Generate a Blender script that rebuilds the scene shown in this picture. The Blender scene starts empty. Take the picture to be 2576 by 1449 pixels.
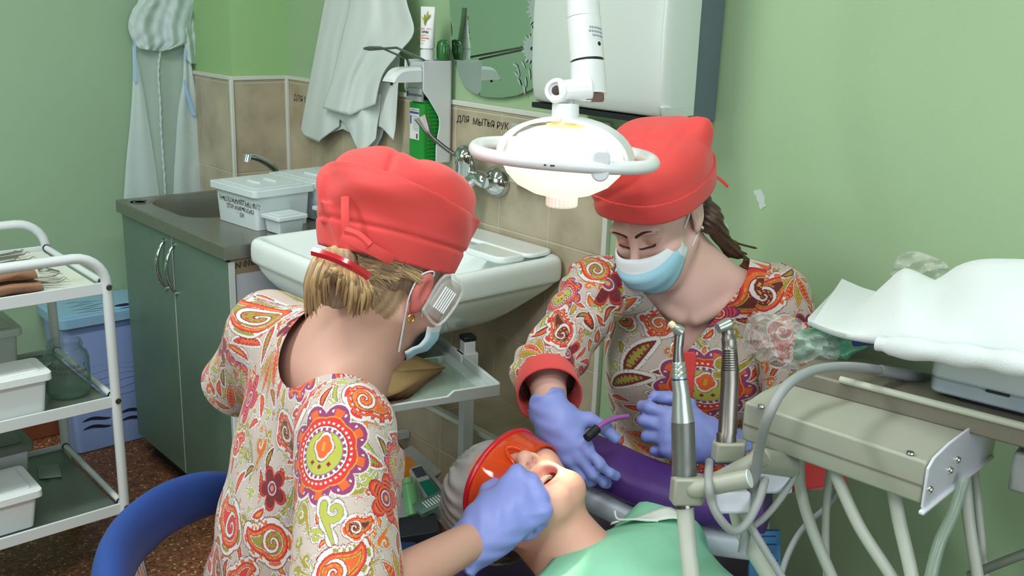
import bpy, bmesh, math, random
import numpy as np
from mathutils import Vector, Matrix
SC = bpy.context.scene
COL = SC.collection
random.seed(7)
PI = math.pi
def A(*v): return np.array(v, float)
def nrm(v): v = np.asarray(v, float); return v/np.linalg.norm(v)
# ------------------------------------------------------------------ camera: a person's eye height, looking into the corner
FPX, PITCH, ROLL, AZ = 2500., math.radians(15.9), math.radians(2.0), math.radians(42)
CAM = A(0, 0, 1.55)
FW = A(math.sin(AZ)*math.cos(PITCH), math.cos(AZ)*math.cos(PITCH), -math.sin(PITCH))
_r = A(math.cos(AZ), -math.sin(AZ), 0); _u = np.cross(_r, FW)
RT = math.cos(ROLL)*_r + math.sin(ROLL)*_u
UP = -math.sin(ROLL)*_r + math.cos(ROLL)*_u
HR = _r; HA = A(math.sin(AZ), math.cos(AZ), 0); ZZ = A(0, 0, 1)   # level right / level away / up
def ray(px, py): return FW + RT*((px-1288)/FPX) - UP*((py-724.5)/FPX)
def W(px, py, t): return CAM + ray(px, py)*t
def PL(px, py, ax, v):
    d = ray(px, py); return CAM + d*((v-CAM[ax])/d[ax])
# ------------------------------------------------------------------ materials
def lin(c):
    c = np.asarray(c, float)/255.
    return np.where(c <= .04045, c/12.92, ((c+.055)/1.055)**2.4)
MATS = {}
class NT:
    def __init__(s, m): s.m = m; s.t = m.node_tree; s.n = s.t.nodes; s.l = s.t.links
    def new(s, ty, **k):
        n = s.n.new(ty)
        for a, v in k.items(): setattr(n, a, v)
        return n
    def inp(s, node, name, v):
        i = node.inputs[name]
        if isinstance(v, bpy.types.NodeSocket): s.l.new(v, i)
        else: i.default_value = v
    def math(s, op, a, b=0., c=0.):
        n = s.new('ShaderNodeMath', operation=op)
        for k, v in enumerate((a, b, c)): s.inp(n, k, v)
        return n.outputs[0]
    def mix(s, f, a, b):
        n = s.new('ShaderNodeMix', data_type='RGBA')
        s.inp(n, 0, f); s.inp(n, 6, a); s.inp(n, 7, b)
        return n.outputs[2]
    def noise(s, scale, vec=None, detail=3.):
        n = s.new('ShaderNodeTexNoise'); n.inputs['Scale'].default_value = scale; n.inputs['Detail'].default_value = detail
        if vec is None:
            vec = s.new('ShaderNodeTexCoord').outputs['Object']
        s.l.new(vec, n.inputs['Vector'])
        return n.outputs[0]
    def ramp(s, f, lo, hi):
        n = s.new('ShaderNodeMapRange'); s.inp(n, 0, f); n.inputs[1].default_value = lo; n.inputs[2].default_value = hi
        return n.outputs[0]
def rgba(c): return tuple(lin(c)) + (1.,)
def M(name, col, rough=.5, metal=0., var=.08, scale=14., bump=0., bscale=60., spec=.5, sss=0., trans=0., ior=1.45, alpha=1., attr=None, coat=0., sheen=0., emit=None, estr=0., edge=0.):
    if name in MATS: return MATS[name]
    m = bpy.data.materials.new(name); m.use_nodes = True; k = NT(m)
    b = k.n['Principled BSDF']
    f = k.noise(scale)
    base = rgba(col)
    if attr:
        at = k.new('ShaderNodeVertexColor', layer_name=attr).outputs[0]
        hs = k.new('ShaderNodeHueSaturation'); k.l.new(at, hs.inputs['Color'])
        k.l.new(k.math('MULTIPLY_ADD', f, var*2, 1-var), hs.inputs['Value'])
        k.l.new(hs.outputs[0], b.inputs['Base Color'])
    else:
        hs = k.new('ShaderNodeHueSaturation'); hs.inputs['Color'].default_value = base
        k.l.new(k.math('MULTIPLY_ADD', f, var*2, 1-var), hs.inputs['Value'])
        k.l.new(hs.outputs[0], b.inputs['Base Color'])
    b.inputs['Roughness'].default_value = rough; b.inputs['Metallic'].default_value = metal
    b.inputs['Specular IOR Level'].default_value = spec; b.inputs['IOR'].default_value = ior
    if sss:
        b.inputs['Subsurface Weight'].default_value = sss; b.inputs['Subsurface Radius'].default_value = (.012, .005, .003); b.inputs['Subsurface Scale'].default_value = .6
    if trans: b.inputs['Transmission Weight'].default_value = trans
    if alpha < 1: b.inputs['Alpha'].default_value = alpha
    if edge:
        lw = k.new('ShaderNodeLayerWeight'); lw.inputs['Blend'].default_value = .35
        k.l.new(k.math('MULTIPLY_ADD', k.math('POWER', lw.outputs['Facing'], 1.6), edge, alpha), b.inputs['Alpha'])
    if coat: b.inputs['Coat Weight'].default_value = coat; b.inputs['Coat Roughness'].default_value = .08
    if sheen: b.inputs['Sheen Weight'].default_value = sheen
    if emit is not None:
        b.inputs['Emission Color'].default_value = rgba(emit); b.inputs['Emission Strength'].default_value = estr
    if bump:
        n = k.new('ShaderNodeBump'); n.inputs['Strength'].default_value = bump; n.inputs['Distance'].default_value = .004
        k.l.new(k.noise(bscale), n.inputs['Height']); k.l.new(n.outputs[0], b.inputs['Normal'])
    MATS[name] = m
    return m
# ------------------------------------------------------------------ objects
def link(o, parent=None):
    COL.objects.link(o)
    if parent is not None:
        o.parent = parent
        o.matrix_parent_inverse = parent.matrix_basis.inverted()
    return o
def tag(o, label=None, cat=None, group=None, kind=None):
    for k, v in (('label', label), ('category', cat), ('group', group), ('kind', kind)):
        if v: o[k] = v
    return o
def thing(name, label, cat, loc=(0, 0, 0), group=None):
    o = bpy.data.objects.new(name, None); o.empty_display_size = .05; o.location = tuple(loc)
    link(o); return tag(o, label, cat, group)
def raw(name, V, F, mats, fm=None, parent=None, smooth=40., attr=None):
    me = bpy.data.meshes.new(name)
    V = np.asarray(V, np.float32)
    if isinstance(F, np.ndarray):
        n, k = F.shape
        me.vertices.add(len(V)); me.vertices.foreach_set('co', V.ravel())
        me.loops.add(n*k); me.loops.foreach_set('vertex_index', F.astype(np.int32).ravel())
        me.polygons.add(n); me.polygons.foreach_set('loop_start', np.arange(0, n*k, k, dtype=np.int32))
        me.update(calc_edges=True)
    else:
        me.from_pydata([tuple(map(float, v)) for v in V], [], F); me.update()
    for m in (mats if isinstance(mats, (list, tuple)) else [mats]): me.materials.append(m)
    if fm is not None: me.polygons.foreach_set('material_index', np.asarray(fm, np.int32))
    if attr is not None:
        a = me.color_attributes.new('print', 'FLOAT_COLOR', 'POINT')
        c = np.ones((len(V), 4), np.float32); c[:, :3] = attr; a.data.foreach_set('color', c.ravel())
    if smooth >= 180: me.shade_smooth()
    elif smooth > 0:
        me.shade_smooth(); me.set_sharp_from_angle(angle=math.radians(smooth))
    o = bpy.data.objects.new(name, me)
    return link(o, parent)
def frame(o=(0, 0, 0), x=(1, 0, 0), y=None, z=(0, 0, 1)):
    """origin + 3x3 (columns x,y,z)"""
    x = nrm(x)
    if y is None: z = np.asarray(z, float); z = nrm(z - x*(z@x)); y = np.cross(z, x)
    else: y = nrm(np.asarray(y, float) - x*(np.asarray(y, float)@x)); z = np.cross(x, y)
    return np.asarray(o, float), np.stack([x, y, z], 1)
def axframe(o, z):
    z = nrm(z); h = A(0, 0, 1) if abs(z[2]) < .9 else A(1, 0, 0)
    x = nrm(np.cross(h, z)); return np.asarray(o, float), np.stack([x, np.cross(z, x), z], 1)
class MB:
    def __init__(s): s.v = []; s.f = []; s.m = []
    def add(s, V, F, m=0):
        n = len(s.v); s.v += [tuple(map(float, p)) for p in V]; s.f += [[n+i for i in f] for f in F]; s.m += [m]*len(F); return s
    def box(s, c, d, fr=None, m=0, taper=1.):
        """box centred c (local), full dims d, optional frame; taper = bottom scale in xy"""
        V = []
        for z in (-1, 1):
            k = taper if z < 0 else 1.
            for x, y in ((-1, -1), (1, -1), (1, 1), (-1, 1)): V.append((c[0]+x*d[0]/2*k, c[1]+y*d[1]/2*k, c[2]+z*d[2]/2))
        V = np.array(V)
        if fr is not None: V = fr[0]+V@fr[1].T
        return s.add(V, [[3, 2, 1, 0], [4, 5, 6, 7], [0, 1, 5, 4], [1, 2, 6, 5], [2, 3, 7, 6], [3, 0, 4, 7]], m)
    def rbox(s, c, d, r, fr=None, m=0, seg=4, taper=1., open_top=False):
        """box with rounded vertical edges (radius r)"""
        ring = []
        for (sx, sy, a0) in ((1, 1, 0), (-1, 1, 90), (-1, -1, 180), (1, -1, 270)):
            for i in range(seg+1):
                a = math.radians(a0+90*i/seg)
                ring.append((sx*(d[0]/2-r)+r*math.cos(a), sy*(d[1]/2-r)+r*math.sin(a)))
        ring = np.array(ring); n = len(ring)
        V = np.concatenate([np.c_[ring*taper, np.full(n, -d[2]/2)], np.c_[ring, np.full(n, d[2]/2)]])+np.asarray(c)
        if fr is not None: V = fr[0]+V@fr[1].T
        F = [[i, (i+1) % n, n+(i+1) % n, n+i] for i in range(n)]+[list(range(n))[::-1]]
        if not open_top: F.append([n+i for i in range(n)])
        return s.add(V, F, m)
    def tube(s, pts, r, n=12, m=0, cap=True, closed=False):
        P = np.array(pts, float); K = len(P); rr = np.full(K, r) if np.isscalar(r) else np.array(r, float)
        T = np.zeros_like(P)
        for i in range(K):
            a, b = (P[(i-1) % K], P[(i+1) % K]) if closed else (P[max(i-1, 0)], P[min(i+1, K-1)])
            T[i] = nrm(b-a)
        h = A(0, 0, 1) if abs(T[0][2]) < .9 else A(1, 0, 0)
        x = nrm(np.cross(h, T[0])); V = []
        for i in range(K):
            x = nrm(x-T[i]*(x@T[i])); y = np.cross(T[i], x)
            for j in range(n):
                a = 2*PI*j/n; V.append(P[i]+rr[i]*(math.cos(a)*x+math.sin(a)*y))
        F = []
        for i in range(K if closed else K-1):
            i2 = (i+1) % K
            for j in range(n): F.append([i*n+j, i*n+(j+1) % n, i2*n+(j+1) % n, i2*n+j])
        if cap and not closed: F.append(list(range(n))[::-1]); F.append([(K-1)*n+j for j in range(n)])
        return s.add(V, F, m)
    def lathe(s, prof, fr, n=24, m=0, sx=1., sy=1.):
        V = []; K = len(prof)
        for r, z in prof:
            for j in range(n):
                a = 2*PI*j/n; V.append(fr[0]+fr[1]@A(r*math.cos(a)*sx, r*math.sin(a)*sy, z))
        F = [[i*n+j, i*n+(j+1) % n, (i+1)*n+(j+1) % n, (i+1)*n+j] for i in range(K-1) for j in range(n)]
        if prof[0][0] > 1e-6: F.append(list(range(n))[::-1])
        if prof[-1][0] > 1e-6: F.append([(K-1)*n+j for j in range(n)])
        return s.add(V, F, m)
    def prism(s, poly, h, fr, m=0):
        """polygon (x,y) extruded 0..h along frame z"""
        n = len(poly); V = [fr[0]+fr[1]@A(x, y, 0) for x, y in poly]+[fr[0]+fr[1]@A(x, y, h) for x, y in poly]
        return s.add(V, [list(range(n))[::-1], [n+i for i in range(n)]]+[[i, (i+1) % n, n+(i+1) % n, n+i] for i in range(n)], m)
    def grid(s, G, m=0, wrap=False):
        G = np.asarray(G, float); a, b = G.shape[:2]
        F = [[i*b+j, i*b+(j+1) % b, (i+1)*b+(j+1) % b, (i+1)*b+j] for i in range(a-1) for j in range(b if wrap else b-1)]
        return s.add(G.reshape(-1, 3), F, m)
    def build(s, name, mats, parent=None, bevel=0., seg=2, smooth=40., solid=0., sub=0):
        o = raw(name, s.v, s.f, mats, s.m, parent, smooth)
        if sub:
            k = o.modifiers.new('sub', 'SUBSURF'); k.levels = k.render_levels = sub
        if solid:
            k = o.modifiers.new('solid', 'SOLIDIFY'); k.thickness = solid; k.offset = 0
        if bevel:
            k = o.modifiers.new('bevel', 'BEVEL'); k.width = bevel; k.segments = seg; k.limit_method = 'ANGLE'; k.angle_limit = math.radians(35); k.harden_normals = False
        return o
def spline(pts, n=8):
    P = np.array(pts, float); K = len(P); out = []
    for i in range(K-1):
        p0, p1, p2, p3 = P[max(i-1, 0)], P[i], P[i+1], P[min(i+2, K-1)]
        for j in range(n):
            t = j/n; out.append(.5*((2*p1)+(p2-p0)*t+(2*p0-5*p1+4*p2-p3)*t*t+(3*p1-p0-3*p2+p3)*t**3))
    out.append(P[-1]); return np.array(out)
def text(mb, body, fr, size, m, jit=0., shear=0., align='CENTER', bold=0.):
    """letters as flat faces in frame plane (x right, y up), height ~size"""
    cu = bpy.data.curves.new('t', 'FONT'); cu.body = body; cu.size = size; cu.align_x = align; cu.align_y = 'CENTER'; cu.shear = shear; cu.resolution_u = 2; cu.offset = bold
    o = bpy.data.objects.new('t', cu); COL.objects.link(o)
    dg = bpy.context.evaluated_depsgraph_get(); me = bpy.data.meshes.new_from_object(o.evaluated_get(dg))
    V = np.array([v.co[:] for v in me.vertices]); F = [list(p.vertices) for p in me.polygons]
    bpy.data.objects.remove(o); bpy.data.curves.remove(cu); bpy.data.meshes.remove(me)
    if len(V):
        if jit: V[:, 1] += jit*np.sin(V[:, 0]*90/size*.02)+jit*.6*np.sin(V[:, 0]*260/size*.02)
        V[:, 2] = 0
        mb.add(fr[0]+V@fr[1].T, F, m)
# ------------------------------------------------------------------ signed distance fields (numpy) and surface nets
def sseg(P, a, b, ra, rb=None):
    rb = ra if rb is None else rb; a = np.asarray(a, float); d = np.asarray(b, float)-a
    t = np.clip((P-a)@d/(d@d), 0, 1)
    return np.linalg.norm(P-a-t[:, None]*d, axis=1)-(ra+(rb-ra)*t)
def sell(P, c, r, R=None):
    L = P-np.asarray(c, float)
    if R is not None: L = L@R
    r = np.asarray(r, float); k0 = np.linalg.norm(L/r, axis=1); k1 = np.linalg.norm(L/(r*r), axis=1)+1e-9
    return k0*(k0-1)/k1
def sbox(P, c, h, rad, R=None):
    L = P-np.asarray(c, float)
    if R is not None: L = L@R
    q = np.abs(L)-(np.asarray(h, float)-rad)
    return np.linalg.norm(np.maximum(q, 0), axis=1)+np.minimum(q.max(1), 0)-rad
def smin(a, b, k):
    h = np.maximum(k-np.abs(a-b), 0)/k
    return np.minimum(a, b)-h*h*k*.25
def smax(a, b, k): return -smin(-a, -b, k)
def uni(L, k):
    d = L[0]
    for e in L[1:]: d = smin(d, e, k)
    return d
def chain(P, pts, rs, k=None):
    d = None
    for i in range(len(pts)-1):
        e = sseg(P, pts[i], pts[i+1], rs[i], rs[i+1])
        d = e if d is None else (np.minimum(d, e) if not k else smin(d, e, k))
    return d
def mesh_sdf(f, lo, hi, h, newton=2, B=8):
    lo = np.asarray(lo, float); hi = np.asarray(hi, float)
    nb = np.ceil((hi-lo)/(h*B)).astype(int); N = nb*B+1
    val = np.full(N, np.float32(1e3))
    g = np.stack(np.meshgrid(*[np.arange(k) for k in nb], indexing='ij'), -1).reshape(-1, 3)
    dc = f(lo+(g*B+B/2)*h); rad = h*B*.5*1.732
    for k in np.where(dc < -rad*1.35)[0]:
        a = g[k]*B; val[a[0]:a[0]+B+1, a[1]:a[1]+B+1, a[2]:a[2]+B+1] = -1e3
    act = np.where(np.abs(dc) <= rad*1.35)[0]
    off = np.stack(np.meshgrid(*[np.arange(B+1)]*3, indexing='ij'), -1).reshape(-1, 3)
    for s in range(0, len(act), 400):
        q = g[act[s:s+400]]*B
        idx = q[:, None]+off[None]
        v = f((lo+idx.reshape(-1, 3)*h)).astype(np.float32)
        ii = idx.reshape(-1, 3); val[ii[:, 0], ii[:, 1], ii[:, 2]] = v
    neg = val < 0
    c = neg[:-1, :-1, :-1].astype(np.int8)
    cnt = sum(neg[a:N[0]-1+a, b:N[1]-1+b, e:N[2]-1+e].astype(np.int8) for a in (0, 1) for b in (0, 1) for e in (0, 1))
    cells = np.argwhere((cnt > 0) & (cnt < 8))
    cid = np.full(cnt.shape, -1, np.int32); cid[tuple(cells.T)] = np.arange(len(cells))
    acc = np.zeros((len(cells), 3)); num = np.zeros(len(cells))
    corners = [(a, b, e) for a in (0, 1) for b in (0, 1) for e in (0, 1)]
    for c0 in corners:
        for ax in range(3):
            if c0[ax]: continue
            c1 = list(c0); c1[ax] = 1
            p0 = cells+c0; p1 = cells+c1
            v0 = val[tuple(p0.T)]; v1 = val[tuple(p1.T)]
            x = (v0 < 0) != (v1 < 0); t = np.where(x, v0/np.where(x, v0-v1, 1), 0)
            p = np.array(c0)[None]+np.zeros((len(cells), 3)); p[:, ax] += t
            acc += p*x[:, None]; num += x
    V = lo+(cells+acc/num[:, None])*h
    Q = []
    for ax in range(3):
        b, e = [(1, 2), (2, 0), (0, 1)][ax]
        sl0 = [slice(None)]*3; sl1 = [slice(None)]*3; sl0[ax] = slice(0, -1); sl1[ax] = slice(1, None)
        a0 = neg[tuple(sl0)]; a1 = neg[tuple(sl1)]
        ed = np.argwhere(a0 != a1); ed = ed[(ed[:, b] > 0) & (ed[:, e] > 0) & (ed[:, b] < N[b]-1) & (ed[:, e] < N[e]-1)]
        s0 = a0[tuple(ed.T)]
        q = []
        for db, de in ((-1, -1), (0, -1), (0, 0), (-1, 0)):
            w = ed.copy(); w[:, b] += db; w[:, e] += de; q.append(cid[tuple(w.T)])
        q = np.stack(q, 1); q = np.where(s0[:, None], q, q[:, ::-1]); Q.append(q)
    Q = np.concatenate(Q); Q = Q[(Q >= 0).all(1)]
    for _ in range(newton):
        d = f(V); e = h*.4
        gr = np.stack([f(V+e*np.eye(3)[i])-f(V-e*np.eye(3)[i]) for i in range(3)], 1)/(2*e)
        st = d[:, None]*gr/np.maximum((gr*gr).sum(1), .2)[:, None]
        L = np.linalg.norm(st, axis=1, keepdims=True); V = V-st*np.minimum(1, h*.5/np.maximum(L, 1e-9))
    return V, Q
def grad(f, V, e): return np.stack([f(V+e*np.eye(3)[i])-f(V-e*np.eye(3)[i]) for i in range(3)], 1)/(2*e)
def open_mesh(d, g, lo, hi, h, sub=0):
    """the surface d = 0 where g < 0, its rim pulled onto g = 0"""
    V, Q = mesh_sdf(d, lo, hi, h)
    keep = g(V[Q].mean(1)) < 0; Q = Q[keep]; u = np.unique(Q); mp = np.zeros(len(V), int); mp[u] = np.arange(len(u)); V = V[u]; Q = mp[Q]
    E = np.concatenate([Q[:, [i, (i+1) % 4]] for i in range(4)]); E.sort(1); key = E[:, 0].astype(np.int64)*len(V)+E[:, 1]
    k, c = np.unique(key, return_counts=True); bk = k[c == 1]; bv = np.unique(np.concatenate([bk//len(V), bk % len(V)]))
    for _ in range(4):
        p = V[bv]; gv = g(p); gr = grad(g, p, h*.4); st = gv[:, None]*gr/np.maximum((gr*gr).sum(1), .2)[:, None]; L = np.linalg.norm(st, axis=1, keepdims=True); p = p-st*np.minimum(1, h/np.maximum(L, 1e-9))
        dv = d(p); gr = grad(d, p, h*.4); st = dv[:, None]*gr/np.maximum((gr*gr).sum(1), .2)[:, None]; L = np.linalg.norm(st, axis=1, keepdims=True); V[bv] = p-st*np.minimum(1, h*.5/np.maximum(L, 1e-9))
    # smooth the rim along itself
    a, b = bk//len(V), bk % len(V)
    for _ in range(6):
        acc = np.zeros_like(V); n = np.zeros(len(V)); np.add.at(acc, a, V[b]); np.add.at(acc, b, V[a]); np.add.at(n, a, 1); np.add.at(n, b, 1)
        m = n == 2; V[m] = V[m]*.5+.5*acc[m]/2
    for _ in range(sub): V, Q = subdiv(V, Q)
    return V, Q
def cloth(name, d, g, lo, hi, h, mats, parent=None, th=.003, color=None):
    V, Q = open_mesh(d, g, lo, hi, h)
    o = raw(name, V, Q, mats, None, parent, 180, color(V) if color else None)
    k = o.modifiers.new('solid', 'SOLIDIFY'); k.thickness = th; k.offset = -1
    return o
def subdiv(V, Q):
    """linear quad subdivision"""
    n = len(V); E = np.concatenate([Q[:, [i, (i+1) % 4]] for i in range(4)]); E.sort(1)
    key = E[:, 0].astype(np.int64)*n+E[:, 1]; u, inv = np.unique(key, return_inverse=True)
    ev = (V[u//n]+V[u % n])/2; fc = V[Q].mean(1)
    k = len(Q); e = [n+inv[i*k:(i+1)*k] for i in range(4)]; c = n+len(ev)+np.arange(k)
    R = [np.stack([Q[:, i], e[i], c, e[i-1]], 1) for i in range(4)]
    return np.concatenate([V, ev, fc]), np.concatenate(R)
def sdf_obj(name, f, lo, hi, h, mats, parent=None, color=None, cut=None, sub=0, fmat=None):
    V, Q = mesh_sdf(f, lo, hi, h)
    for _ in range(sub):
        V, Q = subdiv(V, Q)
        for _k in range(1):
            d = f(V); e = h*.25
            gr = np.stack([f(V+e*np.eye(3)[i])-f(V-e*np.eye(3)[i]) for i in range(3)], 1)/(2*e)
            V = V-np.clip(d, -h*.5, h*.5)[:, None]*gr/np.maximum((gr*gr).sum(1), .3)[:, None]
    if cut is not None:
        keep = ~cut(V[Q].mean(1)); Q = Q[keep]; used = np.unique(Q); mp = np.zeros(len(V), int); mp[used] = np.arange(len(used)); V = V[used]; Q = mp[Q]
    return raw(name, V, Q, mats, fmat(V[Q].mean(1)) if fmat else None, parent, 180, color(V) if color else None)
# ------------------------------------------------------------------ the setting
XW, YB, TZ = 1.8, 3.55, 1.27            # sink wall, far wall, top of the tile dado
XL, YF, CZ = -2.3, -1.9, 2.8
def wall_mat(name, col):
    m = M(name, col, rough=.55, var=.035, scale=3., spec=.35, bump=.06, bscale=220.)
    return m
GREEN = wall_mat('green_wall_paint', (156, 185, 145)); GREEN3 = wall_mat('green_pillar_light_cast', (152, 190, 132)); GREEN2 = wall_mat('green_wall_paint_grey', (150, 180, 148))  # pillar: same paint as the wall, greener cast of the light put into GREEN3
FILLER = M('filler_patch', (190, 205, 196), rough=.8)
WHITEP = M('white_plastic', (222, 229, 228), rough=.35, var=.02)
def tile_mat():
    m = bpy.data.materials.new('beige_wall_tile'); m.use_nodes = True; k = NT(m); b = k.n['Principled BSDF']
    gp = k.new('ShaderNodeNewGeometry'); sp = k.new('ShaderNodeSeparateXYZ'); k.l.new(gp.outputs['Position'], sp.inputs[0])
    nn = k.new('ShaderNodeSeparateXYZ'); k.l.new(gp.outputs['True Normal'], nn.inputs[0])
    ax = k.math('GREATER_THAN', k.math('ABSOLUTE', nn.outputs[0]), .6)
    az = k.math('GREATER_THAN', k.math('ABSOLUTE', nn.outputs[2]), .6)
    # horizontal coordinate: Y on faces looking along X (and on tops), X elsewhere
    yy = k.math('DIVIDE', k.math('SUBTRACT', sp.outputs[1], .055), .2); xx = k.math('DIVIDE', k.math('SUBTRACT', sp.outputs[0], 1.365), .212)
    sel = k.math('MAXIMUM', ax, az)
    u = k.math('ADD', k.math('MULTIPLY', yy, sel), k.math('MULTIPLY', xx, k.math('SUBTRACT', 1., sel)))
    w = k.math('ADD', k.math('MULTIPLY', k.math('DIVIDE', k.math('SUBTRACT', sp.outputs[2], 1.26), .312), k.math('SUBTRACT', 1., az)), k.math('MULTIPLY', .5, az))
    fu = k.math('FRACT', u); fw = k.math('FRACT', w)
    du = k.math('MULTIPLY', k.math('SUBTRACT', .5, k.math('ABSOLUTE', k.math('SUBTRACT', fu, .5))), .2)
    dw = k.math('MULTIPLY', k.math('SUBTRACT', .5, k.math('ABSOLUTE', k.math('SUBTRACT', fw, .5))), .312)
    d = k.math('MINIMUM', du, dw)
    gr = k.math('LESS_THAN', d, .0016)
    cid = k.math('ADD', k.math('FLOOR', u), k.math('MULTIPLY', k.math('FLOOR', w), 17.3))
    wn = k.new('ShaderNodeTexWhiteNoise', noise_dimensions='1D'); k.l.new(cid, wn.inputs['W'])
    n1 = k.noise(9., gp.outputs['Position'], 5.); n2 = k.noise(60., gp.outputs['Position'], 2.)
    f = k.math('ADD', k.ramp(n1, .3, .72), k.math('MULTIPLY', k.math('SUBTRACT', n2, .5), .25))
    c = k.mix(f, rgba((158, 147, 122)), rgba((194, 182, 156)))
    hs = k.new('ShaderNodeHueSaturation'); k.l.new(c, hs.inputs['Color']); k.l.new(k.math('MULTIPLY_ADD', wn.outputs[0], .12, .94), hs.inputs['Value'])
    k.l.new(k.mix(gr, hs.outputs[0], rgba((196, 190, 172))), b.inputs['Base Color'])
    k.l.new(k.math('MULTIPLY_ADD', gr, .5, .28), b.inputs['Roughness'])
    bp = k.new('ShaderNodeBump'); bp.inputs['Strength'].default_value = .5; bp.inputs['Distance'].default_value = .002
    k.l.new(k.math('MINIMUM', d, .003), bp.inputs['Height']); bp.inputs['Distance'].default_value = 1.; k.l.new(bp.outputs[0], b.inputs['Normal'])
    return m
TILE = tile_mat(); GROUT = M('white_tile_trim', (205, 208, 196), rough=.45, var=.05)
INK = M('black_marker_ink', (52, 46, 44), rough=.7, var=.2)
def floor_mat():
    m = bpy.data.materials.new('cork_linoleum'); m.use_nodes = True; k = NT(m); b = k.n['Principled BSDF']
    gp = k.new('ShaderNodeNewGeometry'); pos = gp.outputs['Position']
    v = k.new('ShaderNodeTexVoronoi'); v.inputs['Scale'].default_value = 150.; k.l.new(pos, v.inputs['Vector'])
    sp = k.new('ShaderNodeSeparateColor'); k.l.new(v.outputs['Color'], sp.inputs[0])
    n = k.noise(25., pos, 4.)
    f = k.math('ADD', k.math('MULTIPLY', sp.outputs[0], .75), k.math('MULTIPLY', n, .4))
    c = k.mix(k.ramp(f, .15, 1.), rgba((70, 40, 26)), rgba((150, 96, 62)))
    sp2 = k.math('GREATER_THAN', sp.outputs[1], .955)
    k.l.new(k.mix(sp2, c, rgba((190, 150, 112))), b.inputs['Base Color']); b.inputs['Roughness'].default_value = .55
    return m
FLOORM = floor_mat()
WOOD = M('brown_baseboard', (120, 66, 40), rough=.5, var=.2, scale=20)
def struct(name, mb, mats, **k):
    o = mb.build(name, mats, **k); o['kind'] = 'structure'; return o
struct('floor', MB().box(((XL+XW)/2, (YF+YB)/2, -.05), (XW-XL+.4, YB-YF+.4, .1)), FLOORM)
struct('ceiling', MB().box(((XL+XW)/2, (YF+YB)/2, CZ+.05), (XW-XL+.4, YB-YF+.4, .1)), M('white_ceiling_paint', (225, 226, 220), rough=.9))
wl = MB().box(((XL+XW)/2, YB+.1, CZ/2), (XW-XL+.4, .2, CZ)); struct('wall_back', wl, GREEN2)
wr = MB().box((XW+.1, (YF+YB)/2, CZ/2), (.2, YB-YF, CZ))
# two bare filler patches where paint came off
def patch(pts):
    c = np.mean(pts, 0); P = [PL(x, y, 0, XW-.0012) for x, y in pts]; q = [PL(x, y, 0, XW+.01) for x, y in pts]
    n = len(P); wr.add(P+q, [list(range(n)), *[[i, n+i, n+(i+1) % n, (i+1) % n] for i in range(n)]], 1)
patch([(1895, 480), (1905, 477), (1914, 476), (1918, 485), (1924, 496), (1923, 508), (1927, 519), (1920, 522), (1915, 528), (1909, 521), (1909, 510), (1903, 503), (1902, 493), (1896, 488)])
patch([(1815, 566), (1822, 561), (1829, 564), (1833, 573), (1831, 582), (1824, 586), (1817, 583), (1813, 575)])
struct('wall_right', wr, [GREEN, FILLER])
LY0, LY1 = .2, 2.2  # opening for an added, unseen side window that fills the shadows
f = MB()
for y0, y1, z0, z1 in ((YF, LY0, 0, CZ), (LY1, YB, 0, CZ), (LY0, LY1, 0, .85), (LY0, LY1, 2.45, CZ)):
    f.box((XL-.1, (y0+y1)/2, (z0+z1)/2), (.2, y1-y0, z1-z0))
struct('wall_left', f, GREEN2)
f = MB()
for y in (LY0+.03, LY1-.03, (LY0+LY1)/2): f.box((XL-.12, y, 1.65), (.07, .06, 1.6))
for z in (.88, 2.42): f.box((XL-.12, (LY0+LY1)/2, z), (.068, LY1-LY0, .06))
wf2 = struct('fill_window', f, M('white_window_frame', (235, 236, 236), rough=.4))
MB().box((XL-.125, (LY0+LY1)/2, 1.65), (.006, LY1-LY0-.1, 1.5)).build('window_pane', M('window_glass', (250, 252, 252), rough=0., trans=1., ior=1.02, var=0.), parent=wf2)
# window wall behind the photographer: opening with frame and glazing
WX0, WX1, WZ0, WZ1 = -1.3, 1.5, .85, 2.45
f = MB()
for x0, x1, z0, z1 in ((XL, WX0, 0, CZ), (WX1, XW, 0, CZ), (WX0, WX1, 0, WZ0), (WX0, WX1, WZ1, CZ)):
    f.box(((x0+x1)/2, YF-.1, (z0+z1)/2), (x1-x0, .2, z1-z0))
struct('wall_front', f, GREEN2)
f = MB(); zc = (WZ0+WZ1)/2; xc = (WX0+WX1)/2
for x in (WX0+.03, WX1-.03, xc-.47, xc+.47): f.box((x, YF-.12, zc), (.06, .07, WZ1-WZ0))
for z in (WZ0+.03, WZ1-.03): f.box((xc, YF-.12, z), (WX1-WX0, .068, .06))
wf = struct('window_1', f, M('white_window_frame', (235, 236, 236), rough=.4))
gl = MB().box((xc, YF-.125, zc), (WX1-WX0-.1, .006, WZ1-WZ0-.1)).build('window_pane', M('window_glass', (250, 252, 252), rough=0., trans=1., ior=1.02, var=0.), parent=wf)
wf['kind'] = 'structure'
# boxed-in pipe pillar in the corner
struct('wall_pillar', MB().box(((1.585+XW)/2, (3.23+YB)/2, CZ/2), (XW-1.585, YB-3.23, CZ)), GREEN3)
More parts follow.
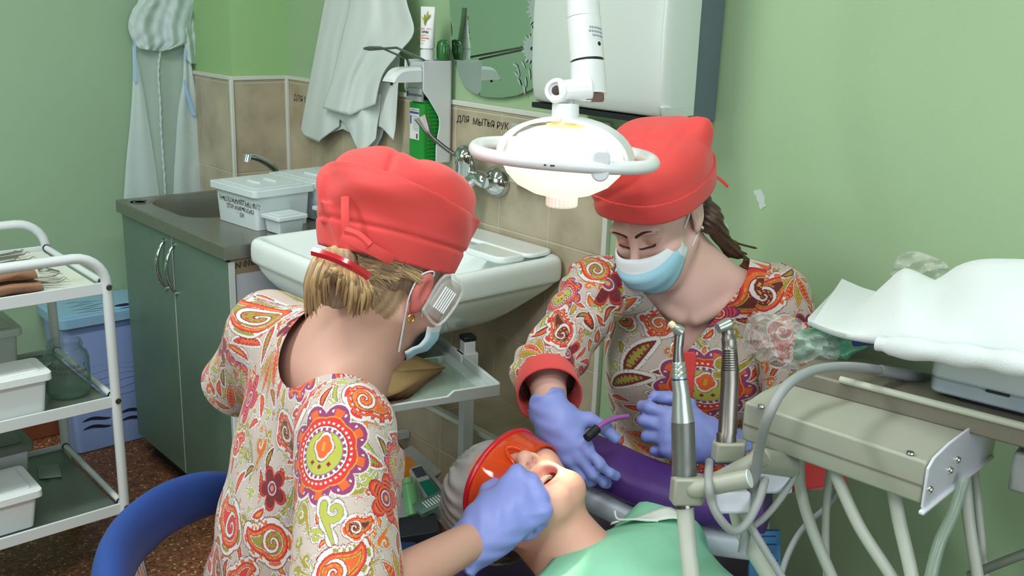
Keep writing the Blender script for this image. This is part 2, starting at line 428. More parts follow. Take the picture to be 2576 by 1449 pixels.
# tile dado: sink wall, pillar faces, ledge
t = MB()
t.box((XW-.004, (1.655+3.222)/2, TZ/2), (.008, 3.222-1.655, TZ))
text(t, 'ДЛЯ  МЫТЬЯ РУК', frame(PL(1212, 309, 0, XW-.0085), (0, -1, 0), z=(-1, 0, 0)), .026, 1, jit=.0012, shear=.05, bold=.0004)
text(t, 'ДЛЯ МЫТЬЯ', frame(PL(772, 252, 0, XW-.0085), (0, -1, 0), z=(-1, 0, 0)), .03, 1, jit=.001)
struct('wall_right_tiles', t, [TILE, INK])
t = MB().box(((1.577+XW)/2, 3.226, TZ/2), (XW-1.577, .008, TZ)); t.box((1.581, (3.2225+YB)/2, TZ/2), (.008, YB-3.2225, TZ))
struct('wall_pillar_tiles', t, TILE)
t = MB().box(((1.596+XW-.008)/2, (1.655+2.42)/2, .22), (XW-.008-1.596, 2.42-1.655, .44)); struct('wall_ledge_tiles', t, TILE)
def tr(n, c, d): struct('trim_%d' % n, MB().box(c, d), GROUT, bevel=.002)
tr(1, (XW-.006, (1.655+3.22)/2, TZ+.006), (.012, 3.22-1.655, .014))
tr(2, ((1.575+XW)/2, 3.224, TZ+.006), (XW-1.575, .012, .014))
tr(3, (1.579, (3.23+YB)/2, TZ+.006), (.012, YB-3.23, .014))
tr(4, (1.5765, 3.2215, TZ/2), (.013, .013, TZ)); tr(5, (XW-.014, 3.2165, TZ/2), (.012, .012, TZ))
tr(6, (XW-.007, 1.648, TZ/2), (.016, .016, TZ)); tr(7, (1.594, (1.655+2.42)/2, .443), (.022, 2.42-1.655, .014))
struct('baseboard_back', MB().box(((XL+1.577)/2, YB-.008, .045), (1.577-XL, .016, .09)), WOOD, bevel=.004)
struct('baseboard_right', MB().box((XW-.008, (YF+1.64)/2, .045), (.016, 1.64-YF, .09)), WOOD, bevel=.004)
# ------------------------------------------------------------------ camera, sky, lamps
cam = bpy.data.cameras.new('camera'); cam.sensor_width = 36.; cam.lens = FPX/2576*36.; cam.clip_start = .03
co = bpy.data.objects.new('camera', cam); COL.objects.link(co)
mw = Matrix.Identity(4)
for i in range(3):
    mw[i][0], mw[i][1], mw[i][2], mw[i][3] = RT[i], UP[i], -FW[i], CAM[i]
co.matrix_world = mw; SC.camera = co
w = bpy.data.worlds.new('daylight'); SC.world = w; w.use_nodes = True; nt = w.node_tree
sky = nt.nodes.new('ShaderNodeTexSky'); sky.sky_type = 'NISHITA'; sky.sun_disc = False; sky.sun_elevation = math.radians(40); sky.sun_rotation = math.radians(200)
nt.links.new(sky.outputs[0], nt.nodes['Background'].inputs[0]); nt.nodes['Background'].inputs[1].default_value = .25
def area(name, loc, aim, sx, sy, e, col):
    l = bpy.data.lights.new(name, 'AREA'); l.shape = 'RECTANGLE'; l.size = sx; l.size_y = sy; l.energy = e; l.color = tuple(lin(col))
    o = bpy.data.objects.new(name, l); COL.objects.link(o); o.location = tuple(loc)
    o.rotation_euler = Vector(tuple(np.asarray(aim, float)-np.asarray(loc, float))).to_track_quat('-Z', 'Y').to_euler(); return o
area('side_fill_light', (XL+.03, (LY0+LY1)/2, 1.65), (XL+1., (LY0+LY1)/2, 1.5), LY1-LY0-.15, 1.45, 15, (232, 242, 255))  # fill light in the added side window
area('window_daylight', (xc, YF-.03, zc), (xc+.25, YF+1., zc-.12), WX1-WX0-.15, WZ1-WZ0-.15, 58, (232, 242, 255))
for i_, (lx, ly) in enumerate(((-.9, 0.), (.7, .2), (.2, 1.9), (-1.2, 1.9))):  # added, unseen ceiling fill for more even ambient light
    area('ceiling_fill_light', (lx, ly, CZ-.075), (lx, ly, 0), 1.15, .28, (27, 18, 29, 29)[i_], (246, 250, 250))
    pn = thing('added_fill_panel', 'long white ceiling light panel above the treatment room', 'ceiling light', (lx, ly, CZ-.06), 'ceiling light panels')
    MB().box((lx, ly, CZ-.032), (1.25, .34, .06)).build('housing', M('white_window_frame', (235, 236, 236), rough=.4), pn, bevel=.005)
    MB().box((lx, ly, CZ-.064), (1.17, .29, .004)).build('diffuser', M('lit_diffuser', (245, 250, 250), rough=.6, emit=(246, 250, 250), estr=1.2), pn)
SC.view_settings.view_transform = 'Standard'; SC.view_settings.look = 'None'; SC.view_settings.gamma = 1.; SC.view_settings.exposure = 0.
cy = SC.cycles; cy.max_bounces = 6; cy.diffuse_bounces = 4; cy.glossy_bounces = 3; cy.transmission_bounces = 5; cy.transparent_max_bounces = 10; cy.caustics_reflective = False; cy.caustics_refractive = False; cy.sample_clamp_indirect = 4.; cy.use_adaptive_sampling = True; cy.adaptive_threshold = .045
# ------------------------------------------------------------------ materials for the furniture
STEEL = M('brushed_steel', (142, 141, 132), rough=.3, metal=.75, var=.12, scale=30)
CHROME = M('chrome', (205, 210, 212), rough=.08, metal=1., var=.02)
DARKM = M('dark_steel', (112, 110, 104), rough=.28, metal=1., var=.1)
CERAM = M('white_ceramic', (230, 238, 236), rough=.12, var=.01, coat=.5)
GREYGREEN = M('grey_green_laminate', (98, 122, 108), rough=.38, var=.07, scale=22)
PANEL = M('pale_grey_laminate', (168, 170, 178), rough=.5, var=.03)
EDGE = M('white_edge_band', (190, 196, 192), rough=.5)
TUBP = M('pale_tub_plastic', (208, 219, 221), rough=.3, var=.02)
WHITEE = M('white_enamel', (205, 211, 211), rough=.25, var=.02)
BLACKP = M('black_plastic', (24, 26, 30), rough=.4)
KRAFT = M('kraft_paper', (146, 108, 82), rough=.85, var=.14, scale=30, bump=.25, bscale=90)
KRAFT2 = M('kraft_paper_olive', (142, 116, 76), rough=.8, var=.1, scale=30, bump=.2, bscale=60)
GLASS = M('clear_green_glass', (96, 132, 116), rough=.03, alpha=.07, var=0., spec=1., edge=.75)
PAPER = M('white_paper', (214, 218, 214), rough=.8, var=.03)
PRINTK = M('dark_print', (70, 72, 80), rough=.7)
SHEET = M('grey_shelf_sheet', (84, 94, 86), rough=.3, var=.12, scale=12, spec=.6)
# ------------------------------------------------------------------ base cabinet and worktop with sink
c = thing('base_cabinet', 'grey green two-door base cabinet under the steel sink worktop', 'cabinet', (1.48, 2.82, 0))
MB().box((1.485, 2.453, .48), (.596, .016, .74)).box((1.485, 3.19, .48), (.596, .016, .74)).box((1.775, 2.822, .48), (.012, .72, .74)).box((1.485, 2.822, .118), (.58, .722, .016)).box((1.19, 2.822, .842), (.012, .722, .016)).build('carcass', PANEL, c)
MB().box((1.49, 2.822, .05), (.56, .72, .1)).build('plinth', BLACKP, c)
for y0, y1, hy in ((2.815, 3.197, 2.866), (2.443, 2.809, 2.797)):
    d = MB().box((1.174, (y0+y1)/2, .468), (.018, y1-y0, .772)); d.box((1.174, y0-.0004, .468), (.0186, .0012, .7725), m=1)
    d = d.build('door', [GREYGREEN, EDGE], c, bevel=.0015)
    hp = [A(1.165-.028*math.sin(PI*k/12)**.7, hy, .832-.15*k/12) for k in range(13)]
    hb = MB().tube(hp, [.0035+.003*math.sin(PI*k/12) for k in range(13)], 10)
    for z in (.832, .682): hb.tube([A(1.166, hy, z), A(1.158, hy, z)], .0065, 12)
    hb.build('handle', CHROME, d)
l = MB().box((1.222, 2.4455, .842), (.1, .0012, .05), m=0); fr = frame((1.219, 2.4447, .842), (1, 0, .06), z=(0, -1, 0))
text(l, 'N 0162', fr, .023, 1, shear=.18, bold=.0006)
l.build('inventory_label', [M('buff_tape', (128, 112, 92), rough=.6), INK], c, smooth=0)
MB().lathe([(.012, 0), (.012, .012), (.018, .014), (.018, 0)], axframe((1.19, 2.80, .001), (0, 0, 1)), 12).build('foot', WHITEE, c)
wt = thing('sink_worktop', 'stainless steel worktop with a pressed sink bowl beside the corner pillar', 'worktop', (1.48, 2.82, .9))
def rr(cx, cy, hx, hy, r, n=10):
    P = []
    for sx, sy, a0 in ((1, 1, 0), (-1, 1, 90), (-1, -1, 180), (1, -1, 270)):
        for i in range(n+1):
            a = math.radians(a0+90*i/n); P.append((cx+sx*(hx-r)+r*math.cos(a), cy+sy*(hy-r)+r*math.sin(a)))
    return np.array(P)
b = MB(); X0, X1, Y0, Y1 = 1.152, 1.786, 2.438, 3.212
cx, cy = 1.43, 2.985
rings = [(rr((X0+X1)/2, (Y0+Y1)/2, (X1-X0)/2, (Y1-Y0)/2, .004), .862), (rr((X0+X1)/2, (Y0+Y1)/2, (X1-X0)/2, (Y1-Y0)/2, .004), .898), (rr((X0+X1)/2, (Y0+Y1)/2, (X1-X0)/2-.003, (Y1-Y0)/2-.003, .004), .901),
         (rr(cx, cy, .225, .205, .1), .9), (rr(cx, cy, .215, .195, .1), .902), (rr(cx, cy, .205, .185, .1), .8985), (rr(cx, cy, .192, .172, .1), .86), (rr(cx, cy, .175, .155, .1), .775), (rr(cx, cy, .15, .13, .09), .762), (rr(cx, cy, .02, .02, .018), .757)]
V = []
for q, z in rings: V += [(x, y, z) for x, y in q]
n = len(rings[0][0]); F = [[i*n+j, i*n+(j+1) % n, (i+1)*n+(j+1) % n, (i+1)*n+j] for i in range(len(rings)-1) for j in range(n)]; F.append([(len(rings)-1)*n+j for j in range(n)])
b.add(V, F); top = b.build('worktop', STEEL, wt, smooth=30)
g = MB()
for k in range(2): g.lathe([(.018+.012*k, 0), (.02+.012*k, .0015), (.022+.012*k, 0)], axframe(PL(352, 508, 2, .9008), (0, 0, 1)), 20)
g.build('pressed_ring', STEEL, wt)
f = thing('sink_tap', 'thin curved chrome tap rising behind the white tubs', 'tap', (1.745, 2.87, .9))
MB().tube(spline([A(1.745, 2.87, .904), W(715, 452, 3.25), W(690, 424, 3.22), W(660, 403, 3.17), W(636, 394, 3.13), W(622, 394, 3.11)], 6), .011, 12).build('spout', CHROME, f)
MB().tube([W(624, 390, 3.11), W(620, 408, 3.11)], [.014, .013], 14).build('aerator', CHROME, f)
MB().tube([A(1.745, 2.87, .904), A(1.745, 2.87, .975)], [.026, .02], 16).build('tap_body', CHROME, f)
MB().tube(spline([A(1.745, 2.86, .97), W(770, 440, 3.3), W(735, 434, 3.25)], 5), [.012]*6+[.008]*4+[.005], 10).build('lever', CHROME, f)
# ------------------------------------------------------------------ tubs with lids
def tub(name, label, cat, o, x, y, L, Wd, Hh, mat, writing=None, grip=True, group=None, small=False, lidmat=None, taper=.9, knob=False, green=None):
    """o = base front corner, x = direction of the width L, y of the depth Wd (both level)"""
    x = nrm(x); y = nrm(y - x*(np.asarray(y)@x)); ctr = np.asarray(o)+x*L/2+y*Wd/2
    t = thing(name, label, cat, ctr, group); fr = (ctr, np.stack([x, y, ZZ], 1))
    lh = .011 if small else .02
    b = MB().rbox((0, 0, (Hh-lh)/2), (L*1.04, Wd*1.04, Hh-lh), .012 if not small else .004, fr, 0, taper=taper)
    if writing:
        for i, (s, sz) in enumerate(writing):
            fw = frame(ctr-x*(L*.5*(1.04+(taper*1.04-1.04)*(.22+.17*i))+.0014)+ZZ*(Hh*(.62-.16*i))-y*Wd*.1, y, z=-x)
            fw = (fw[0], np.stack([-fw[1][:, 0]*-1, fw[1][:, 1], fw[1][:, 2]], 1))
            text(b, s, (fw[0], np.stack([y, -ZZ, -x], 1) if False else np.stack([-y, ZZ, -x], 1)@np.diag([-1., -1., 1.])), sz, 1, jit=.001)
    b.build('tub', [mat, INK], t, bevel=.003)
    e = .012 if not small else .005
    l = MB().rbox((0, 0, Hh-lh/2), (L+2*e+.01, Wd+2*e+.01, lh), .014 if not small else .005, fr)
    l.rbox((0, 0, Hh+.0015), (L-.01, Wd-.012, .003), .01 if not small else .004, fr)
    if grip:
        for s in (-.17, .17): l.rbox((s*L*.9, 0, Hh+.004), (L*.05, Wd*.3, .006), .003, fr)
    if knob: l.lathe([(.0, .024), (.03, .022), (.038, .012), (.034, 0)], (ctr+x*L*.12-y*Wd*.05+ZZ*Hh, fr[1]), 24)
    if green: text(l, green, (ctr+x*L*.33-y*Wd*.14+ZZ*(Hh+.0035), np.stack([x, y, ZZ], 1)), .016, 1)
    l.build('lid', [lidmat or mat, M('green_print', (70, 150, 120), rough=.6)], t, bevel=.002)
    return t
o1 = A(1.312, 2.556, .9014)
tub('disinfection_tub', 'large pale lidded tub with handwriting on its side, nearest the sink bowl', 'tub', o1, (.995, .09, 0), (0, 1, 0), .178, .21, .118, TUBP, taper=.945, writing=[('ДЛЯ ПРЕДВАРИТЕЛЬН.', .019), ('ПРОМЫВКИ ИЗД.', .017), ('ИЗ ...', .017)])
tub('disinfection_tub', 'large pale lidded tub standing right of the tub with handwriting', 'tub', o1+A(.212, .037, 0), (.995, .09, 0), (0, 1, 0), .178, .21, .118, TUBP, taper=.945)
tub('rinse_box', 'small pale lidded box leaning at the front of the tub with handwriting', 'box', A(1.338, 2.473, .9014), (.98, .1, 0), (0, 1, 0), .082, .07, .052, TUBP, grip=False, small=True)
tub('rinse_box', 'small pale lidded box half hidden behind the red cap at the left', 'box', A(1.515, 2.49, .9014), (.98, .1, 0), (0, 1, 0), .082, .07, .052, TUBP, grip=False, small=True)
# ------------------------------------------------------------------ washbasin: rings swept from rim to underside
wb = thing('washbasin', 'wide white ceramic washbasin on the tiled wall behind the two red caps', 'washbasin', (1.5, 2.1, .92))
BX0, BX1, BY0, BY1, BZ = 1.212, 1.79, 1.782, 2.420, .930
cx, cy, hx, hy = (BX0+BX1)/2, (BY0+BY1)/2, (BX1-BX0)/2, (BY1-BY0)/2
prof = [(-.16, .715, .09), (-.10, .745, .07), (-.045, .80, .05), (-.012, .842, .032), (-.012, .85, .03), (.0, .858, .03), (.002, .862, .03), (.003, .90, .03), (-.001, .918, .03), (-.012, .925, .03), (-.026, .923, .03), (-.05, .90, .06), (-.09, .85, .08), (-.15, .80, .08), (-.22, .785, .05)]
V = []; K = 0
for e, z, r in prof:
    q = rr(cx-.02*(e < -.04 and z < .925 and z > .78), cy, max(hx+e, .03), max(hy+e, .05), min(r, max(hx+e, .03)*.9), 8); K = len(q)
    V += [(min(x, BX1), y, z) for x, y in q]
F = [[i*K+j, i*K+(j+1) % K, (i+1)*K+(j+1) % K, (i+1)*K+j] for i in range(len(prof)-1) for j in range(K)]+[list(range(K))[::-1], [(len(prof)-1)*K+j for j in range(K)]]
MB().add(V, F).build('basin', CERAM, wb, smooth=60, sub=1)
# deck along the wall with the raised soap ledge
s = MB(); s.rbox((1.735, cy, .928), (.1, .57, .012), .03); s.rbox((1.66, 1.915, .922), (.1, .16, .018), .03); s.rbox((1.66, 2.30, .922), (.1, .16, .018), .03)
s.build('soap_ledge', CERAM, wb, bevel=.005, seg=3)
MB().lathe([(.13, .745), (.11, .722), (.06, .708), (0, .706)], (A(1.6, 2.1, 0), np.eye(3)), 24, sy=1.25).build('basin_underside', CERAM, wb, smooth=80)
MB().tube(spline([A(1.62, 2.1, .735), A(1.70, 2.1, .728), A(1.79, 2.1, .728)], 5), .018, 16).build('drain_pipe', WHITEP, wb, smooth=60)
# ------------------------------------------------------------------ wall mixer tap with elbow lever
t = thing('wall_mounted_tap', 'chrome wall mixer tap with a long elbow lever above the washbasin', 'tap', PL(1255, 455, 0, 1.79))
e = PL(1255, 455, 0, 1.79)
MB().lathe([(.045, 0), (.043, .012), (.034, .03), (.018, .036), (.016, .05)], axframe(e, (-1, 0, 0)), 28).build('wall_flange', CHROME, t, smooth=60)
bc = W(1170, 440, 2.76); jn = e+A(-.045, 0, 0)
MB().tube(spline([jn, jn*.5+bc*.5+A(0, 0, .004), bc+A(0, 0, -.025)], 6), [.02, .021, .022, .022, .022, .021, .02, .021, .022, .024, .026, .027, .028], 18).build('inlet_arm', CHROME, t, smooth=60)
MB().lathe([(.017, -.075), (.022, -.07), (.024, -.035), (.027, -.03), (.027, .03), (.029, .034), (.029, .042), (.031, .05), (.03, .062), (.022, .076), (.01, .082), (0, .083)], (bc, np.eye(3)), 28).build('valve_body', CHROME, t, smooth=50)
MB().tube(spline([bc+A(0, 0, -.05), bc+A(-.06, .03, -.058), bc+A(-.13, .06, -.05)], 6), .013, 14).build('spout', CHROME, t, smooth=60)
lv = [W(1158, 398, 2.755), W(1125, 376, 2.745), W(1095, 352, 2.735), W(1078, 334, 2.73), W(1068, 314, 2.73), W(1058, 294, 2.73)]
P = spline(lv, 6); G = []
for i, p in enumerate(P):
    d = nrm(P[min(i+1, len(P)-1)]-P[max(i-1, 0)]); k = i/(len(P)-1); wd = .006+.013*max(0, k-.5)*2
    sd = nrm(np.cross(d, ray(1100, 360))); up = np.cross(sd, d)
    G.append([p+sd*wd*math.cos(a)+up*.0035*math.sin(a) for a in np.linspace(0, 2*PI, 12, endpoint=False)])
lm = MB().grid(G, wrap=True); lm.f += [list(range(12))[::-1], [len(lm.v)-12+j for j in range(12)]]; lm.m += [0, 0]
lm.build('elbow_lever', DARKM, t, smooth=60)
# ------------------------------------------------------------------ mirror with etched daisies
m = thing('wall_mirror', 'frameless wall mirror with rounded bottom and etched daisies beside the soap dispenser', 'mirror', (1.79, 2.08, 1.6))
px = [(1165, 214), (1190, 234), (1220, 244), (1262, 246), (1300, 240), (1335, 226), (1358, 205), (1372, 180)]
pts = [(1.787, 2.300, 1.95), (1.787, 2.293, 1.70), (1.787, 2.288, 1.557), (1.787, 2.272, 1.417), (1.787, 2.252, 1.372)]+[tuple(PL(x, y, 0, 1.787)) for x, y in px]
yc = 2.285-.2; 
pts += [(1.787, 1.87, 1.42), (1.787, 1.862, 1.6), (1.787, 1.87, 1.95), (1.787, 1.95, 2.02), (1.787, 2.2, 2.02)]
P = np.array(pts); n = len(P); q = MB().add(list(P)+[p+A(.003, 0, 0) for p in P], [list(range(n)), [n+i for i in range(n)][::-1]]+[[i, n+i, n+(i+1) % n, (i+1) % n] for i in range(n)])
q.build('glass_sheet', M('mirror_silver', (196, 214, 202), rough=.01, metal=1., var=0.), m, smooth=0)
ETCH = M('etched_glass', (156, 174, 166), rough=.6, var=.1)
def petal(mb, c, ang, L, wd):
    d = A(0, math.cos(ang), math.sin(ang)); s = A(0, -math.sin(ang), math.cos(ang))
    mb.add([c-A(.0002+.00008*(len(mb.v)//7), 0, 0)+d*L*k+s*wd*abs(math.sin(PI*k))**.8*sg for k in (.12, .4, .75) for sg in (1, -1)]+[c-A(.0002+.00008*(len(mb.v)//7), 0, 0)+d*L], [[1, 0, 2, 3], [3, 2, 4, 5], [5, 4, 6]])
for (x, y), R, k in (((1338, 122), .046, 17), ((1352, 22), .05, 17)):
    e = MB(); c = PL(x, y, 0, 1.786)
    for i in range(k): petal(e, c, 2*PI*i/k+.1, R*(.8+.2*(i % 3)/2), .0062)
    e.build('etched_flower', ETCH, m, smooth=0)
e = MB()
for x, y, a, L in ((1310, 150, 2.3, .03), (1300, 165, 2.0, .032), (1292, 178, 2.5, .03), (1330, 168, 1.8, .034), (1322, 190, 1.7, .034), (1318, 210, 1.75, .03), (1336, 60, 1.9, .04), (1330, 82, 2.1, .035), (1345, 75, 1.4, .035), (1288, 160, 2.9, .026), (1302, 195, 2.2, .026)):
    petal(e, PL(x, y, 0, 1.786), PI-a+PI, L, .004)
e.build('etched_leaf_spray', ETCH, m, smooth=0)
# ------------------------------------------------------------------ elbow soap dispenser
d = thing('soap_dispenser', 'white elbow-lever soap dispenser holding a green bottle on the wall', 'dispenser', (1.735, 2.31, 1.25))
DX0, DX1, DY0, DY1, DZ0, DZ1 = 1.682, 1.787, 2.268, 2.352, 1.105, 1.392
MB().box(((DX1-.012), (DY0+DY1)/2, (DZ0+DZ1)/2), (.02, DY1-DY0, DZ1-DZ0)).build('back_plate', WHITEP, d, bevel=.004)
sp = [(0, DZ1), (1, DZ1), (1, DZ0), (.5, DZ0), (.5, 1.15), (.55, 1.18), (.6, 1.2), (.62, 1.22), (.58, 1.238), (.4, 1.262), (.2, 1.288), (.06, 1.302), (0, 1.312)]
for yy in (DY0-.003, DY1):
    MB().prism([(DX0+(DX1-.01-DX0)*s, z) for s, z in sp], .004, (A(0, yy+.004, 0), np.array([[1., 0, 0], [0, 0, -1.], [0, 1., 0]]))).build('side_cheek', WHITEP, d, bevel=.0012)
MB().box(((DX0+DX1-.02)/2+.006, (DY0+DY1)/2, 1.348), (DX1-DX0-.03, DY1-DY0-.006, .08)).build('pump_housing', M('pale_grey_plastic', (186, 195, 195), rough=.4), d, bevel=.004)
h = MB(); G = []
for i in range(9):
    k = (i/8)**.6; x = DX0+.006-.094*k; zt = 1.374-.002*k-.031*k**6; zb = 1.334; hw = .032-.003*k
    G.append([A(x, 2.31+hw, zb), A(x, 2.31+hw, zt-.008), A(x, 2.31+hw*.7, zt), A(x, 2.31-hw*.7, zt), A(x, 2.31-hw, zt-.008), A(x, 2.31-hw, zb)])
h.grid(G, wrap=True); h.f.append([48, 49, 50, 51, 52, 53]); h.m.append(0)
h.build('pump_hood', WHITEP, d, bevel=.002)
MB().tube([A(1.606, 2.31, 1.34), A(1.606, 2.31, 1.325)], .004, 10).build('nozzle', BLACKP, d)
wl_ = MB(); tp = [A(1.70, DY0+.003, 1.352), A(1.687, DY0+.003, 1.395), W(1000, 121, 2.60), W(996, 120, 2.595), W(930, 125, 2.54), W(916, 122, 2.525)]
wl_.tube(tp, .0032, 8)
tp2 = [A(1.70, DY1-.003, 1.352), A(1.687, DY1-.003, 1.392), W(962, 121, 2.64), W(957, 119, 2.635), W(930, 119, 2.56), W(916, 122, 2.525)]
wl_.tube(tp2, .0032, 8); wl_.build('elbow_lever', DARKM, d)
MB().box((DX0+.004, 2.31, 1.297), (.008, .072, .036), m=0).build('name_plate', M('plate_grey', (150, 160, 158), rough=.5), d, bevel=.001)
fr = frame((DX0-.0008, 2.305, 1.297), (0, -1, 0), z=(-1, 0, 0)); q = MB(); text(q, 'БиоАсептика', fr, .0105, 0, bold=.0002); q.box((DX0-.0006, 2.34, 1.298), (.0004, .007, .014)); q.build('plate_lettering', PRINTK, d, smooth=0)
gb = MB().rbox((1.728, 2.31, 1.19), (.082, .07, .168), .012); gb.rbox((1.728, 2.31, 1.278), (.07, .06, .012), .012)
for k in range(14): gb.box((1.735, 2.2742, 1.118+.011*k), (.06, .0024, .005))
gb.build('green_bottle', M('green_bottle_plastic', (28, 138, 48), rough=.3, var=.05), d, bevel=.002)
q = MB().box((1.6865, 2.312, 1.215), (.0012, .044, .088)); x0 = 1.6855
q.box((x0, 2.312, 1.2465), (.0006, .043, .006), m=1); q.box((x0, 2.3285, 1.226), (.0006, .006, .024), m=1)
for k in range(8): q.box((x0, 2.306-.001*(k % 3), 1.236-.0055*k), (.0006, .027-.004*(k % 2), .0016), m=2)
q.box((x0, 2.299, 1.181), (.0006, .006, .014), m=3)
text(q, 'Дезинфектор', frame((x0-.0003, 2.31, 1.2545), (0, -1, 0), z=(-1, 0, 0)), .006, 3)
q.build('bottle_label', [PAPER, M('violet_print', (84, 70, 150), rough=.6), M('grey_print', (150, 154, 160), rough=.7), PRINTK], d, smooth=0)
t = thing('cream_tube', 'white hand cream tube with olive sprig standing on the soap dispenser', 'tube', (1.73, 2.3, 1.395))
fr = frame((1.722, 2.302, 0), (.35, -.94, 0), z=(-.94, -.35, 0)); ct = A(1.722, 2.302, 0)
MB().lathe([(.0195, 1.394), (.02, 1.42), (.0165, 1.421), (.0165, 1.425)], (ct, np.eye(3)), 24).build('cap', WHITEP, t)
G = []
for k in range(9):
    z = 1.425+.112*k/8; dep = .0195*(1-k/8)+.0012; wd = .0205+.003*k/8
    G.append([ct+fr[1][:, 0]*wd*math.cos(a)+fr[1][:, 2]*dep*math.sin(a)+ZZ*z for a in np.linspace(0, 2*PI, 24, endpoint=False)])
b = MB().grid(G, wrap=True); b.f.append([8*24+j for j in range(24)]); b.m.append(0)
b.build('tube_body', M('cream_tube_white', (226, 230, 226), rough=.35), t, smooth=60)
lb = MB()
def tw(z, u=0.): k = (z-1.425)/.112; return ct+fr[1][:, 2]*(.0195*(1-k)+.0022)+fr[1][:, 0]*u+ZZ*z
tf = lambda z, u=0.: (tw(z, u), np.stack([fr[1][:, 0], nrm(ZZ-fr[1][:, 2]*.16), fr[1][:, 2]], 1))
for i, (u, z, a) in enumerate(((-.004, 1.508, .3), (.004, 1.506, -.3), (0, 1.502, .05), (-.007, 1.503, .8), (.008, 1.509, -.7), (.003, 1.516, -.1), (-.002, 1.496, .15))):
    q = tf(z, u); lb.add([q[0]+q[1]@A(.0032*sx*math.cos(a)-sy*math.sin(a)*.011, .0032*sx*math.sin(a)+sy*math.cos(a)*.011, .0004*i) for sx, sy in ((0, -1), (1, -.3), (.8, .4), (0, 1), (-.8, .4), (-1, -.3))], [[0, 1, 2, 3, 4, 5]], i % 2)
text(lb, 'Олива · Алоэ', tf(1.478, -.002), .0075, 2, shear=.2); text(lb, 'КРЕМ', tf(1.469), .008, 3, bold=.0003); text(lb, 'Защита и', tf(1.4605, -.002), .0065, 2); text(lb, 'увлажнение', tf(1.453, -.002), .0062, 2, bold=.0001); text(lb, 'для рук', tf(1.446, -.005), .005, 2); text(lb, '50 мл', tf(1.438, -.008), .005, 3)
lb.build('tube_print', [M('olive_green', (130, 138, 50), rough=.5), M('olive_yellow', (172, 172, 80), rough=.5), M('red_print', (190, 62, 66), rough=.6), PRINTK], t, smooth=0)
t = thing('soap_jar', 'small dark green translucent jar behind the cream tube', 'jar', (1.765, 2.295, 1.394))
MB().lathe([(.018, 1.394), (.019, 1.41), (.019, 1.43), (.016, 1.443), (.008, 1.449), (0, 1.45)], (A(1.765, 2.285, 0), np.eye(3)), 20).build('jar_body', M('green_translucent', (62, 128, 66), rough=.15, trans=.35), t, smooth=60)
# ------------------------------------------------------------------ paper towel dispenser
d = thing('paper_towel_dispenser', 'large white paper towel dispenser with grey back under a curved cover', 'dispenser', (1.69, 1.52, 1.32))
GREYB = M('slate_plastic', (92, 106, 112), rough=.5)
MB().prism([(1.787, 1.76), (1.68, 1.76), (1.655, 1.6), (1.66, 1.5), (1.69, 1.42), (1.70, 1.36), (1.655, 1.318), (1.787, 1.318)], .403, (A(0, 1.744, 0), np.array([[1., 0, 0], [0, 0, -1.], [0, 1., 0]]))).build('back_shell', GREYB, d, bevel=.004)
G = []
for z, x, e in ((1.76, 1.60, .0), (1.62, 1.592, .0), (1.52, 1.588, 0), (1.42, 1.59, .003), (1.37, 1.595, .004), (1.345, 1.60, .004), (1.335, 1.607, .006)):
    y0, y1 = 1.335-e*.4, 1.745+e*.2
    ring = [(1.70, y1), (x+.03, y1), (x+.008, y1-.012), (x, y1-.04), (x-.004, (y0+y1)/2), (x, y0+.04), (x+.008, y0+.012), (x+.03, y0), (1.70, y0)]
    G.append([A(a, b, z) for a, b in ring])
cv = MB().grid(G); cv.f.append([len(cv.v)-9+j for j in range(9)]); cv.m.append(0)
cv.prism([(1.598, 1.36), (1.70, 1.36), (1.68, 1.33), (1.66, 1.318), (1.645, 1.318), (1.61, 1.334)], .012, (A(0, 1.345, 0), np.array([[1., 0, 0], [0, 0, -1.], [0, 1., 0]])))
cv.build('cover', M('milky_cover_plastic', (196, 207, 199), rough=.22, var=.01), d, bevel=.004, seg=3)
MB().lathe([(.006, 0), (.006, .003), (0, .004)], axframe((1.655, 1.331, 1.33), (0, -1, 0)), 14).build('hinge_pin', GREYB, d)
MB().box((1.66, 1.54, 1.327), (.12, .38, .012)).build('outlet_slot', BLACKP, d)
t = thing('wall_box', 'plain pale cover box fixed to the tiles behind the lamp', 'box', (1.77, 1.93, 1.2))
MB().rbox((1.775, 1.92, 1.17), (.034, .125, .16), .006).build('box_body', M('pale_beige_plastic', (172, 176, 160), rough=.5), t, bevel=.004)
tag(MB().rbox((1.795-.012, 1.73, 1.2), (.02, .1, .13), .004).build('access_plate', M('plate_beige', (140, 142, 126), rough=.6), bevel=.002), 'flat grey beige plate on the wall under the paper towel dispenser', 'plate')
# ------------------------------------------------------------------ draped cloth helper: rows of (y, xl, xr) pixels on a plane, folds in depth
def drape(mb, rows, ax, val, nu=40, amp=.012, freq=3., ph=0., m=0, nv=6, skew=0.):
    R = spline([(y, a, b) for y, a, b in rows], nv); G = []
    sg = -1
    for i, (y, a, b) in enumerate(R):
        k = i/(len(R)-1); row = []
        for j in range(nu):
            u = j/(nu-1); p0 = PL(a+(b-a)*u, y, ax, val)
            dd = amp*(.35+.65*k)*(math.sin(2*PI*freq*u*.6+ph+(skew+1.2)*k+.8*math.sin(3.1*k+2*u))+.35*math.sin(2*PI*freq*1.25*u+ph*2+2.7*k+1.3*math.sin(4*k))) - .01*k
            p = PL(a+(b-a)*u, y, ax, val+sg*(amp*1.5)+dd)
            row.append(p)
        G.append(row)
    mb.grid(G, m)
CLOTH = M('white_cotton', (206, 214, 210), rough=.9, var=.035, scale=9, bump=.15, bscale=300, sheen=.2)
t = thing('hanging_coat', 'off-white cotton coat hanging on the tiled wall beside the dispenser', 'coat', (1.75, 2.65, 1.7))
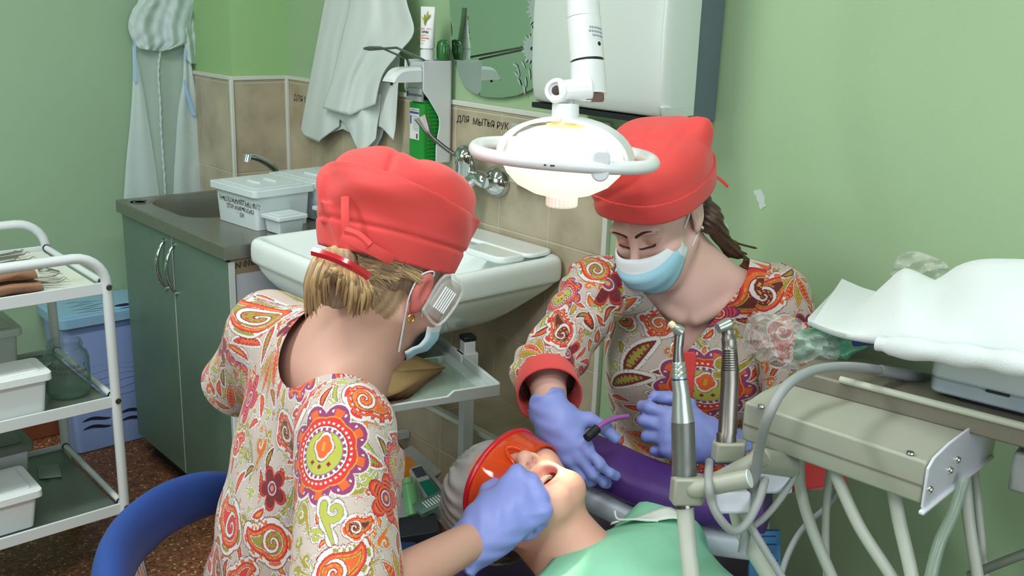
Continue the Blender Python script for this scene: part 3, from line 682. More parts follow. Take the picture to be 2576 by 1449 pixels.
def loft(name, curves, val, mat, parent, nu=44, amp=.010, freq=2.2, ph=0., ax=0, nv=7, crump=0., th=.0025):
    S = []
    for c in curves:
        c = np.array(c, float); d = np.r_[0, np.cumsum(np.linalg.norm(np.diff(c, axis=0), axis=1))]; u = np.linspace(0, d[-1], nu)
        S.append(np.stack([np.interp(u, d, c[:, 0]), np.interp(u, d, c[:, 1])], 1))
    S = np.array(S); Z = np.array([spline(np.c_[S[:, j], np.zeros(len(S))], nv)[:, :2] for j in range(nu)]).transpose(1, 0, 2); G = []
    for i, row in enumerate(Z):
        k = i/(len(Z)-1); r = []
        for j, (x, y) in enumerate(row):
            u = j/(nu-1); dd = amp*(.4+.6*k)*(math.sin(2*PI*freq*u*.6+ph+1.2*k+.8*math.sin(3.1*k+2*u))+.4*math.sin(2*PI*freq*1.4*u+2*ph+2.2*k))-.008*k
            if crump: dd += crump*(math.sin(x*.10+2*math.sin(y*.05+ph))*math.sin(y*.08+1.8*math.sin(x*.05))+.8*math.sin(x*.055-y*.06+ph))
            r.append(PL(x, y, ax, val-amp*1.5+dd))
        G.append(r)
    return MB().grid(G).build(name, mat, parent, solid=th, smooth=180)
loft('sleeve', [[(845, -120), (905, -120)], [(818, 0), (892, 0)], [(797, 110), (866, 110)], [(780, 200), (858, 200)], [(765, 280), (855, 275)], [(757, 328), (766, 343), (803, 358), (809, 350), (853, 318)]], 1.772, CLOTH, t, freq=1.6, ph=.4, amp=.008)
loft('front_panel', [[(862, -120), (1004, -120)], [(880, 0), (1022, 0)], [(864, 78), (1041, 80)], [(850, 140), (1003, 134)], [(834, 205), (962, 190)], [(812, 272), (880, 290), (944, 262)]], 1.745, CLOTH, t, freq=2.4, ph=1.2, nu=60, amp=.011)
loft('side_panel', [[(925, 140), (1006, 118)], [(930, 220), (1002, 200)], [(936, 275), (998, 270)], [(940, 312), (962, 322), (990, 353), (995, 320)]], 1.768, CLOTH, t, freq=1.2, ph=2., amp=.006)
loft('lower_panel', [[(815, 245), (958, 235)], [(845, 292), (955, 275)], [(868, 310), (950, 310)], [(884, 340), (906, 390), (946, 350)]], 1.757, CLOTH, t, freq=1.8, ph=.2, amp=.008)
loft('back_panel', [[(850, 200), (968, 220)], [(838, 280), (966, 270)], [(826, 312), (900, 330), (965, 320)], [(824, 337), (868, 322), (905, 350), (938, 384), (960, 345)]], 1.779, CLOTH, t, freq=1.4, ph=2.2, amp=.005)
MB().tube(spline([A(1.788, 2.62, 1.73), A(1.75, 2.62, 1.72), A(1.73, 2.62, 1.735)], 5), .005, 8).build('hook', CHROME, t)
# ------------------------------------------------------------------ disposable gown on the far wall
NW = M('nonwoven_film', (196, 216, 206), rough=.7, alpha=.62, var=.03, scale=20, bump=.2, bscale=120)
NW2 = M('nonwoven_layer', (204, 222, 220), rough=.7, alpha=.78, var=.04, scale=20, bump=.25, bscale=90)
NWB = M('blue_ribbon', (150, 190, 228), rough=.6)
t = thing('disposable_gown', 'translucent white disposable gown with blue ties hanging beside the pillar', 'gown', (1.45, 3.5, 1.6))
a = MB(); drape(a, [(60, 330, 470), (115, 332, 475), (200, 335, 488), (300, 330, 500), (380, 322, 520), (400, 320, 522), (430, 318, 512), (500, 310, 516), (540, 308, 516)], 1, 3.535, amp=.006, freq=2.4, ph=.3, nu=60)
a.build('skirt', NW, t, smooth=180)
a = MB(); drape(a, [(120, 334, 340), (200, 334, 356), (300, 328, 372), (400, 318, 388), (500, 312, 402), (540, 312, 404)], 1, 3.522, amp=.005, freq=1.2, ph=1.)
a.build('left_flap', NW2, t, smooth=180)
a = MB(); drape(a, [(120, 462, 474), (200, 460, 487), (280, 448, 500), (400, 440, 524), (430, 438, 510), (500, 436, 516), (540, 436, 516)], 1, 3.522, amp=.006, freq=1.6, ph=2.6)
a.build('right_flap', NW2, t, smooth=180)
loft('bunched_top', [[(352, -60), (488, -60)], [(348, 0), (486, 0)], [(333, 25), (486, 25)], [(322, 62), (480, 60)], [(328, 90), (480, 92)], [(340, 112), (478, 108)], [(350, 122), (400, 130), (440, 122)]], 3.52, NW2, t, nu=90, amp=.014, freq=3.4, ph=.9, ax=1, nv=10, crump=.004, th=.0008)
loft('sleeve', [[(440, 0), (486, 0)], [(455, 60), (494, 60)], [(462, 100), (506, 100)], [(470, 150), (480, 160), (508, 162), (514, 148)]], 3.525, NW2, t, amp=.010, freq=2., ph=2., ax=1, crump=.005, th=.0008)
for k, rows in enumerate(([(0, 364, 371), (40, 352, 358), (90, 338, 343), (150, 336, 342), (205, 336, 344)], [(20, 465, 470), (90, 465, 470), (150, 463, 468)], [(200, 461, 466), (240, 468, 476), (290, 482, 492)], [(330, 502, 508), (380, 502, 509), (410, 505, 511), (480, 507, 514)])):
    a = MB(); drape(a, rows, 1, 3.508, nu=4, amp=.001, freq=1.); a.build('tie', NWB, t, smooth=180)
a = MB(); R = spline([(404, 128), (398, 180), (403, 260), (406, 340), (412, 420), (416, 490)], 14); rows = []
for i, (x, y) in enumerate(R):
    p = PL(x+.7*math.sin(i*1.3), y, 1, 3.514+.0015*math.sin(i*2.1)); rows.append(p)
a.tube(rows, [.0042+.0012*math.sin(i*1.7) for i in range(len(rows))], 8); a.build('centre_seam', NW2, t, smooth=180)
# ------------------------------------------------------------------ laundry bin
BL = M('blue_plastic', (146, 170, 222), rough=.35, var=.03); BL2 = M('blue_lid_plastic', (142, 184, 212), rough=.35, var=.03)
t = thing('laundry_bin', 'pale blue lidded plastic bin in the corner behind the white trolley', 'bin', (1.14, 3.42, 0))
b = MB(); fr = None
b.rbox((1.135, 3.425, .233), (.30, .225, .464), .02, taper=.9)
BLK = M('bin_slot_dark', (26, 30, 52), rough=.9)
for z in (.088, .118):
    for cxx in (1.07, 1.20):
        G = [[A(cxx+(u-.5)*.10, 3.3135+.0075*(1-z/.464)-.0006+.001, z+.006*math.sin(u*5)+s*.006*math.sin(PI*u)**.6) for s in (-1, 1)] for u in np.linspace(0, 1, 13)]
        b.grid(G, 1)
for z in (.36, .40, .32):
    G = [[A(.9868+.0012*(z-.36)*10-.0012, 3.36+u*.12, z+.02-.05*u+s*.005*math.sin(PI*u)) for s in (-1, 1)] for u in np.linspace(0, 1, 9)]; b.grid(G, 1)
for k in range(9):
    G = [[A(1.0+u*.24, 3.3128+.0075*.4, .20+.022*k+.006*math.sin(u*7+k)+s*.0012) for s in (-1, 1)] for u in np.linspace(.1, .95, 13)]; b.grid(G, 2)
b.build('bin_body', [BL, BLK, M('blue_plastic_pale', (150, 174, 220), rough=.35)], t, bevel=.003)
l = MB().rbox((1.135, 3.42, .482), (.33, .25, .034), .025); l.rbox((1.135, 3.425, .501), (.3, .215, .006), .02)
for k in range(7):
    G = [[A(1.03+.035*(k % 2)+u*.1, 3.33+.022*k+.004*math.sin(u*6+k), .5046+s*0) + A(0, s*.0016*math.sin(PI*u), 0) for s in (-1, 1)] for u in np.linspace(0, 1, 11)]; l.grid(G, 1)
l.lathe([(.034, .5045), (.04, .508), (.045, .504)], (A(1.20, 3.338, 0), np.eye(3)), 24, m=0, sy=.6); l.lathe([(0, .5052), (.034, .505)], (A(1.20, 3.338, 0), np.eye(3)), 24, m=1, sy=.6)
l.build('bin_lid', [BL2, BLK], t, bevel=.004, seg=3)
# ------------------------------------------------------------------ white tube trolley at the left
t = thing('instrument_trolley', 'white tubular three-shelf trolley at the left edge of the room', 'trolley', (.5, 2.63, 0))
TX0, TX1, TY0, TY1 = .17, .828, 2.41, 2.865
for yy in (TY0, TY1):
    pts = [A(TX1, yy, .06)]+[A(TX1, yy, .2+.1*k) for k in range(7)]+[A(TX1-.075+.075*math.cos(a), yy, .855+.075*math.sin(a)) for a in np.linspace(0, PI/2, 8)]+[A(TX0+.075-.075*math.sin(a), yy, .855+.075*math.cos(a)) for a in np.linspace(0, PI/2, 8)]+[A(TX0, yy, .8-.1*k) for k in range(7)]+[A(TX0, yy, .06)]
    MB().tube(pts, .0125, 14).build('side_loop', WHITEE, t, smooth=60)
for zz, sm in ((.85, M('cream_shelf_sheet', (206, 212, 198), rough=.4, var=.03)), (.55, SHEET), (.25, SHEET)):
    s = MB().box(((TX0+TX1)/2, (TY0+TY1)/2, zz-.004), (TX1-TX0-.03, TY1-TY0-.02, .008)).build('shelf', sm, t)
    for yy in (TY0, TY1): MB().box(((TX0+TX1)/2, yy, zz-.003), (TX1-TX0-.02, .006, .03)).build('shelf_lip', WHITEE, s, bevel=.0015)
    for xx in (TX0+.004, TX1-.004):
        r = MB().tube([A(xx, TY0+.01, zz+.008), A(xx, TY1-.01, zz+.008)], .0085, 12)
        for yy in (TY0+.016, TY1-.016): r.tube([A(xx, yy-.003, zz+.008), A(xx, yy+.003, zz+.008)], .0105, 12, m=1)
        r.build('cross_rail', [WHITEE, BLACKP], s, smooth=60)
    b = MB()
    b.lathe([(.0075, 0), (.007, .003), (.004, .0035), (.004, .002), (0, .002)], axframe((TX1+.001, TY0-.0125, zz), (0, -1, 0)), 14); b.build('bolt', DARKM, s)
for x in (TX0, TX1):
    for y in (TY0, TY1):
        MB().lathe([(0, .0), (.022, .008), (.028, .03), (.022, .055), (0, .06)], axframe((x, y, 0), (0, 0, 1)), 14).build('caster', BLACKP, t, smooth=60)
tub('storage_box', 'tall white lidded box at the back of the middle trolley shelf', 'box', A(.67, 2.655, .551), (-1, 0, 0), (0, 1, 0), .34, .15, .158, M('milky_box_plastic', (186, 194, 184), rough=.4), grip=False, taper=.95)
tub('storage_box', 'low white lidded box at the front of the middle trolley shelf', 'box', A(.668, 2.432, .551), (-1, 0, 0), (0, 1, 0), .36, .1, .105, WHITEP, taper=.95)
tub('storage_box', 'grey-lidded white box at the back of the bottom trolley shelf', 'box', A(.675, 2.68, .251), (-1, 0, 0), (0, 1, 0), .36, .13, .125, WHITEP, grip=False, taper=.93, lidmat=M('grey_lid_plastic', (128, 134, 126), rough=.45))
tub('storage_box', 'white box with round knob and green lettering on the bottom trolley shelf', 'box', A(.62, 2.435, .251), (-1, 0, 0), (0, 1, 0), .3, .14, .105, WHITEP, grip=False, taper=.92, knob=True, green='ЕДПО-3-01')
# glass jar with marker writing
t = thing('glass_jar', 'empty greenish glass jar with marker writing on the middle trolley shelf', 'jar', (.766, 2.505, .551))
jc = A(.748, 2.515, .5515); pr = [(0, .001), (.044, .001), (.052, .008), (.055, .02), (.055, .098), (.051, .112), (.042, .122), (.0395, .127), (.0425, .131), (.0425, .136), (.0395, .139), (.0395, .146), (.037, .146), (.0368, .124), (.048, .11), (.0525, .096), (.0525, .02), (.048, .006), (0, .0045)]
MB().lathe(pr, (jc, np.eye(3)), 40).build('jar_glass', GLASS, t, smooth=50)
lb = MB(); vd = nrm(A(-jc[0], -jc[1], 0)); 
for s, z in (('ОБЕЗЗАРАЖ. Т', .088), ('ВАТНОК ПЛЕВА', .073)):
    q = MB(); text(q, s, (A(0, 0, 0), np.eye(3)), .0135, 0, jit=.0006)
    V = np.array(q.v); sx = A(-vd[1], vd[0], 0)
    Vn = []
    for x, y, _ in V:
        a = x/.0556; Vn.append(jc+(vd*math.cos(a)+sx*math.sin(a))*.0556+ZZ*(z+y))
    lb.add(Vn, q.f)
lb.build('marker_writing', INK, t, smooth=0)
tag(MB().add([PL(x, y, 2, .5525) for x, y in ((56, 912), (131, 912), (107, 932), (52, 928))]+[PL(x, y, 2, .5512) for x, y in ((56, 912), (131, 912), (107, 932), (52, 928))], [[3, 2, 1, 0], [4, 5, 6, 7], [0, 1, 5, 4], [1, 2, 6, 5], [2, 3, 7, 6], [3, 0, 4, 7]]).build('paper_card', PAPER), 'small white card lying beside the glass jar on the trolley', 'card')
G = [[PL(93+58*u+4*v, 1172+33*v-6*u, 2, .2525+.004*math.sin(5*u+3*v)**2) for v in np.linspace(0, 1, 8)] for u in np.linspace(0, 1, 10)]
tag(MB().grid(G).build('paper_sachet', M('thin_sachet', (150, 164, 148), rough=.5, alpha=.8), solid=.001), 'crumpled thin sachet lying on the bottom trolley shelf', 'sachet')
# kraft packets and instruments on the top shelf
def packet(name, label, x0, x1, y0, y1, z0, h, mat, rot=0.):
    G = []
    for k in range(13):
        u = k/12; x = x0+(x1-x0)*u; hh = h*(.3+.7*math.sin(PI*min(1, u*1.6)/2)) if u < .6 else h*(1-.25*((u-.6)/.4)**2)
        ring = []
        for a in np.linspace(0, 2*PI, 20, endpoint=False):
            y = (y0+y1)/2+(y1-y0)/2*np.sign(math.cos(a))*abs(math.cos(a))**.6; zz = z0+hh/2+hh/2*np.sign(math.sin(a))*abs(math.sin(a))**.7
            ring.append(A(x+rot*(y-y0), y+.003*math.sin(9*u+a*2), zz+.0012*math.sin(14*u+3*a)))
        G.append(ring)
    m = MB().grid(G, wrap=True); m.f += [list(range(20))[::-1], [240+j for j in range(20)]]; m.m += [0, 0]
    return tag(m.build(name, mat, smooth=50), label, 'packet')
packet('kraft_packet', 'lower brown paper instrument packet on the top trolley shelf', .5, .69, 2.436, 2.524, .8528, .024, KRAFT)
packet('kraft_packet', 'upper brown paper instrument packet stacked on the trolley', .49, .684, 2.454, 2.549, .8795, .026, KRAFT)
def probe(label, p, q, tipdir, mat=STEEL, r=.0026, grp='hand instruments on the trolley'):
    P = np.array([p, p*.7+q*.3, p*.3+q*.7, q]); d = nrm(q-p); e = q+d*.012+tipdir*.006; e2 = e+d*.006-tipdir*.004
    return tag(MB().tube(list(spline(P, 3))+[e, e2], [r*.7]+[r]*8+[r*.6, r*.4, r*.25], 8).build('dental_probe', mat, smooth=60), label, 'instrument', grp)
rnd = random.Random(3)
for i, (y0, x1, dz) in enumerate(((632, 52, 0), (640, 60, .002), (646, 44, .005), (652, 74, .001), (657, 80, .004), (661, 58, .008), (637, 30, .007), (655, 36, .011))):
    probe('thin steel probe in the pile beyond the trolley handle', PL(-60, y0+22-3*i % 7, 2, .856+dz), PL(x1, y0, 2, .856+dz), A(-.3, .4, .8))
for i, (xx, yy) in enumerate(((140, 693), (150, 702), (155, 706), (147, 710))):
    probe('steel instrument tip sticking out beside the kraft packets', PL(88, yy+6-i*2, 2, .856+.003*i), PL(xx, yy, 2, .857+.003*i), A(-.3, .4, .8), r=.003, grp='instruments out of the packets')
def ring_tool(label, c, r, ext):
    t = MB().tube([c+A(math.cos(a)*r, math.sin(a)*r, .003) for a in np.linspace(0, 2*PI, 20, endpoint=False)], .0022, 8, closed=True); t.tube([c+A(r, 0, .003), ext], .003, 8)
    return tag(t.build('ring_forceps', STEEL), label, 'instrument')
ring_tool('steel ring-handled tool resting behind the upper kraft packet', PL(112, 682, 2, .855), .014, PL(148, 683, 2, .858))
# ------------------------------------------------------------------ glass-topped instrument table
t = thing('glass_table', 'white instrument table with glass top under the washbasin', 'table', (1.3, 1.9, 0))
TH = .68; C0 = PL(1255, 963, 2, TH); tu = nrm(A(-.966, .255, 0)); tv = nrm(A(.262, .965, 0)); LU, LV = .50, .6
P2 = lambda u, v, z=TH: C0+tu*u+tv*v+ZZ*(z-TH)
fr = (P2(0, 0), np.stack([tu, tv, ZZ], 1))
r = MB(); h = .03
r.prism([(0, -.03), (LU, -.03), (LU, 0-.012), (.135, -.012), (.12, 0), (0, 0)], .008, (P2(0, 0), np.stack([tu, ZZ, -tv], 1)))
for c, d in (((LU/2, LV, -.015), (LU, .008, .03)), ((0, LV/2, -.015), (.008, LV, .03)), ((LU, LV/2, -.015), (.008, LV, .03)), ((.018, LV/2, -.026), (.03, LV-.01, .004))): r.box(c, d, fr)
r.build('tray_rim', WHITEE, t, bevel=.0015)
MB().box((LU/2, LV/2, -.022), (LU-.012, LV-.012, .006), fr).build('glass_top', M('pale_green_glass', (196, 222, 206), rough=.03, alpha=.34, var=0., spec=.8), t)
for u, v, tall in ((-.022, .235, 1), (LU+.022, .50, 2), (LU-.03, .03, 0)):
    l = MB(); top = TH-.031 if not tall else TH+.03
    l.box((u, v, top/2-TH), (.032, .032, top), fr)
    if u > 0 and v < .1: continue
    leg = l.build('leg', WHITEE, t, bevel=.003)
    if tall:
        MB().box((u, v, .037), (.036, .036, .014), fr).build('end_cap', BLACKP if tall == 1 else WHITEP, leg, bevel=.004)
        MB().box((u+.004*(1 if tall == 1 else -1), v-.002, -.03), (.05, .045, .06), fr).build('bracket', WHITEE, leg, bevel=.003)
LS = .36
def P3(px, py, z): return PL(px, py, 2, z)
b0 = A(1.31, 1.515, .39)
bx = MB(); fl = (b0, np.stack([tu, tv, ZZ], 1)); BW, BD, BH = .40, .40, .085
MB().box((.2, .32, -BH-.009), (.42, .66, .012), fl).build('lower_shelf', WHITEE, t)
MB().box((LU/2, LV-.045, -.36), (LU-.04, .02, .02), fr).build('stretcher', WHITEE, t)
bt = thing('supply_box', 'open white box of dental supplies on the lower table shelf', 'box', b0)
for c, d in (((BW/2, 0, -BH/2), (BW, .004, BH)), ((BW/2, BD, -BH/2), (BW, .004, BH)), ((0, BD/2, -BH/2), (.004, BD, BH)), ((BW, BD/2, -BH/2), (.004, BD, BH)), ((BW/2, BD/2, -BH+.002), (BW, BD, .004)), ((-.004, BD/2, -.004), (.012, BD, .006)), ((BW/2, -.004, -.004), (BW, .012, .006))): bx.box(c, d, fl)
bx.build('box_shell', M('box_grey_white', (186, 186, 186), rough=.5), bt, bevel=.001)
def item(name, label, cat, px, py, t_, d, rotz, tilt, mat, rb=.004, extra=None, group=None):
    o = PL(px, py, 2, t_); x = HR*math.cos(rotz)+HA*math.sin(rotz); x = nrm(x+ZZ*tilt); z = nrm(ZZ-x*(ZZ@x)); y = np.cross(z, x)
    f = (o, np.stack([x, y, z], 1)); m = MB().rbox((0, 0, 0), d, rb, f)
    if extra: extra(m, f)
    return tag(m.build(name, mat if isinstance(mat, list) else [mat], bevel=.0015), label, cat, group)
CARTON = M('white_carton', (178, 182, 178), rough=.6); TEAL = M('teal_print', (0, 122, 100), rough=.5); AMBER = M('amber_acrylic', (205, 120, 20), rough=.15, alpha=.92)
o = lambda m, f: (m.box((-.03, 0, .0185), (.03, .03, .001), f, 1), m.box((.02, 0, .0185), (.045, .0335, .001), f, 2))
item('carton', 'white carton with dark panel and teal end in the supply box', 'carton', 1064, 1222, .388, (.1, .034, .036), -.9, -.55, [CARTON, PRINTK, TEAL], extra=o)
item('carton', 'tall pale carton leaning at the back of the supply box', 'carton', 1050, 1172, .392, (.11, .075, .02), -.5, -.5, CARTON)
am = MB(); q = PL(1021, 1180, 2, .42); f = (q, np.stack([HR, nrm(UP+HA*.3), np.cross(HR, nrm(UP+HA*.3))], 1))
am.prism([(-.022, -.04), (.022, -.04), (.022, .012)]+[(.022*math.cos(a), .012+.02*math.sin(a)) for a in np.linspace(.2, PI-.2, 9)]+[(-.022, .012)], .0022, f)
tag(am.build('light_shield', AMBER, smooth=0), 'orange amber light shield standing in the supply box', 'shield')
def bottle(name, label, p, ax, L, r, mat, capmat):
    t = thing(name, label, 'bottle', p); f = axframe(p, ax)
    MB().lathe([(r*.5, 0), (r, .004), (r, L*.8), (r*.6, L*.86), (r*.5, L*.88)], f, 18).build('bottle_body', mat, t, smooth=50)
    MB().lathe([(r*.62, L*.86), (r*.62, L), (0, L+.001)], f, 18).build('cap', capmat, t, smooth=50); return t
bottle('green_bottle', 'light green plastic bottle lying beside the teal carton', PL(1042, 1302, 2, .345), nrm(-HR*.22+UP*.75+HA*.5), .1, .019, M('light_green_plastic', (112, 178, 116), rough=.35), M('light_green_cap', (128, 190, 130), rough=.4))
q = lambda m, f: [m.box((-.03+.007*k, 0, .0065), (.003, .03, .0006), f, 1) for k in range(7)]
item('foil_packet', 'clear teal packet with a barcode across the supply box', 'packet', 1098, 1262, .39, (.105, .055, .012), .55, .25, [M('packet_film', (92, 118, 108), rough=.15), PAPER], extra=q)
item('teal_carton', 'teal carton end beside the white hair cap', 'carton', 1128, 1243, .36, (.045, .04, .03), .4, .2, TEAL)
item('dark_case', 'dark grey instrument case in the shadow of the supply box', 'case', 1075, 1212, .36, (.05, .02, .03), -.9, -.6, M('grey_case', (92, 84, 82), rough=.5))
item('dark_pouch', 'black pouch at the bottom of the supply box', 'pouch', 1040, 1345, .345, (.12, .09, .05), .2, .1, M('black_pouch', (26, 28, 32), rough=.6), rb=.015)
item('brown_case', 'dark red brown case lying in the supply box', 'case', 1095, 1350, .335, (.1, .05, .03), -1.0, -.2, M('red_brown_case', (78, 34, 26), rough=.35), rb=.012)
item('blue_pouch', 'dark blue pouch near the front lip of the supply box', 'pouch', 1040, 1398, .335, (.09, .05, .03), -.6, -.1, M('navy_pouch', (28, 48, 84), rough=.5), rb=.012)
# front lip of the drawer nearer the dentist
# ------------------------------------------------------------------ things on the glass table
def on(u, v, z=.0): return P2(u, v, TH-.019+z)
cs = thing('steel_cassette', 'shiny steel cassette lying on the glass table beside the white post', 'cassette', on(.1, .3))
f = (on(.105, .285), np.stack([nrm(tu+tv*-.03), nrm(tv+tu*.03), ZZ], 1))
MB().rbox((0, 0, .011), (.1, .15, .02), .006, f, taper=.94).build('cassette_body', CHROME, cs, bevel=.002)
MB().rbox((0, 0, .0225), (.103, .153, .004), .007, f).build('cassette_lid', CHROME, cs, bevel=.0015)
cs = thing('steel_cassette', 'second steel cassette further back under the washbasin', 'cassette', on(.1, .5))
f = (on(.12, .45), np.stack([tu, tv, ZZ], 1))
MB().rbox((0, 0, .016), (.12, .1, .03), .006, f, taper=.94).build('cassette_body', CHROME, cs, bevel=.002)
MB().rbox((0, 0, .0335), (.124, .104, .005), .007, f).build('cassette_lid', CHROME, cs, bevel=.0015)
kp = thing('kraft_wrap', 'opened brown paper wrap on the glass table behind the seated dentist', 'wrap', on(.25, .12))
edge = [(1122, 925), (1060, 952), (1010, 985), (955, 1006), (905, 1008), (880, 960), (930, 890), (968, 868), (1005, 872), (1035, 890)]
def kz(x, y): return .03+.010*math.sin(x*.021+y*.013)-.012*max(0, (y-960)/50)
cpt = (990, 935)
G = []
for x, y in edge+edge[:1]:
    G.append([PL(cpt[0]+(x-cpt[0])*k, cpt[1]+(y-cpt[1])*k, 2, TH-.019+kz(cpt[0]+(x-cpt[0])*k, cpt[1]+(y-cpt[1])*k)) for k in (0, .25, .5, .75, 1)])
MB().grid(G).build('top_sheet', KRAFT2, kp, solid=.001, smooth=60)
G = []
for (x, y), (x2, y2) in zip([(1122, 925), (1090, 940), (1060, 952), (1035, 968), (1010, 985), (980, 996), (955, 1006), (925, 1010)], [(1108, 938), (1075, 962), (1050, 985), (1022, 1002), (1000, 1006), (975, 1008), (950, 1010), (915, 1014)]):
    p, q = PL(x, y, 2, TH-.019+kz(x, y)), PL(x2, y2, 2, TH-.0175)
    G.append([p, p*.5+q*.5+A(.004, .004, .003), q])
MB().grid(G).build('folded_flap', KRAFT, kp, solid=.001, smooth=30)
G = [[PL(x+(x2-x)*k, y+(y2-y)*k, 2, TH-.018+.0015*k) for k in (0, .5, 1)] for (x, y), (x2, y2) in zip([(905, 1005), (950, 1008), (990, 1008), (1030, 1002)], [(925, 1016), (965, 1014), (1005, 1010), (1042, 992)])]
MB().grid(G).build('lower_sheet', KRAFT2, kp, solid=.001)
pk = MB(); G = [[PL(955+55*u, 868-28*math.sin(PI*u)*k+25*(1-k), 2, TH+.008+.018*k) for k in (0, .5, 1)] for u in np.linspace(0, 1, 8)]
pk.grid(G); pk.build('upright_flap', M('kraft_paper_pink', (150, 112, 88), rough=.85, var=.1), kp, solid=.001)
mt = thing('mouth_mirror', 'steel dental mouth mirror lying on the brown paper wrap', 'mirror', PL(958, 978, 2, TH+.02))
q = PL(957, 977, 2, TH+.03); hd = PL(938, 925, 2, TH+.03)
MB().lathe([(0, 0), (.0105, .0), (.011, .002), (.006, .004), (0, .0045)], axframe(q, nrm(A(-.35, -.35, .9))), 20).build('mirror_head', DARKM, mt, smooth=40)
MB().tube([q, q*.7+hd*.3, hd, PL(928, 900, 2, TH+.034)], [.002, .0035, .0042, .004], 10).build('handle', DARKM, mt)
for i, (a, b, tip, lb) in enumerate((((964, 903), (966, 888), None, 'thin dark bur standing in the brown paper wrap'), ((976, 905), (1005, 898), None, 'slim pink-handled bur lying on the brown wrap'), ((979, 918), (1006, 918), (222, 205, 170), 'bur with a cream tip lying on the brown wrap'))):
    t = MB().tube([PL(*a, 2, TH+.028), PL(*b, 2, TH+.03+(i == 0)*.02)], .0014, 8)
    if tip: t.lathe([(0, -.003), (.003, -.002), (.0035, .001), (.002, .004), (0, .005)], axframe(PL(*a, 2, TH+.029), PL(*b, 2, TH+.03)-PL(*a, 2, TH+.029)), 10, m=1)
    tag(t.build('dental_bur', [DARKM, M('cream_tip', (222, 205, 170), rough=.6)]), lb, 'bur')
tag(MB().lathe([(0, -.004), (.0035, -.002), (.004, 0), (.003, .003), (0, .004)], axframe(PL(952, 926, 2, TH+.03), ZZ), 12).build('green_bead', M('green_bead', (20, 140, 100), rough=.4)), 'tiny green bead on the brown paper wrap', 'bead')
tag(MB().grid([[PL(925+22*u+4*math.sin(7*v), 890+42*v, 2, TH+.03+.012*math.sin(5*u+4*v)) for v in np.linspace(0, 1, 9)] for u in np.linspace(0, 1, 7)]).build('tissue', PAPER, solid=.001, smooth=30), 'crumpled white tissue beside the seated dentist neck', 'tissue')
# ------------------------------------------------------------------ operating lamp
LWHITE = M('lamp_white_enamel', (216, 220, 220), rough=.28, var=.02)
lamp = thing('operating_lamp', 'glowing dental operating lamp on a white arm with an oval handle ring', 'lamp', W(1418, 400, 1.6))
a0, a1, a2, a3 = W(1462, -60, 1.6), W(1468, 45, 1.6), W(1477, 152, 1.6), W(1483, 160, 1.6)
top = A(a0[0]+.01, a0[1]+.02, CZ)
ax_ = nrm(a2-a1); up_ = a0+(a0-a1)*1.2
m = MB().tube([top, A(top[0], top[1], 2.0), up_, a0, a1], [.03, .03, .03, .0268, .0268], 28)
m.tube([a1+ax_*.0004, a1+ax_*.001, a2], [.0268, .0278, .0278], 28); m.build('arm', LWHITE, lamp, smooth=50)
cl = MB().lathe([(.06, 0), (.06, .02), (0, .02)], (A(top[0], top[1], CZ-.02), np.eye(3)), 28); cl.build('ceiling_rosette', LWHITE, lamp)
MB().tube([a2, a2+ax_*.004], .0255, 28).build('joint_gap', BLACKP, lamp)
lw = MB(); e0, e1 = a2+ax_*.004, W(1482, 240, 1.6); lw.tube([e0, e0*.4+e1*.6, e1], [.0278, .0285, .0287], 28); lw.build('lower_collar', LWHITE, lamp, smooth=50)
jc, je = W(1402, 229, 1.575), W(1485, 222, 1.585)
MB().tube([jc, jc*.6+je*.4, je], [.0165, .0165, .022], 20).build('elbow_block', LWHITE, lamp, bevel=.003)
fj = axframe(jc, nrm(-FW*.9-RT*.35+UP*.1))
MB().lathe([(.0195, -.025), (.0195, .006), (.018, .009), (.0125, .009), (.0115, .004)], fj, 28).build('joint_ring', LWHITE, lamp, smooth=50)
MB().lathe([(.0115, .0035), (.008, .004), (.007, .007), (.004, .0075), (0, .0075)], fj, 18).build('joint_screw', M('worn_dark_metal', (66, 50, 44), rough=.5, metal=.6), lamp)
MB().rbox((0, 0, 0), (.03, .02, .01), .004, (W(1495, 246, 1.585), np.stack([RT, FW, UP], 1))).build('stop_lug', M('rust_grey', (92, 66, 60), rough=.7), lamp)
lb = MB(); s_ax = nrm(np.cross(ax_, -FW)); n_ax = nrm(np.cross(s_ax, ax_)); n_ax = n_ax if n_ax@FW < 0 else -n_ax; lc = W(1472, 90, 1.6)
def cyl(m, u0, u1, v0, v1, r, mi):
    G = [[lc+ax_*v+(n_ax*math.cos(u)+RT*math.sin(u))*r for v in (v0, v1)] for u in np.linspace(u0, u1, 7)]; m.grid(G, mi)
cyl(lb, .08, 1.25, -.016, .010, .0281, 0)
for k, (a, b) in enumerate(((.2, 1.2), (.15, 1.22), (.35, 1.22))):
    for q in range(7): 
        u = a+(b-a)*q/7; cyl(lb, u, u+(b-a)*.105, -.009+.0062*k, -.0055+.0062*k, .02825, 1)
lb.build('rating_label', [PAPER, M('faded_print', (128, 140, 156), rough=.7)], lamp, smooth=0)
MB().lathe([(0, 0), (.0035, .0004), (.0035, -.001)], axframe(lc+ax_*.0175+(n_ax*math.cos(.78)+RT*math.sin(.78))*.0277, n_ax*math.cos(.78)+RT*math.sin(.78)), 12).build('set_screw', BLACKP, lamp)
LC = W(1418, 404, 1.6)                                   # centre of the head
hub0, hub1 = W(1423, 262, 1.59), W(1421, 318, 1.595)
MB().tube([hub0, hub1], [.0215, .0228], 26).build('hub', LWHITE, lamp, smooth=50)
MB().tube([W(1436, 250, 1.59), W(1434, 268, 1.59)], .006, 10).build('pivot_pin', LWHITE, lamp)
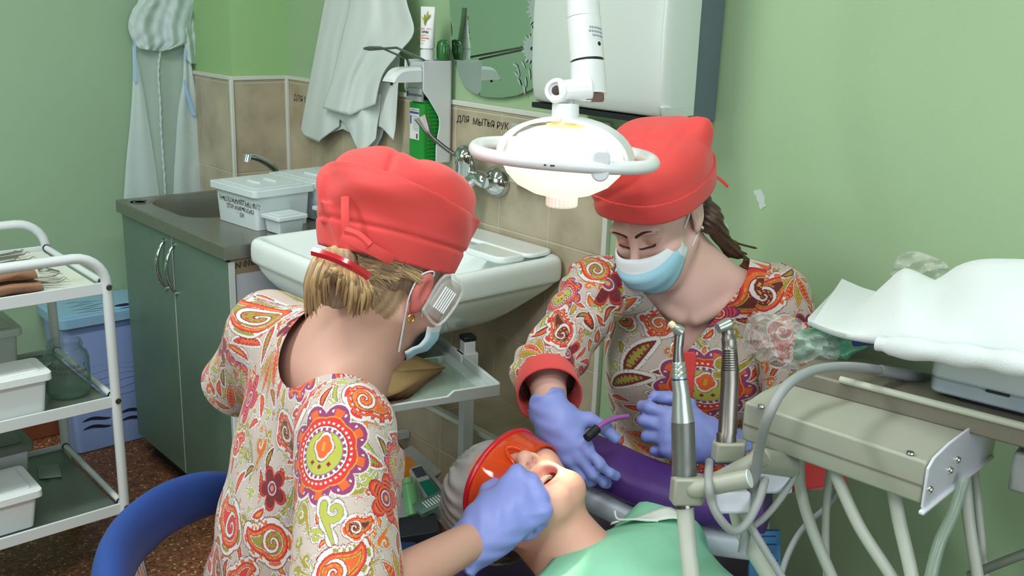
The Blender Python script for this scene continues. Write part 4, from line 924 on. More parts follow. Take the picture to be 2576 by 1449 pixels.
# the reflector: shallow bowl below, glowing dome above
lf = (LC, np.stack([HR, HA, ZZ], 1)); EM = M('glowing_reflector', (255, 246, 228), rough=.4, emit=(255, 240, 218), estr=.95, var=0.)
EM2 = M('glowing_dome', (255, 252, 244), rough=.4, emit=(255, 250, 236), estr=1.2, var=0.); EM3 = M('amber_glass_edge', (255, 214, 130), rough=.3, emit=(255, 210, 120), estr=.8, var=0.)
MB().lathe([(.100, .0), (.099, -.006), (.092, -.02), (.075, -.038), (.05, -.051), (.027, -.057), (.027, -.0572), (0, -.0572)], lf, 40).build('reflector', EM, lamp, smooth=60)
MB().lathe([(.098, .001), (.092, .02), (.075, .040), (.05, .051), (.03, .055)], lf, 40).build('bulb_dome', EM2, lamp, smooth=60)
MB().lathe([(.031, .0545), (.0302, .058), (.0, .058)], lf, 30).build('amber_rim', EM3, lamp, smooth=60)
k = MB(); G = []
for z, r in ((-.056, .0245), (-.060, .025), (-.072, .025), (-.0745, .0235)):
    G.append([LC+HR*(r+.0011*(1 if j % 2 else -1)*(z < -.057))*math.cos(2*PI*j/48)+HA*(r+.0011*(1 if j % 2 else -1)*(z < -.057))*math.sin(2*PI*j/48)+ZZ*z for j in range(48)])
k.grid(G, wrap=True); k.f.append([3*48+j for j in range(48)][::-1]); k.m.append(0)
k.build('focus_knob', M('warm_white_knob', (250, 236, 226), rough=.4, emit=(255, 236, 222), estr=.35), lamp, smooth=20)
# yoke arching from the hub down to both pivots of the ring
for sg, rx, w in ((1, .108, .027), (-1, .108, .020)):
    G = []
    for i in range(11):
        a = PI/2*i/10; d = HR*.86*sg*(1)-HA*.5*sg
        d = nrm(HR*.95-HA*.31)*sg
        c = LC+d*(.103*math.sin(a)+.004)+ZZ*(.0605*math.cos(a)+.005); t_ = nrm(d*math.cos(a)-ZZ*.6*math.sin(a)); s2_ = nrm(np.cross(t_, d*.6+ZZ)); n_ = np.cross(s2_, t_)
        wd = w*(1-.1*i/10)
        G.append([c+s2_*wd+n_*.000, c+s2_*wd*.9+n_*.004, c-s2_*wd*.9+n_*.004, c-s2_*wd, c-s2_*wd*.9-n_*.002, c+s2_*wd*.9-n_*.002])
    y = MB().grid(G, wrap=True); y.f += [[0, 1, 2, 3, 4, 5][::-1], [60, 61, 62, 63, 64, 65]]; y.m += [0, 0]
    y.build('yoke_arm', LWHITE, lamp, smooth=50)
# handle ring
RC = LC+ZZ*.010; rx_, ry_ = .143, .112; P = []
tilt = lambda x, y: ZZ*(-.006*x/.14)
for i in range(56):
    a = 2*PI*i/56; x, y = rx_*np.sign(math.cos(a))*abs(math.cos(a))**.82, ry_*np.sign(math.sin(a))*abs(math.sin(a))**.82
    P.append(RC+HR*x+HA*y+tilt(x, y))
rg_ = MB().tube(P, .0106, 16, closed=True).build('handle_ring', LWHITE, lamp, smooth=60)
ch = MB()
for x in (-.033, -.022):
    y = -ry_*(1-(abs(x)/rx_)**2.4)**(1/2.4)
    ch.rbox((0, 0, 0), (.004+.003*(x > -.03), .001, .0024), .0009, (RC+HR*x+HA*(y-.0102)-ZZ*.001+tilt(x, y), np.stack([HR, HA, ZZ], 1)))
ch.build('paint_chip', BLACKP, rg_)
pd = nrm(HR*.95-HA*.31)
for sg in (1,):
    c = W(1511, 418, 1.49); pl_ = [(.0135, .018), (.008, .024), (-.008, .024), (-.0135, .018)]+[(.0135*math.cos(a), -.010+.0135*math.sin(a)) for a in np.linspace(PI, 2*PI, 12)]
    MB().prism(pl_, .010, (c+HA*.006, np.stack([HR, ZZ, -HA], 1))).build('ring_bracket', M('bracket_grey_white', (206, 210, 216), rough=.4), lamp, bevel=.003, seg=3)
MB().box((0, 0, 0), (.026, .002, .0022), (W(1428, 423, 1.50), np.stack([HR, HA, ZZ], 1))).build('slot_mark', M('dark_red_slot', (110, 52, 46), rough=.7), lamp)
sp = bpy.data.lights.new('lamp_beam', 'SPOT'); sp.energy = 32; sp.spot_size = math.radians(8.8); sp.spot_blend = .55; sp.color = tuple(lin((255, 232, 205))); sp.shadow_soft_size = .02
so = bpy.data.objects.new('lamp_beam', sp); COL.objects.link(so); so.location = tuple(LC-ZZ*.085)
so.rotation_euler = Vector(tuple(W(1402, 1186, 1.495)-(LC-ZZ*.085))).to_track_quat('-Z', 'Y').to_euler()
# ------------------------------------------------------------------ dental chair
PURP = M('purple_vinyl', (74, 42, 112), rough=.45, var=.05); SHELLW = M('white_chair_shell', (196, 204, 214), rough=.35)
ch = thing('dental_chair', 'dental chair with purple upholstery and white shell under the reclined patient', 'chair', A(1.25, .5, 0))
def sweep(path, prof, upv=ZZ):
    P = spline(path, 6); G = []
    for i, p in enumerate(P):
        d = nrm(P[min(i+1, len(P)-1)]-P[max(i-1, 0)]); s = nrm(np.cross(d, upv)); u = np.cross(s, d); kk = 1.
        G.append([p+s*a*kk+u*b*kk for a, b in prof])
    m = MB().grid(G, wrap=True); n = len(prof); m.f += [list(range(n)), [(len(G)-1)*n+j for j in range(n)][::-1]]; m.m += [0, 0]; return m
arm = [W(1462, 1142, 1.75), W(1540, 1176, 1.725), W(1620, 1212, 1.70), W(1705, 1238, 1.67), W(1810, 1262, 1.64), W(1932, 1276, 1.61)]
rp = [(.055*np.sign(math.cos(a))*abs(math.cos(a))**.6, .030*np.sign(math.sin(a))*abs(math.sin(a))**.6) for a in np.linspace(0, 2*PI, 24, endpoint=False)]
am = sweep(arm, rp).build('armrest_cushion', PURP, ch, smooth=60)
rp2 = [(.056*np.sign(math.cos(a))*abs(math.cos(a))**.4, .021*np.sign(math.sin(a))*abs(math.sin(a))**.4) for a in np.linspace(0, 2*PI, 24, endpoint=False)]
sweep([p-ZZ*.054 for p in arm], rp2).build('armrest_shell', SHELLW, am, smooth=50)
MB().tube(spline([W(1600, 1300, 1.72), W(1610, 1370, 1.73), W(1640, 1480, 1.72), W(1690, 1600, 1.66)], 6), .03, 16).build('armrest_bracket', M('chair_grey', (150, 156, 168), rough=.4), am, smooth=60)
# ------------------------------------------------------------------ delivery unit above the patient
UB = M('unit_beige_enamel', (152, 155, 140), rough=.38, var=.03); UBW = M('unit_white_plate', (202, 204, 212), rough=.35); UDK = M('unit_tray_olive', (112, 108, 94), rough=.4)
HOSE = M('pale_hose', (176, 180, 168), rough=.5, var=.03); HOSEG = M('grey_hose', (142, 146, 144), rough=.5, var=.03)
un = thing('delivery_unit', 'beige dental delivery unit with bolted end plate at the right', 'unit', A(1.5, -.05, 0))
UZ = 1.0; nl, nr_, fl_, fr2 = PL(1872, 1010, 2, UZ), PL(2338, 1165, 2, UZ), PL(2085, 950, 2, UZ), PL(2530, 1080, 2, UZ)
uy = nrm((nr_-nl)*A(1, 1, 0)); ux = nrm(np.cross(ZZ, uy)); UL = np.linalg.norm(nr_-nl); ux = ux if ux[0] > 0 else -ux
uf = (nl, np.stack([uy, ux, ZZ], 1)); UD = .235
bx_ = MB().prism([(0, 0), (0, -.045), (.003, -.062), (UD, -.062), (UD, .003), (.045, .004), (.015, 0)], UL-.003, (nl, np.stack([ux, ZZ, uy], 1)))
bx_.build('instrument_box', UB, un, bevel=.004, seg=3)
g_ = MB(); g_.box((UL/2, -.0006, -.034), (UL-.004, .0016, .0022), uf); g_.build('box_seam', UDK, un)
ep = MB().prism([(-.004, -.006), (-.002, -.064), (.012, -.07), (UD+.02, -.07), (UD+.02, .012), (.06, .010), (.012, .004)], .004, (nl+uy*(UL-.002), np.stack([ux, ZZ, uy], 1))); ep = ep.build('end_plate', UBW, un, bevel=.0015)
rl = MB().box((UL+.003, UD/2, -.067), (.008, UD+.02, .006), uf); rl.build('plate_lip', UBW, ep, bevel=.002)
for u, z in ((.010, -.040), (.075, -.034), (.098, -.026)):
    MB().lathe([(.0052, 0), (.0048, .0028), (.003, .0046), (0, .005)], axframe(nl+uy*(UL+.002)+ux*u+ZZ*z, uy), 16).build('dome_bolt', CHROME, ep, smooth=60)
for px_, py_ in ((1915, 1022), (2290, 1140)):
    p = PL(px_, py_, 2, UZ+.002); MB().lathe([(.0055, 0), (.005, .002), (0, .003)], (p, np.eye(3)), 14).build('top_screw', CHROME, un, smooth=60)
# tray plate behind and above, with its bright rolled edge
ta, tb = PL(2000, 930, 2, 1.03), PL(2600, 1085, 2, 1.03)
tdir = nrm(tb-ta); tn = nrm(np.cross(ZZ, tdir)); tn = tn if tn[0] > 0 else -tn; TL = .62
tfm = (ta, np.stack([tdir, tn, ZZ], 1))
MB().box((TL/2, .12, -.014), (TL, .24, .028), tfm).build('tray', UDK, un, bevel=.004)
MB().tube([ta+tdir*.07+ZZ*.003, ta+tdir*TL+ZZ*.003], .0055, 12).build('tray_rail', M('rail_beige', (172, 176, 158), rough=.25), un)
arm2 = MB().box((TL/2+.16, .06, -.075), (.32, .07, .06), tfm); arm2.build('support_arm', M('arm_grey', (140, 146, 142), rough=.45), un, bevel=.006)
cpos = ta+tdir*(TL-.02)+tn*.07
cpos = cpos+tn*.10
MB().tube([A(cpos[0], cpos[1], .03), A(cpos[0], cpos[1], 1.0)], .04, 20).build('column', UBW, un); MB().box((cpos[0], cpos[1], .02), (.24, .3, .036)).build('floor_plate', UDK, un, bevel=.01)
# holder with two tubular handles
hl = MB()
def tubeh(p, q, r): hl.tube([p, p*.5+q*.5, q], r, 20)
hd1 = MB(); G = []
hf_ = (W(1722, 1228, 1.345), np.stack([RT, nrm(-FW+UP*.25), nrm(UP+FW*.25)], 1))
def uhold(c, w, d, h, name):
    pr = [(-w/2, -d/2), (w/2, -d/2), (w/2+.012, d*.35), (w/2, d/2), (-w/2+.004, d/2), (-w/2, d*.2)]
    return MB().prism(pr, h, (c, np.stack([RT, FW, nrm(ZZ)], 1))).build(name, UB, un, bevel=.004, seg=3)
uhold(W(1722, 1264, 1.36), .040, .05, .040, 'instrument_holder'); uhold(W(1826, 1158, 1.44), .040, .05, .03, 'instrument_holder')
p0, p1 = W(1738, 1232, 1.335), W(1884, 1204, 1.30)
MB().tube([p0-nrm(p1-p0)*.006, p0, p0*.9+p1*.1, p1], [.007, .011, .0125, .0125], 22).build('tubular_handle', UB, un, smooth=60)
MB().tube([p1, p1+nrm(p1-p0)*.0015], .0121, 22).build('handle_end_cap', M('white_cap', (206, 212, 212), rough=.5), un)
p0, p1 = W(1800, 1212, 1.40), W(1925, 1148, 1.37)
MB().tube([p0, p1], .0125, 20).build('tubular_handle', UB, un, smooth=60)
MB().box((0, 0, 0), (.05, .04, .03), (W(1836, 1258, 1.37), np.stack([RT, FW, UP], 1))).build('holder_block', UBW, un, bevel=.004)
MB().tube([W(1910, 1158, 1.40), W(1985, 1170, 1.46)], .018, 16).build('holder_arm', UB, un)
MB().box((0, 0, 0), (.05, .03, .05), (W(1945, 1195, 1.47), np.stack([RT, FW, UP], 1))).build('holder_bracket', UBW, un, bevel=.004)
# handpieces
HP = M('handpiece_grey', (90, 94, 86), rough=.38, metal=.35, var=.03); HPS = M('handpiece_silver', (150, 156, 148), rough=.3, metal=.6, var=.02); HPD = M('handpiece_dark_steel', (122, 118, 110), rough=.36, metal=1., var=.06)
h1 = thing('handpiece', 'grey low-speed contra-angle handpiece with a cream bur tip in its holder', 'handpiece', W(1716, 1190, 1.355))
q = lambda x, y, t=1.355: W(x, y, t)
MB().tube([q(1721, 1200), q(1721, 1160), q(1720, 1158), q(1718, 1062)], [.0172, .0166, .0162, .0158], 26).build('motor', HP, h1, smooth=35)
MB().tube([q(1718, 1062), q(1717, 1050), q(1714, 990), q(1709, 955)], [.0154, .0150, .0115, .0108], 26).build('sheath', HPS, h1, smooth=60)
MB().tube([q(1709, 955), q(1709, 952)], .0109, 26).build('blue_ring', M('blue_ring', (20, 50, 110), rough=.3), h1)
m = MB()
for k_ in range(3): m.tube([q(1709-k_*.6, 952-14*k_), q(1708.7-k_*.6, 941-14*k_), q(1708.5-k_*.6, 938-14*k_)], [.0106-.0006*k_, .0104-.0006*k_, .0094-.0006*k_], 24)
m.build('grip_rings', HPS, h1, smooth=30)
MB().tube([q(1707, 912), q(1706, 890), q(1707, 868)], [.0082, .0068, .006], 20).build('neck', DARKM, h1, smooth=60)
MB().tube([q(1707, 870), q(1710, 838), q(1709, 826)], [.0066, .0068, .0058], 18).build('head_link', DARKM, h1, smooth=50)
hd0, hd1_ = q(1716, 836, 1.35), q(1695, 822, 1.35)
MB().tube([hd0, hd0*.5+hd1_*.5, hd1_], [.0068, .0072, .0052], 18).build('head', HPS, h1, smooth=60)
MB().tube(spline([q(1694, 862), q(1688, 872), q(1687, 884), q(1691, 890)], 5), .0011, 8).build('spray_wire', DARKM, h1)
MB().lathe([(0, -.004), (.0042, -.003), (.005, .001), (.004, .005), (0, .006)], axframe(q(1692, 818, 1.347), nrm(-RT*.6+UP*.6)), 16).build('bur_tip', M('cream_tip', (222, 205, 170), rough=.6), h1, smooth=60)
MB().tube([q(1722, 1262), q(1724, 1275)], .0135, 20).build('hose_collar', DARKM, h1)
MB().tube(spline([q(1723, 1272), q(1728, 1340, 1.35), q(1738, 1440, 1.34), q(1752, 1560, 1.33)], 6), .0118, 16).build('hose', HOSE, h1, smooth=60)
h2 = thing('handpiece', 'ribbed steel turbine handpiece standing behind the grey one in its holder', 'handpiece', W(1828, 1120, 1.43))
q2 = lambda x, y, t=1.43: W(x, y, t)
MB().tube([q2(1827, 1122), q2(1827, 1092), q2(1830, 1088), q2(1836, 960), q2(1836, 935)], [.0145, .014, .0135, .0128, .0128], 24).build('body', HPD, h2, smooth=40)
m = MB()
for k_ in range(10): m.tube([q2(1836.3-.1*k_, 935-6*k_), q2(1836.2-.1*k_, 931-6*k_), q2(1836-.1*k_, 929-6*k_)], [.0130-.00025*k_, .0130-.00025*k_, .0118-.00025*k_], 22)
m.build('grip_ribs', HPD, h2, smooth=25)
MB().tube(spline([q2(1835, 878), q2(1833, 850), q2(1828, 828), q2(1824, 818)], 4), [.0116]+[.0105]*4+[.0085]*4+[.0072]*4, 20).build('neck', HPD, h2, smooth=60)
MB().tube([q2(1836, 812, 1.425), q2(1828, 816, 1.424), q2(1806, 826, 1.42)], [.0088, .0092, .0078], 20).build('head', HPS, h2, smooth=50)
MB().tube(spline([q2(1842, 1190), q2(1850, 1260, 1.42), q2(1872, 1340, 1.41), q2(1930, 1440, 1.40), q2(1990, 1540, 1.39)], 6), .0125, 16).build('hose', HOSE, h2, smooth=60)
# hoses and leads
def hose(label, pts, r, mat, t=None, cat='hose', grp=None, name='hose'):
    return tag(MB().tube(spline([W(*p) for p in pts], 7), r, 14).build(name, mat, smooth=60), label, cat, grp)
hose('grey lead curving from the white box on the tray down past the handles', [(2330, 952, 1.50), (2210, 930, 1.46), (2120, 922, 1.40), (2040, 934, 1.34), (1975, 975, 1.28), (1932, 1050, 1.27), (1908, 1140, 1.34), (1896, 1230, 1.38), (1880, 1320, 1.38), (1868, 1390, 1.38)], .0068, HOSEG)
hose('thin grey hose looping below the two handles', [(1784, 1162, 1.37), (1783, 1215, 1.31), (1790, 1262, 1.31), (1812, 1306, 1.31), (1846, 1336, 1.32), (1878, 1316, 1.33), (1908, 1262, 1.34), (1925, 1205, 1.37)], .0058, HOSEG)
hose('slanting grey hose from the holder down to the blue card', [(1852, 1256, 1.36), (1884, 1316, 1.36), (1926, 1386, 1.36), (1985, 1480, 1.36)], .0056, HOSEG)
hose('short bent grey hose between holder and unit underside', [(1865, 1345, 1.42), (1925, 1300, 1.43), (1975, 1238, 1.45), (2005, 1185, 1.46)], .005, HOSEG)
hose('pale hose falling from the left end of the unit', [(2010, 1150, 1.52), (2014, 1230, 1.52), (2042, 1330, 1.50), (2092, 1450, 1.48), (2130, 1540, 1.47)], .0088, HOSE)
hose('straight pale hose in front of the red cuff', [(2088, 1180, 1.53), (2078, 1290, 1.53), (2078, 1400, 1.52), (2086, 1540, 1.5)], .006, HOSE)
hose('thin grey lead crossing behind the pale hoses', [(2120, 1215, 1.56), (2080, 1275, 1.56), (2020, 1330, 1.55), (1980, 1400, 1.54), (1950, 1500, 1.53)], .005, HOSEG)
hose('long pale hose slanting from the middle of the unit', [(2098, 1180, 1.42), (2118, 1230, 1.41), (2165, 1330, 1.40), (2236, 1440, 1.39), (2300, 1540, 1.38)], .0088, HOSE)
hose('thick pale hose near the end plate', [(2246, 1220, 1.38), (2262, 1310, 1.37), (2290, 1430, 1.36), (2310, 1540, 1.35)], .0095, HOSE)
hose('pale hose hanging beyond the end plate', [(2425, 1180, 1.45), (2436, 1300, 1.44), (2458, 1440, 1.43), (2475, 1560, 1.42)], .0085, HOSE)
hose('narrow pale hose at the far right under the arm', [(2452, 1180, 1.52), (2464, 1300, 1.51), (2478, 1440, 1.50), (2488, 1560, 1.49)], .0058, HOSE)
hose('clear flat tube slanting down left of the right hoses', [(2425, 1200, 1.36), (2398, 1290, 1.35), (2362, 1370, 1.34), (2335, 1480, 1.33)], .0085, M('clear_tube', (150, 168, 152), rough=.2, alpha=.45))
hose('grey bar crossing the lower right corner', [(2440, 1448, 1.5), (2520, 1415, 1.46), (2640, 1370, 1.42)], .007, M('grey_bar', (112, 120, 106), rough=.4))
# ------------------------------------------------------------------ what lies on the tray
dv = thing('scaler_box', 'white device box under the white towel on the tray', 'device', PL(2450, 1000, 2, 1.04))
c_ = PL(2312, 985, 2, 1.036); df = (c_, np.stack([tdir, tn, ZZ], 1))
MB().rbox((.16, .085, .012), (.30, .15, .022), .012, df).build('lower_case', M('device_grey', (160, 170, 176), rough=.4), dv, bevel=.004)
MB().rbox((.16, .085, .05), (.305, .155, .054), .014, df).build('upper_case', M('device_white', (190, 200, 198), rough=.4), dv, bevel=.005)
MB().box((.10, .0105, .023), (.03, .006, .004), df).build('latch_slot', BLACKP, dv); MB().box((.19, .0105, .023), (.03, .006, .004), df).build('latch_slot', BLACKP, dv)
MB().tube([W(2214, 932, 1.462), W(2330, 952, 1.50)], [.0085, .0095], 14).build('lead_sleeve', HOSEG, dv)
MB().box((.18, .085, -.002), (.26, .13, .008), df).build('rubber_foot', BLACKP, dv)
TOW = M('white_towel', (208, 217, 216), rough=.95, var=.02, bump=.3, bscale=500, sheen=.3)
tw = thing('folded_towel', 'thick white towel heaped over the device box at the right edge', 'towel', PL(2400, 800, 0, 1.5))
xs = np.linspace(2032, 2760, 40); 
tp = spline([(2030, 800), (2080, 798), (2130, 790), (2190, 745), (2240, 700), (2268, 676), (2290, 680), (2340, 706), (2370, 695), (2410, 668), (2470, 652), (2576, 652), (2700, 660), (2770, 668)], 6)
bt = spline([(2030, 804), (2100, 832), (2180, 848), (2250, 856), (2330, 860), (2400, 868), (2480, 882), (2576, 905), (2700, 935), (2770, 950)], 6)
G = []
for x in xs:
    yt = np.interp(x, tp[:, 0], tp[:, 1]); yb = np.interp(x, bt[:, 0], bt[:, 1]); k_ = (x-2030)/730; col = []
    for v in np.linspace(0, 1, 14):
        y = yb+(yt-yb)*v; X_ = 1.34-.10*k_+.17*v**1.2+.006*math.sin(x*.021+v*4)*(.3+v)-.02*math.sin(PI*v)
        col.append(PL(x, y, 0, X_))
    e_ = col[-1]; b_ = col[0]
    for v in np.linspace(.15, 1, 5): col.append(A(e_[0]+.10*v, e_[1], e_[2]+(b_[2]-e_[2])*v**1.6))
    col.append(A(b_[0]+.01, b_[1], b_[2]-.012)); col.append(A(b_[0]+.001, b_[1], b_[2]-.008)); G.append(col)
m = MB().grid(G, wrap=True); n_ = len(G[0]); m.f += [list(range(n_)), [(len(G)-1)*n_+j for j in range(n_)][::-1]]; m.m += [0, 0]
m.build('towel_heap', TOW, tw, smooth=70)
G = []
for x in np.linspace(2208, 2760, 34):
    y = np.interp(x, [2208, 2240, 2330, 2420, 2540, 2760], [864, 870, 882, 894, 912, 960]); p = PL(x, y, 0, 1.325-.10*(x-2030)/730); r_ = .0145*(1 if x > 2225 else .75)*(1+.12*math.sin(x*.05))
    G.append([p+A(math.cos(a)*r_, 0, math.sin(a)*r_*1.05) for a in np.linspace(0, 2*PI, 14, endpoint=False)])
m = MB().grid(G, wrap=True); m.f += [list(range(14)), [33*14+j for j in range(14)][::-1]]; m.m += [0, 0]; m.build('rolled_edge', TOW, tw, smooth=70)
FILM = M('clear_film', (226, 226, 222), rough=.08, alpha=.26, coat=1., bump=.9, bscale=55, var=.1)
def crumple(name, label, cat, edge, X0, mat, amp=.012, parent=None, seed=1, hole=None, bulge=.03):
    c = np.mean(edge, 0); E_ = spline(list(edge)+[edge[0]], 5); G = []
    for k_ in np.linspace(0, 1, 10):
        row = []
        for x, y in E_:
            q_ = c+(np.array((x, y))-c)*k_; row.append(PL(q_[0], q_[1], 0, X0-bulge*(1-k_**2)+amp*(math.sin(q_[0]*.11+seed)*math.sin(q_[1]*.13+2*seed)+.6*math.sin(q_[0]*.05+q_[1]*.21+seed))))
        G.append(row)
    o_ = MB().grid(G).build(name, mat, smooth=25, solid=.0006); return tag(o_, label, cat)
crumple('plastic_bag', 'crumpled clear plastic bag hanging off the left end of the tray', 'bag', [(1882, 800), (1915, 785), (1960, 792), (2010, 802), (2045, 835), (2100, 845), (2110, 900), (2040, 945), (1965, 925), (1905, 905), (1868, 868)], 1.37, FILM, seed=1.)
crumple('plastic_film', 'small crumpled clear film sticking up behind the towel', 'film', [(2238, 690), (2260, 645), (2300, 632), (2345, 645), (2385, 668), (2370, 705), (2300, 715), (2260, 700)], 1.63, FILM, seed=2.2, bulge=.015)
crumple('paper_napkin', 'mint green paper napkin under the clear bag on the tray', 'napkin', [(2005, 835), (2060, 822), (2100, 838), (2160, 852), (2182, 872), (2150, 890), (2120, 925), (2090, 946), (2030, 935), (2060, 900), (1998, 905)], 1.39, M('mint_paper', (126, 196, 160), rough=.85, var=.12), amp=.006, seed=.4, bulge=.01)
tag(MB().tube([PL(2150, 862, 0, 1.36), PL(2205, 852, 0, 1.345), PL(2260, 858, 0, 1.33)], [.006, .009, .006], 10).build('blue_clip', M('blue_clip', (40, 70, 150), rough=.4)), 'dark blue clip peeping out under the towel', 'clip')
cd = MB(); cf = (W(1922, 1400, 1.60), np.stack([RT, nrm(UP*1-FW*.0), -FW], 1)); cd.box((0, 0, 0), (.05, .085, .012), cf)
for k_ in range(6): cd.box((.004*(k_ % 2), .034-.013*k_, .0064), (.034-.005*(k_ % 3), .0022, .0004), cf, 1)
tag(cd.build('blue_card', [M('blue_card', (62, 122, 172), rough=.6), M('dark_blue_print', (28, 58, 98), rough=.7)], bevel=.001), 'blue printed card box behind the hoses beside the bib', 'card')
# ------------------------------------------------------------------ people
def noise3(P, f, s=0.):
    a = P*f
    return (np.sin(a[:, 0]+1.7*np.sin(a[:, 1]*.73+s)+s)+np.sin(a[:, 1]*1.1+1.9*np.sin(a[:, 2]*.81+2*s)+1.3*s)+np.sin(a[:, 2]*.93+1.6*np.sin(a[:, 0]*.9+.7*s)+2.1*s))/3
def head_frame(O, F, lean=0.):
    F = nrm(F); R = nrm(np.cross(F, ZZ)); U = np.cross(R, F)
    if lean: R, U = R*math.cos(lean)+U*math.sin(lean), U*math.cos(lean)-R*math.sin(lean)
    return np.asarray(O, float), np.stack([R, F, U], 1)
def head_sdf(P, hf, mouth=0., nostril=1., lids=True):
    L = (P-hf[0])@hf[1]; X = np.abs(L[:, 0]); S = np.c_[X, L[:, 1], L[:, 2]]
    E = lambda c, r: sell(S, c, r)
    d = sell(L, (0, -.018, .038), (.072, .092, .08))
    d = smin(d, sell(L, (0, .028, -.03), (.06, .064, .082)), .03)
    d = smin(d, sell(L, (0, .06, -.092), (.034, .03, .026)), .03)           # chin
    d = smin(d, sseg(S, (.057, -.002, -.05), (.022, .062, -.098), .014, .016), .03)   # jaw line
    d = smin(d, E((.042, .056, -.028), (.024, .026, .02)), .025)            # cheek bone
    d = smin(d, E((.026, .074, .022), (.026, .016, .012)), .022)            # brow
    d = smax(d, -E((.031, .096, .001), (.019, .014, .0125)), .014)          # eye socket
    if lids: d = smin(d, E((.031, .073, -.001), (.0145, .0125, .0115)), .006)
    d = smin(d, sseg(L, (0, .084, .012), (0, .109, -.032), .007, .0092), .014)
    d = smin(d, sell(L, (0, .110, -.036), (.0108, .0105, .0098)), .01)
    d = smin(d, E((.0122, .0995, -.04), (.0082, .0115, .0082)), .008)
    if nostril: d = smax(d, -E((.0068, .105, -.0485), (.0038, .0068, .0068)), .003)
    d = smin(d, sell(L, (0, .083, -.063), (.028, .013, .02)), .02)          # muzzle
    if mouth:
        d = smin(d, sell(L, (0, .089, -.058), (.021, .008, .0055)), .008)
        d = smin(d, sell(L, (0, .084, -.091), (.019, .009, .0062)), .008)
        d = smax(d, -sell(L, (0, .09, -.0735), (.02, .026, .0115)), .005)
    else:
        d = smin(d, sell(L, (0, .092, -.0655), (.021, .0075, .0045)), .006)
        d = smin(d, sell(L, (0, .0905, -.0745), (.018, .008, .0055)), .006)
    # ears
    ang = .25; c, s_ = math.cos(ang), math.sin(ang)
    M = np.array([[1, 0, 0], [0, c, -s_], [0, s_, c]])
    Q = (S-A(.0745, -.014, -.006))@M
    ear = sell(Q, (.003, 0, .004), (.0075, .0175, .029)); ear = smin(ear, sell(Q, (.001, .004, -.024), (.005, .009, .01)), .008)
    ear = smax(ear, -sell(Q, (.0125, .003, .004), (.0085, .0095, .019)), .004)
    return smin(d, ear, .006)
def hand_sdf(P, wr, d, n, left=False, curl=None, spread=(.1, .03, -.04, -.12), thumb=None, k=1., grow=0., width=1.):
    """wr wrist, d towards the knuckles, n out of the back of the hand"""
    d = nrm(d); n = nrm(n-d*(np.asarray(n)@d)); s = np.cross(n, d)*(1 if not left else -1)
    base = [(.031, .088), (.010, .094), (-.011, .09), (-.03, .08)]
    ln = [(.042, .026, .021), (.046, .03, .022), (.043, .028, .022), (.034, .021, .019)]
    curl = curl or [(.5, .8, .5)]*4
    kn = [wr+s*b*k*width+d*f*k for b, f in base]
    m = None
    for i in range(4):
        e = sseg(P, wr+s*base[i][0]*.55*k+d*.012*k, kn[i]-n*.003, .0165*k+grow, .0125*k+grow); m = e if m is None else smin(m, e, .022*k)
    m = smin(m, sseg(P, wr+d*.01*k, wr+d*.055*k-n*.004, .022*k+grow, .024*k+grow), .02*k)
    out = m
    for i in range(4):
        p = kn[i]; a = 0.; r0 = (.0098, .0102, .0098, .0086)[i]*k
        f = None
        for j in range(3):
            a += curl[i][j]; v = (d*math.cos(a)-n*math.sin(a))+s*spread[i]*(1 if j == 0 else .6)
            q = p+nrm(v)*ln[i][j]*k
            e = sseg(P, p, q, r0*(1-.07*j)+grow, r0*(.95-.09*j)+grow); f = e if f is None else smin(f, e, .004*k); p = q
        out = smin(out, f, .007*k)
    if thumb is not None:
        p = wr+s*.022*k+d*.022*k-n*.006*k; f = None
        for j, (v, L) in enumerate(thumb):
            q = p+(s*v[0]+d*v[1]+n*v[2])/np.linalg.norm(v)*L*k
            e = sseg(P, p, q, (.0165, .0125, .0108)[j]*k+grow, (.0125, .011, .0095)[j]*k+grow); f = e if f is None else smin(f, e, .006*k); p = q
        out = smin(out, f, .014*k)
    return out
# ------------------------------------------------------------------ paisley print painted in cloth metres
CR = {k: lin(v) for k, v in dict(cream=(186, 170, 160), white=(206, 202, 196), red=(196, 48, 40), orange=(206, 92, 40), maroon=(128, 26, 46), purple=(134, 54, 98), olive=(140, 134, 52), lime=(166, 168, 70), grey=(120, 110, 106), brown=(96, 36, 30), gold=(196, 140, 50), rose=(200, 70, 90)).items()}
def stroke(P, pts, rs):
    """distance to a tapering stroke, parameter 0..1 along it"""
    best = np.full(len(P), 9.); par = np.zeros(len(P)); n = len(pts)-1
    for i in range(n):
        a, b = pts[i], pts[i+1]; d = b-a; t = np.clip((P-a)@d/(d@d+1e-12), 0, 1)
        q = np.linalg.norm(P-a-t[:, None]*d, axis=1)-(rs[i]+(rs[i+1]-rs[i])*t)
        m = q < best; best = np.where(m, q, best); par = np.where(m, (i+t)/n, par)
    return best, par
def spiral(turn=1.0, n=16, r0=.0, r1=1., a0=0.):
    t = np.linspace(0, 1, n); r = r0+(r1-r0)*t; a = a0+turn*2*PI*t
    return np.stack([r*np.cos(a), r*np.sin(a)], 1)
_t = np.linspace(0, 1, 18)
PAIS = np.stack([.0+.62*np.sin(_t*2.5)*_t, -.25+1.15*_t-.15*np.sin(_t*PI)], 1); PAIS_R = .52*(1-_t)**.75+.045
SWIRL = spiral(1.35, 20, .04, .44, .6)+A(0, -.25)
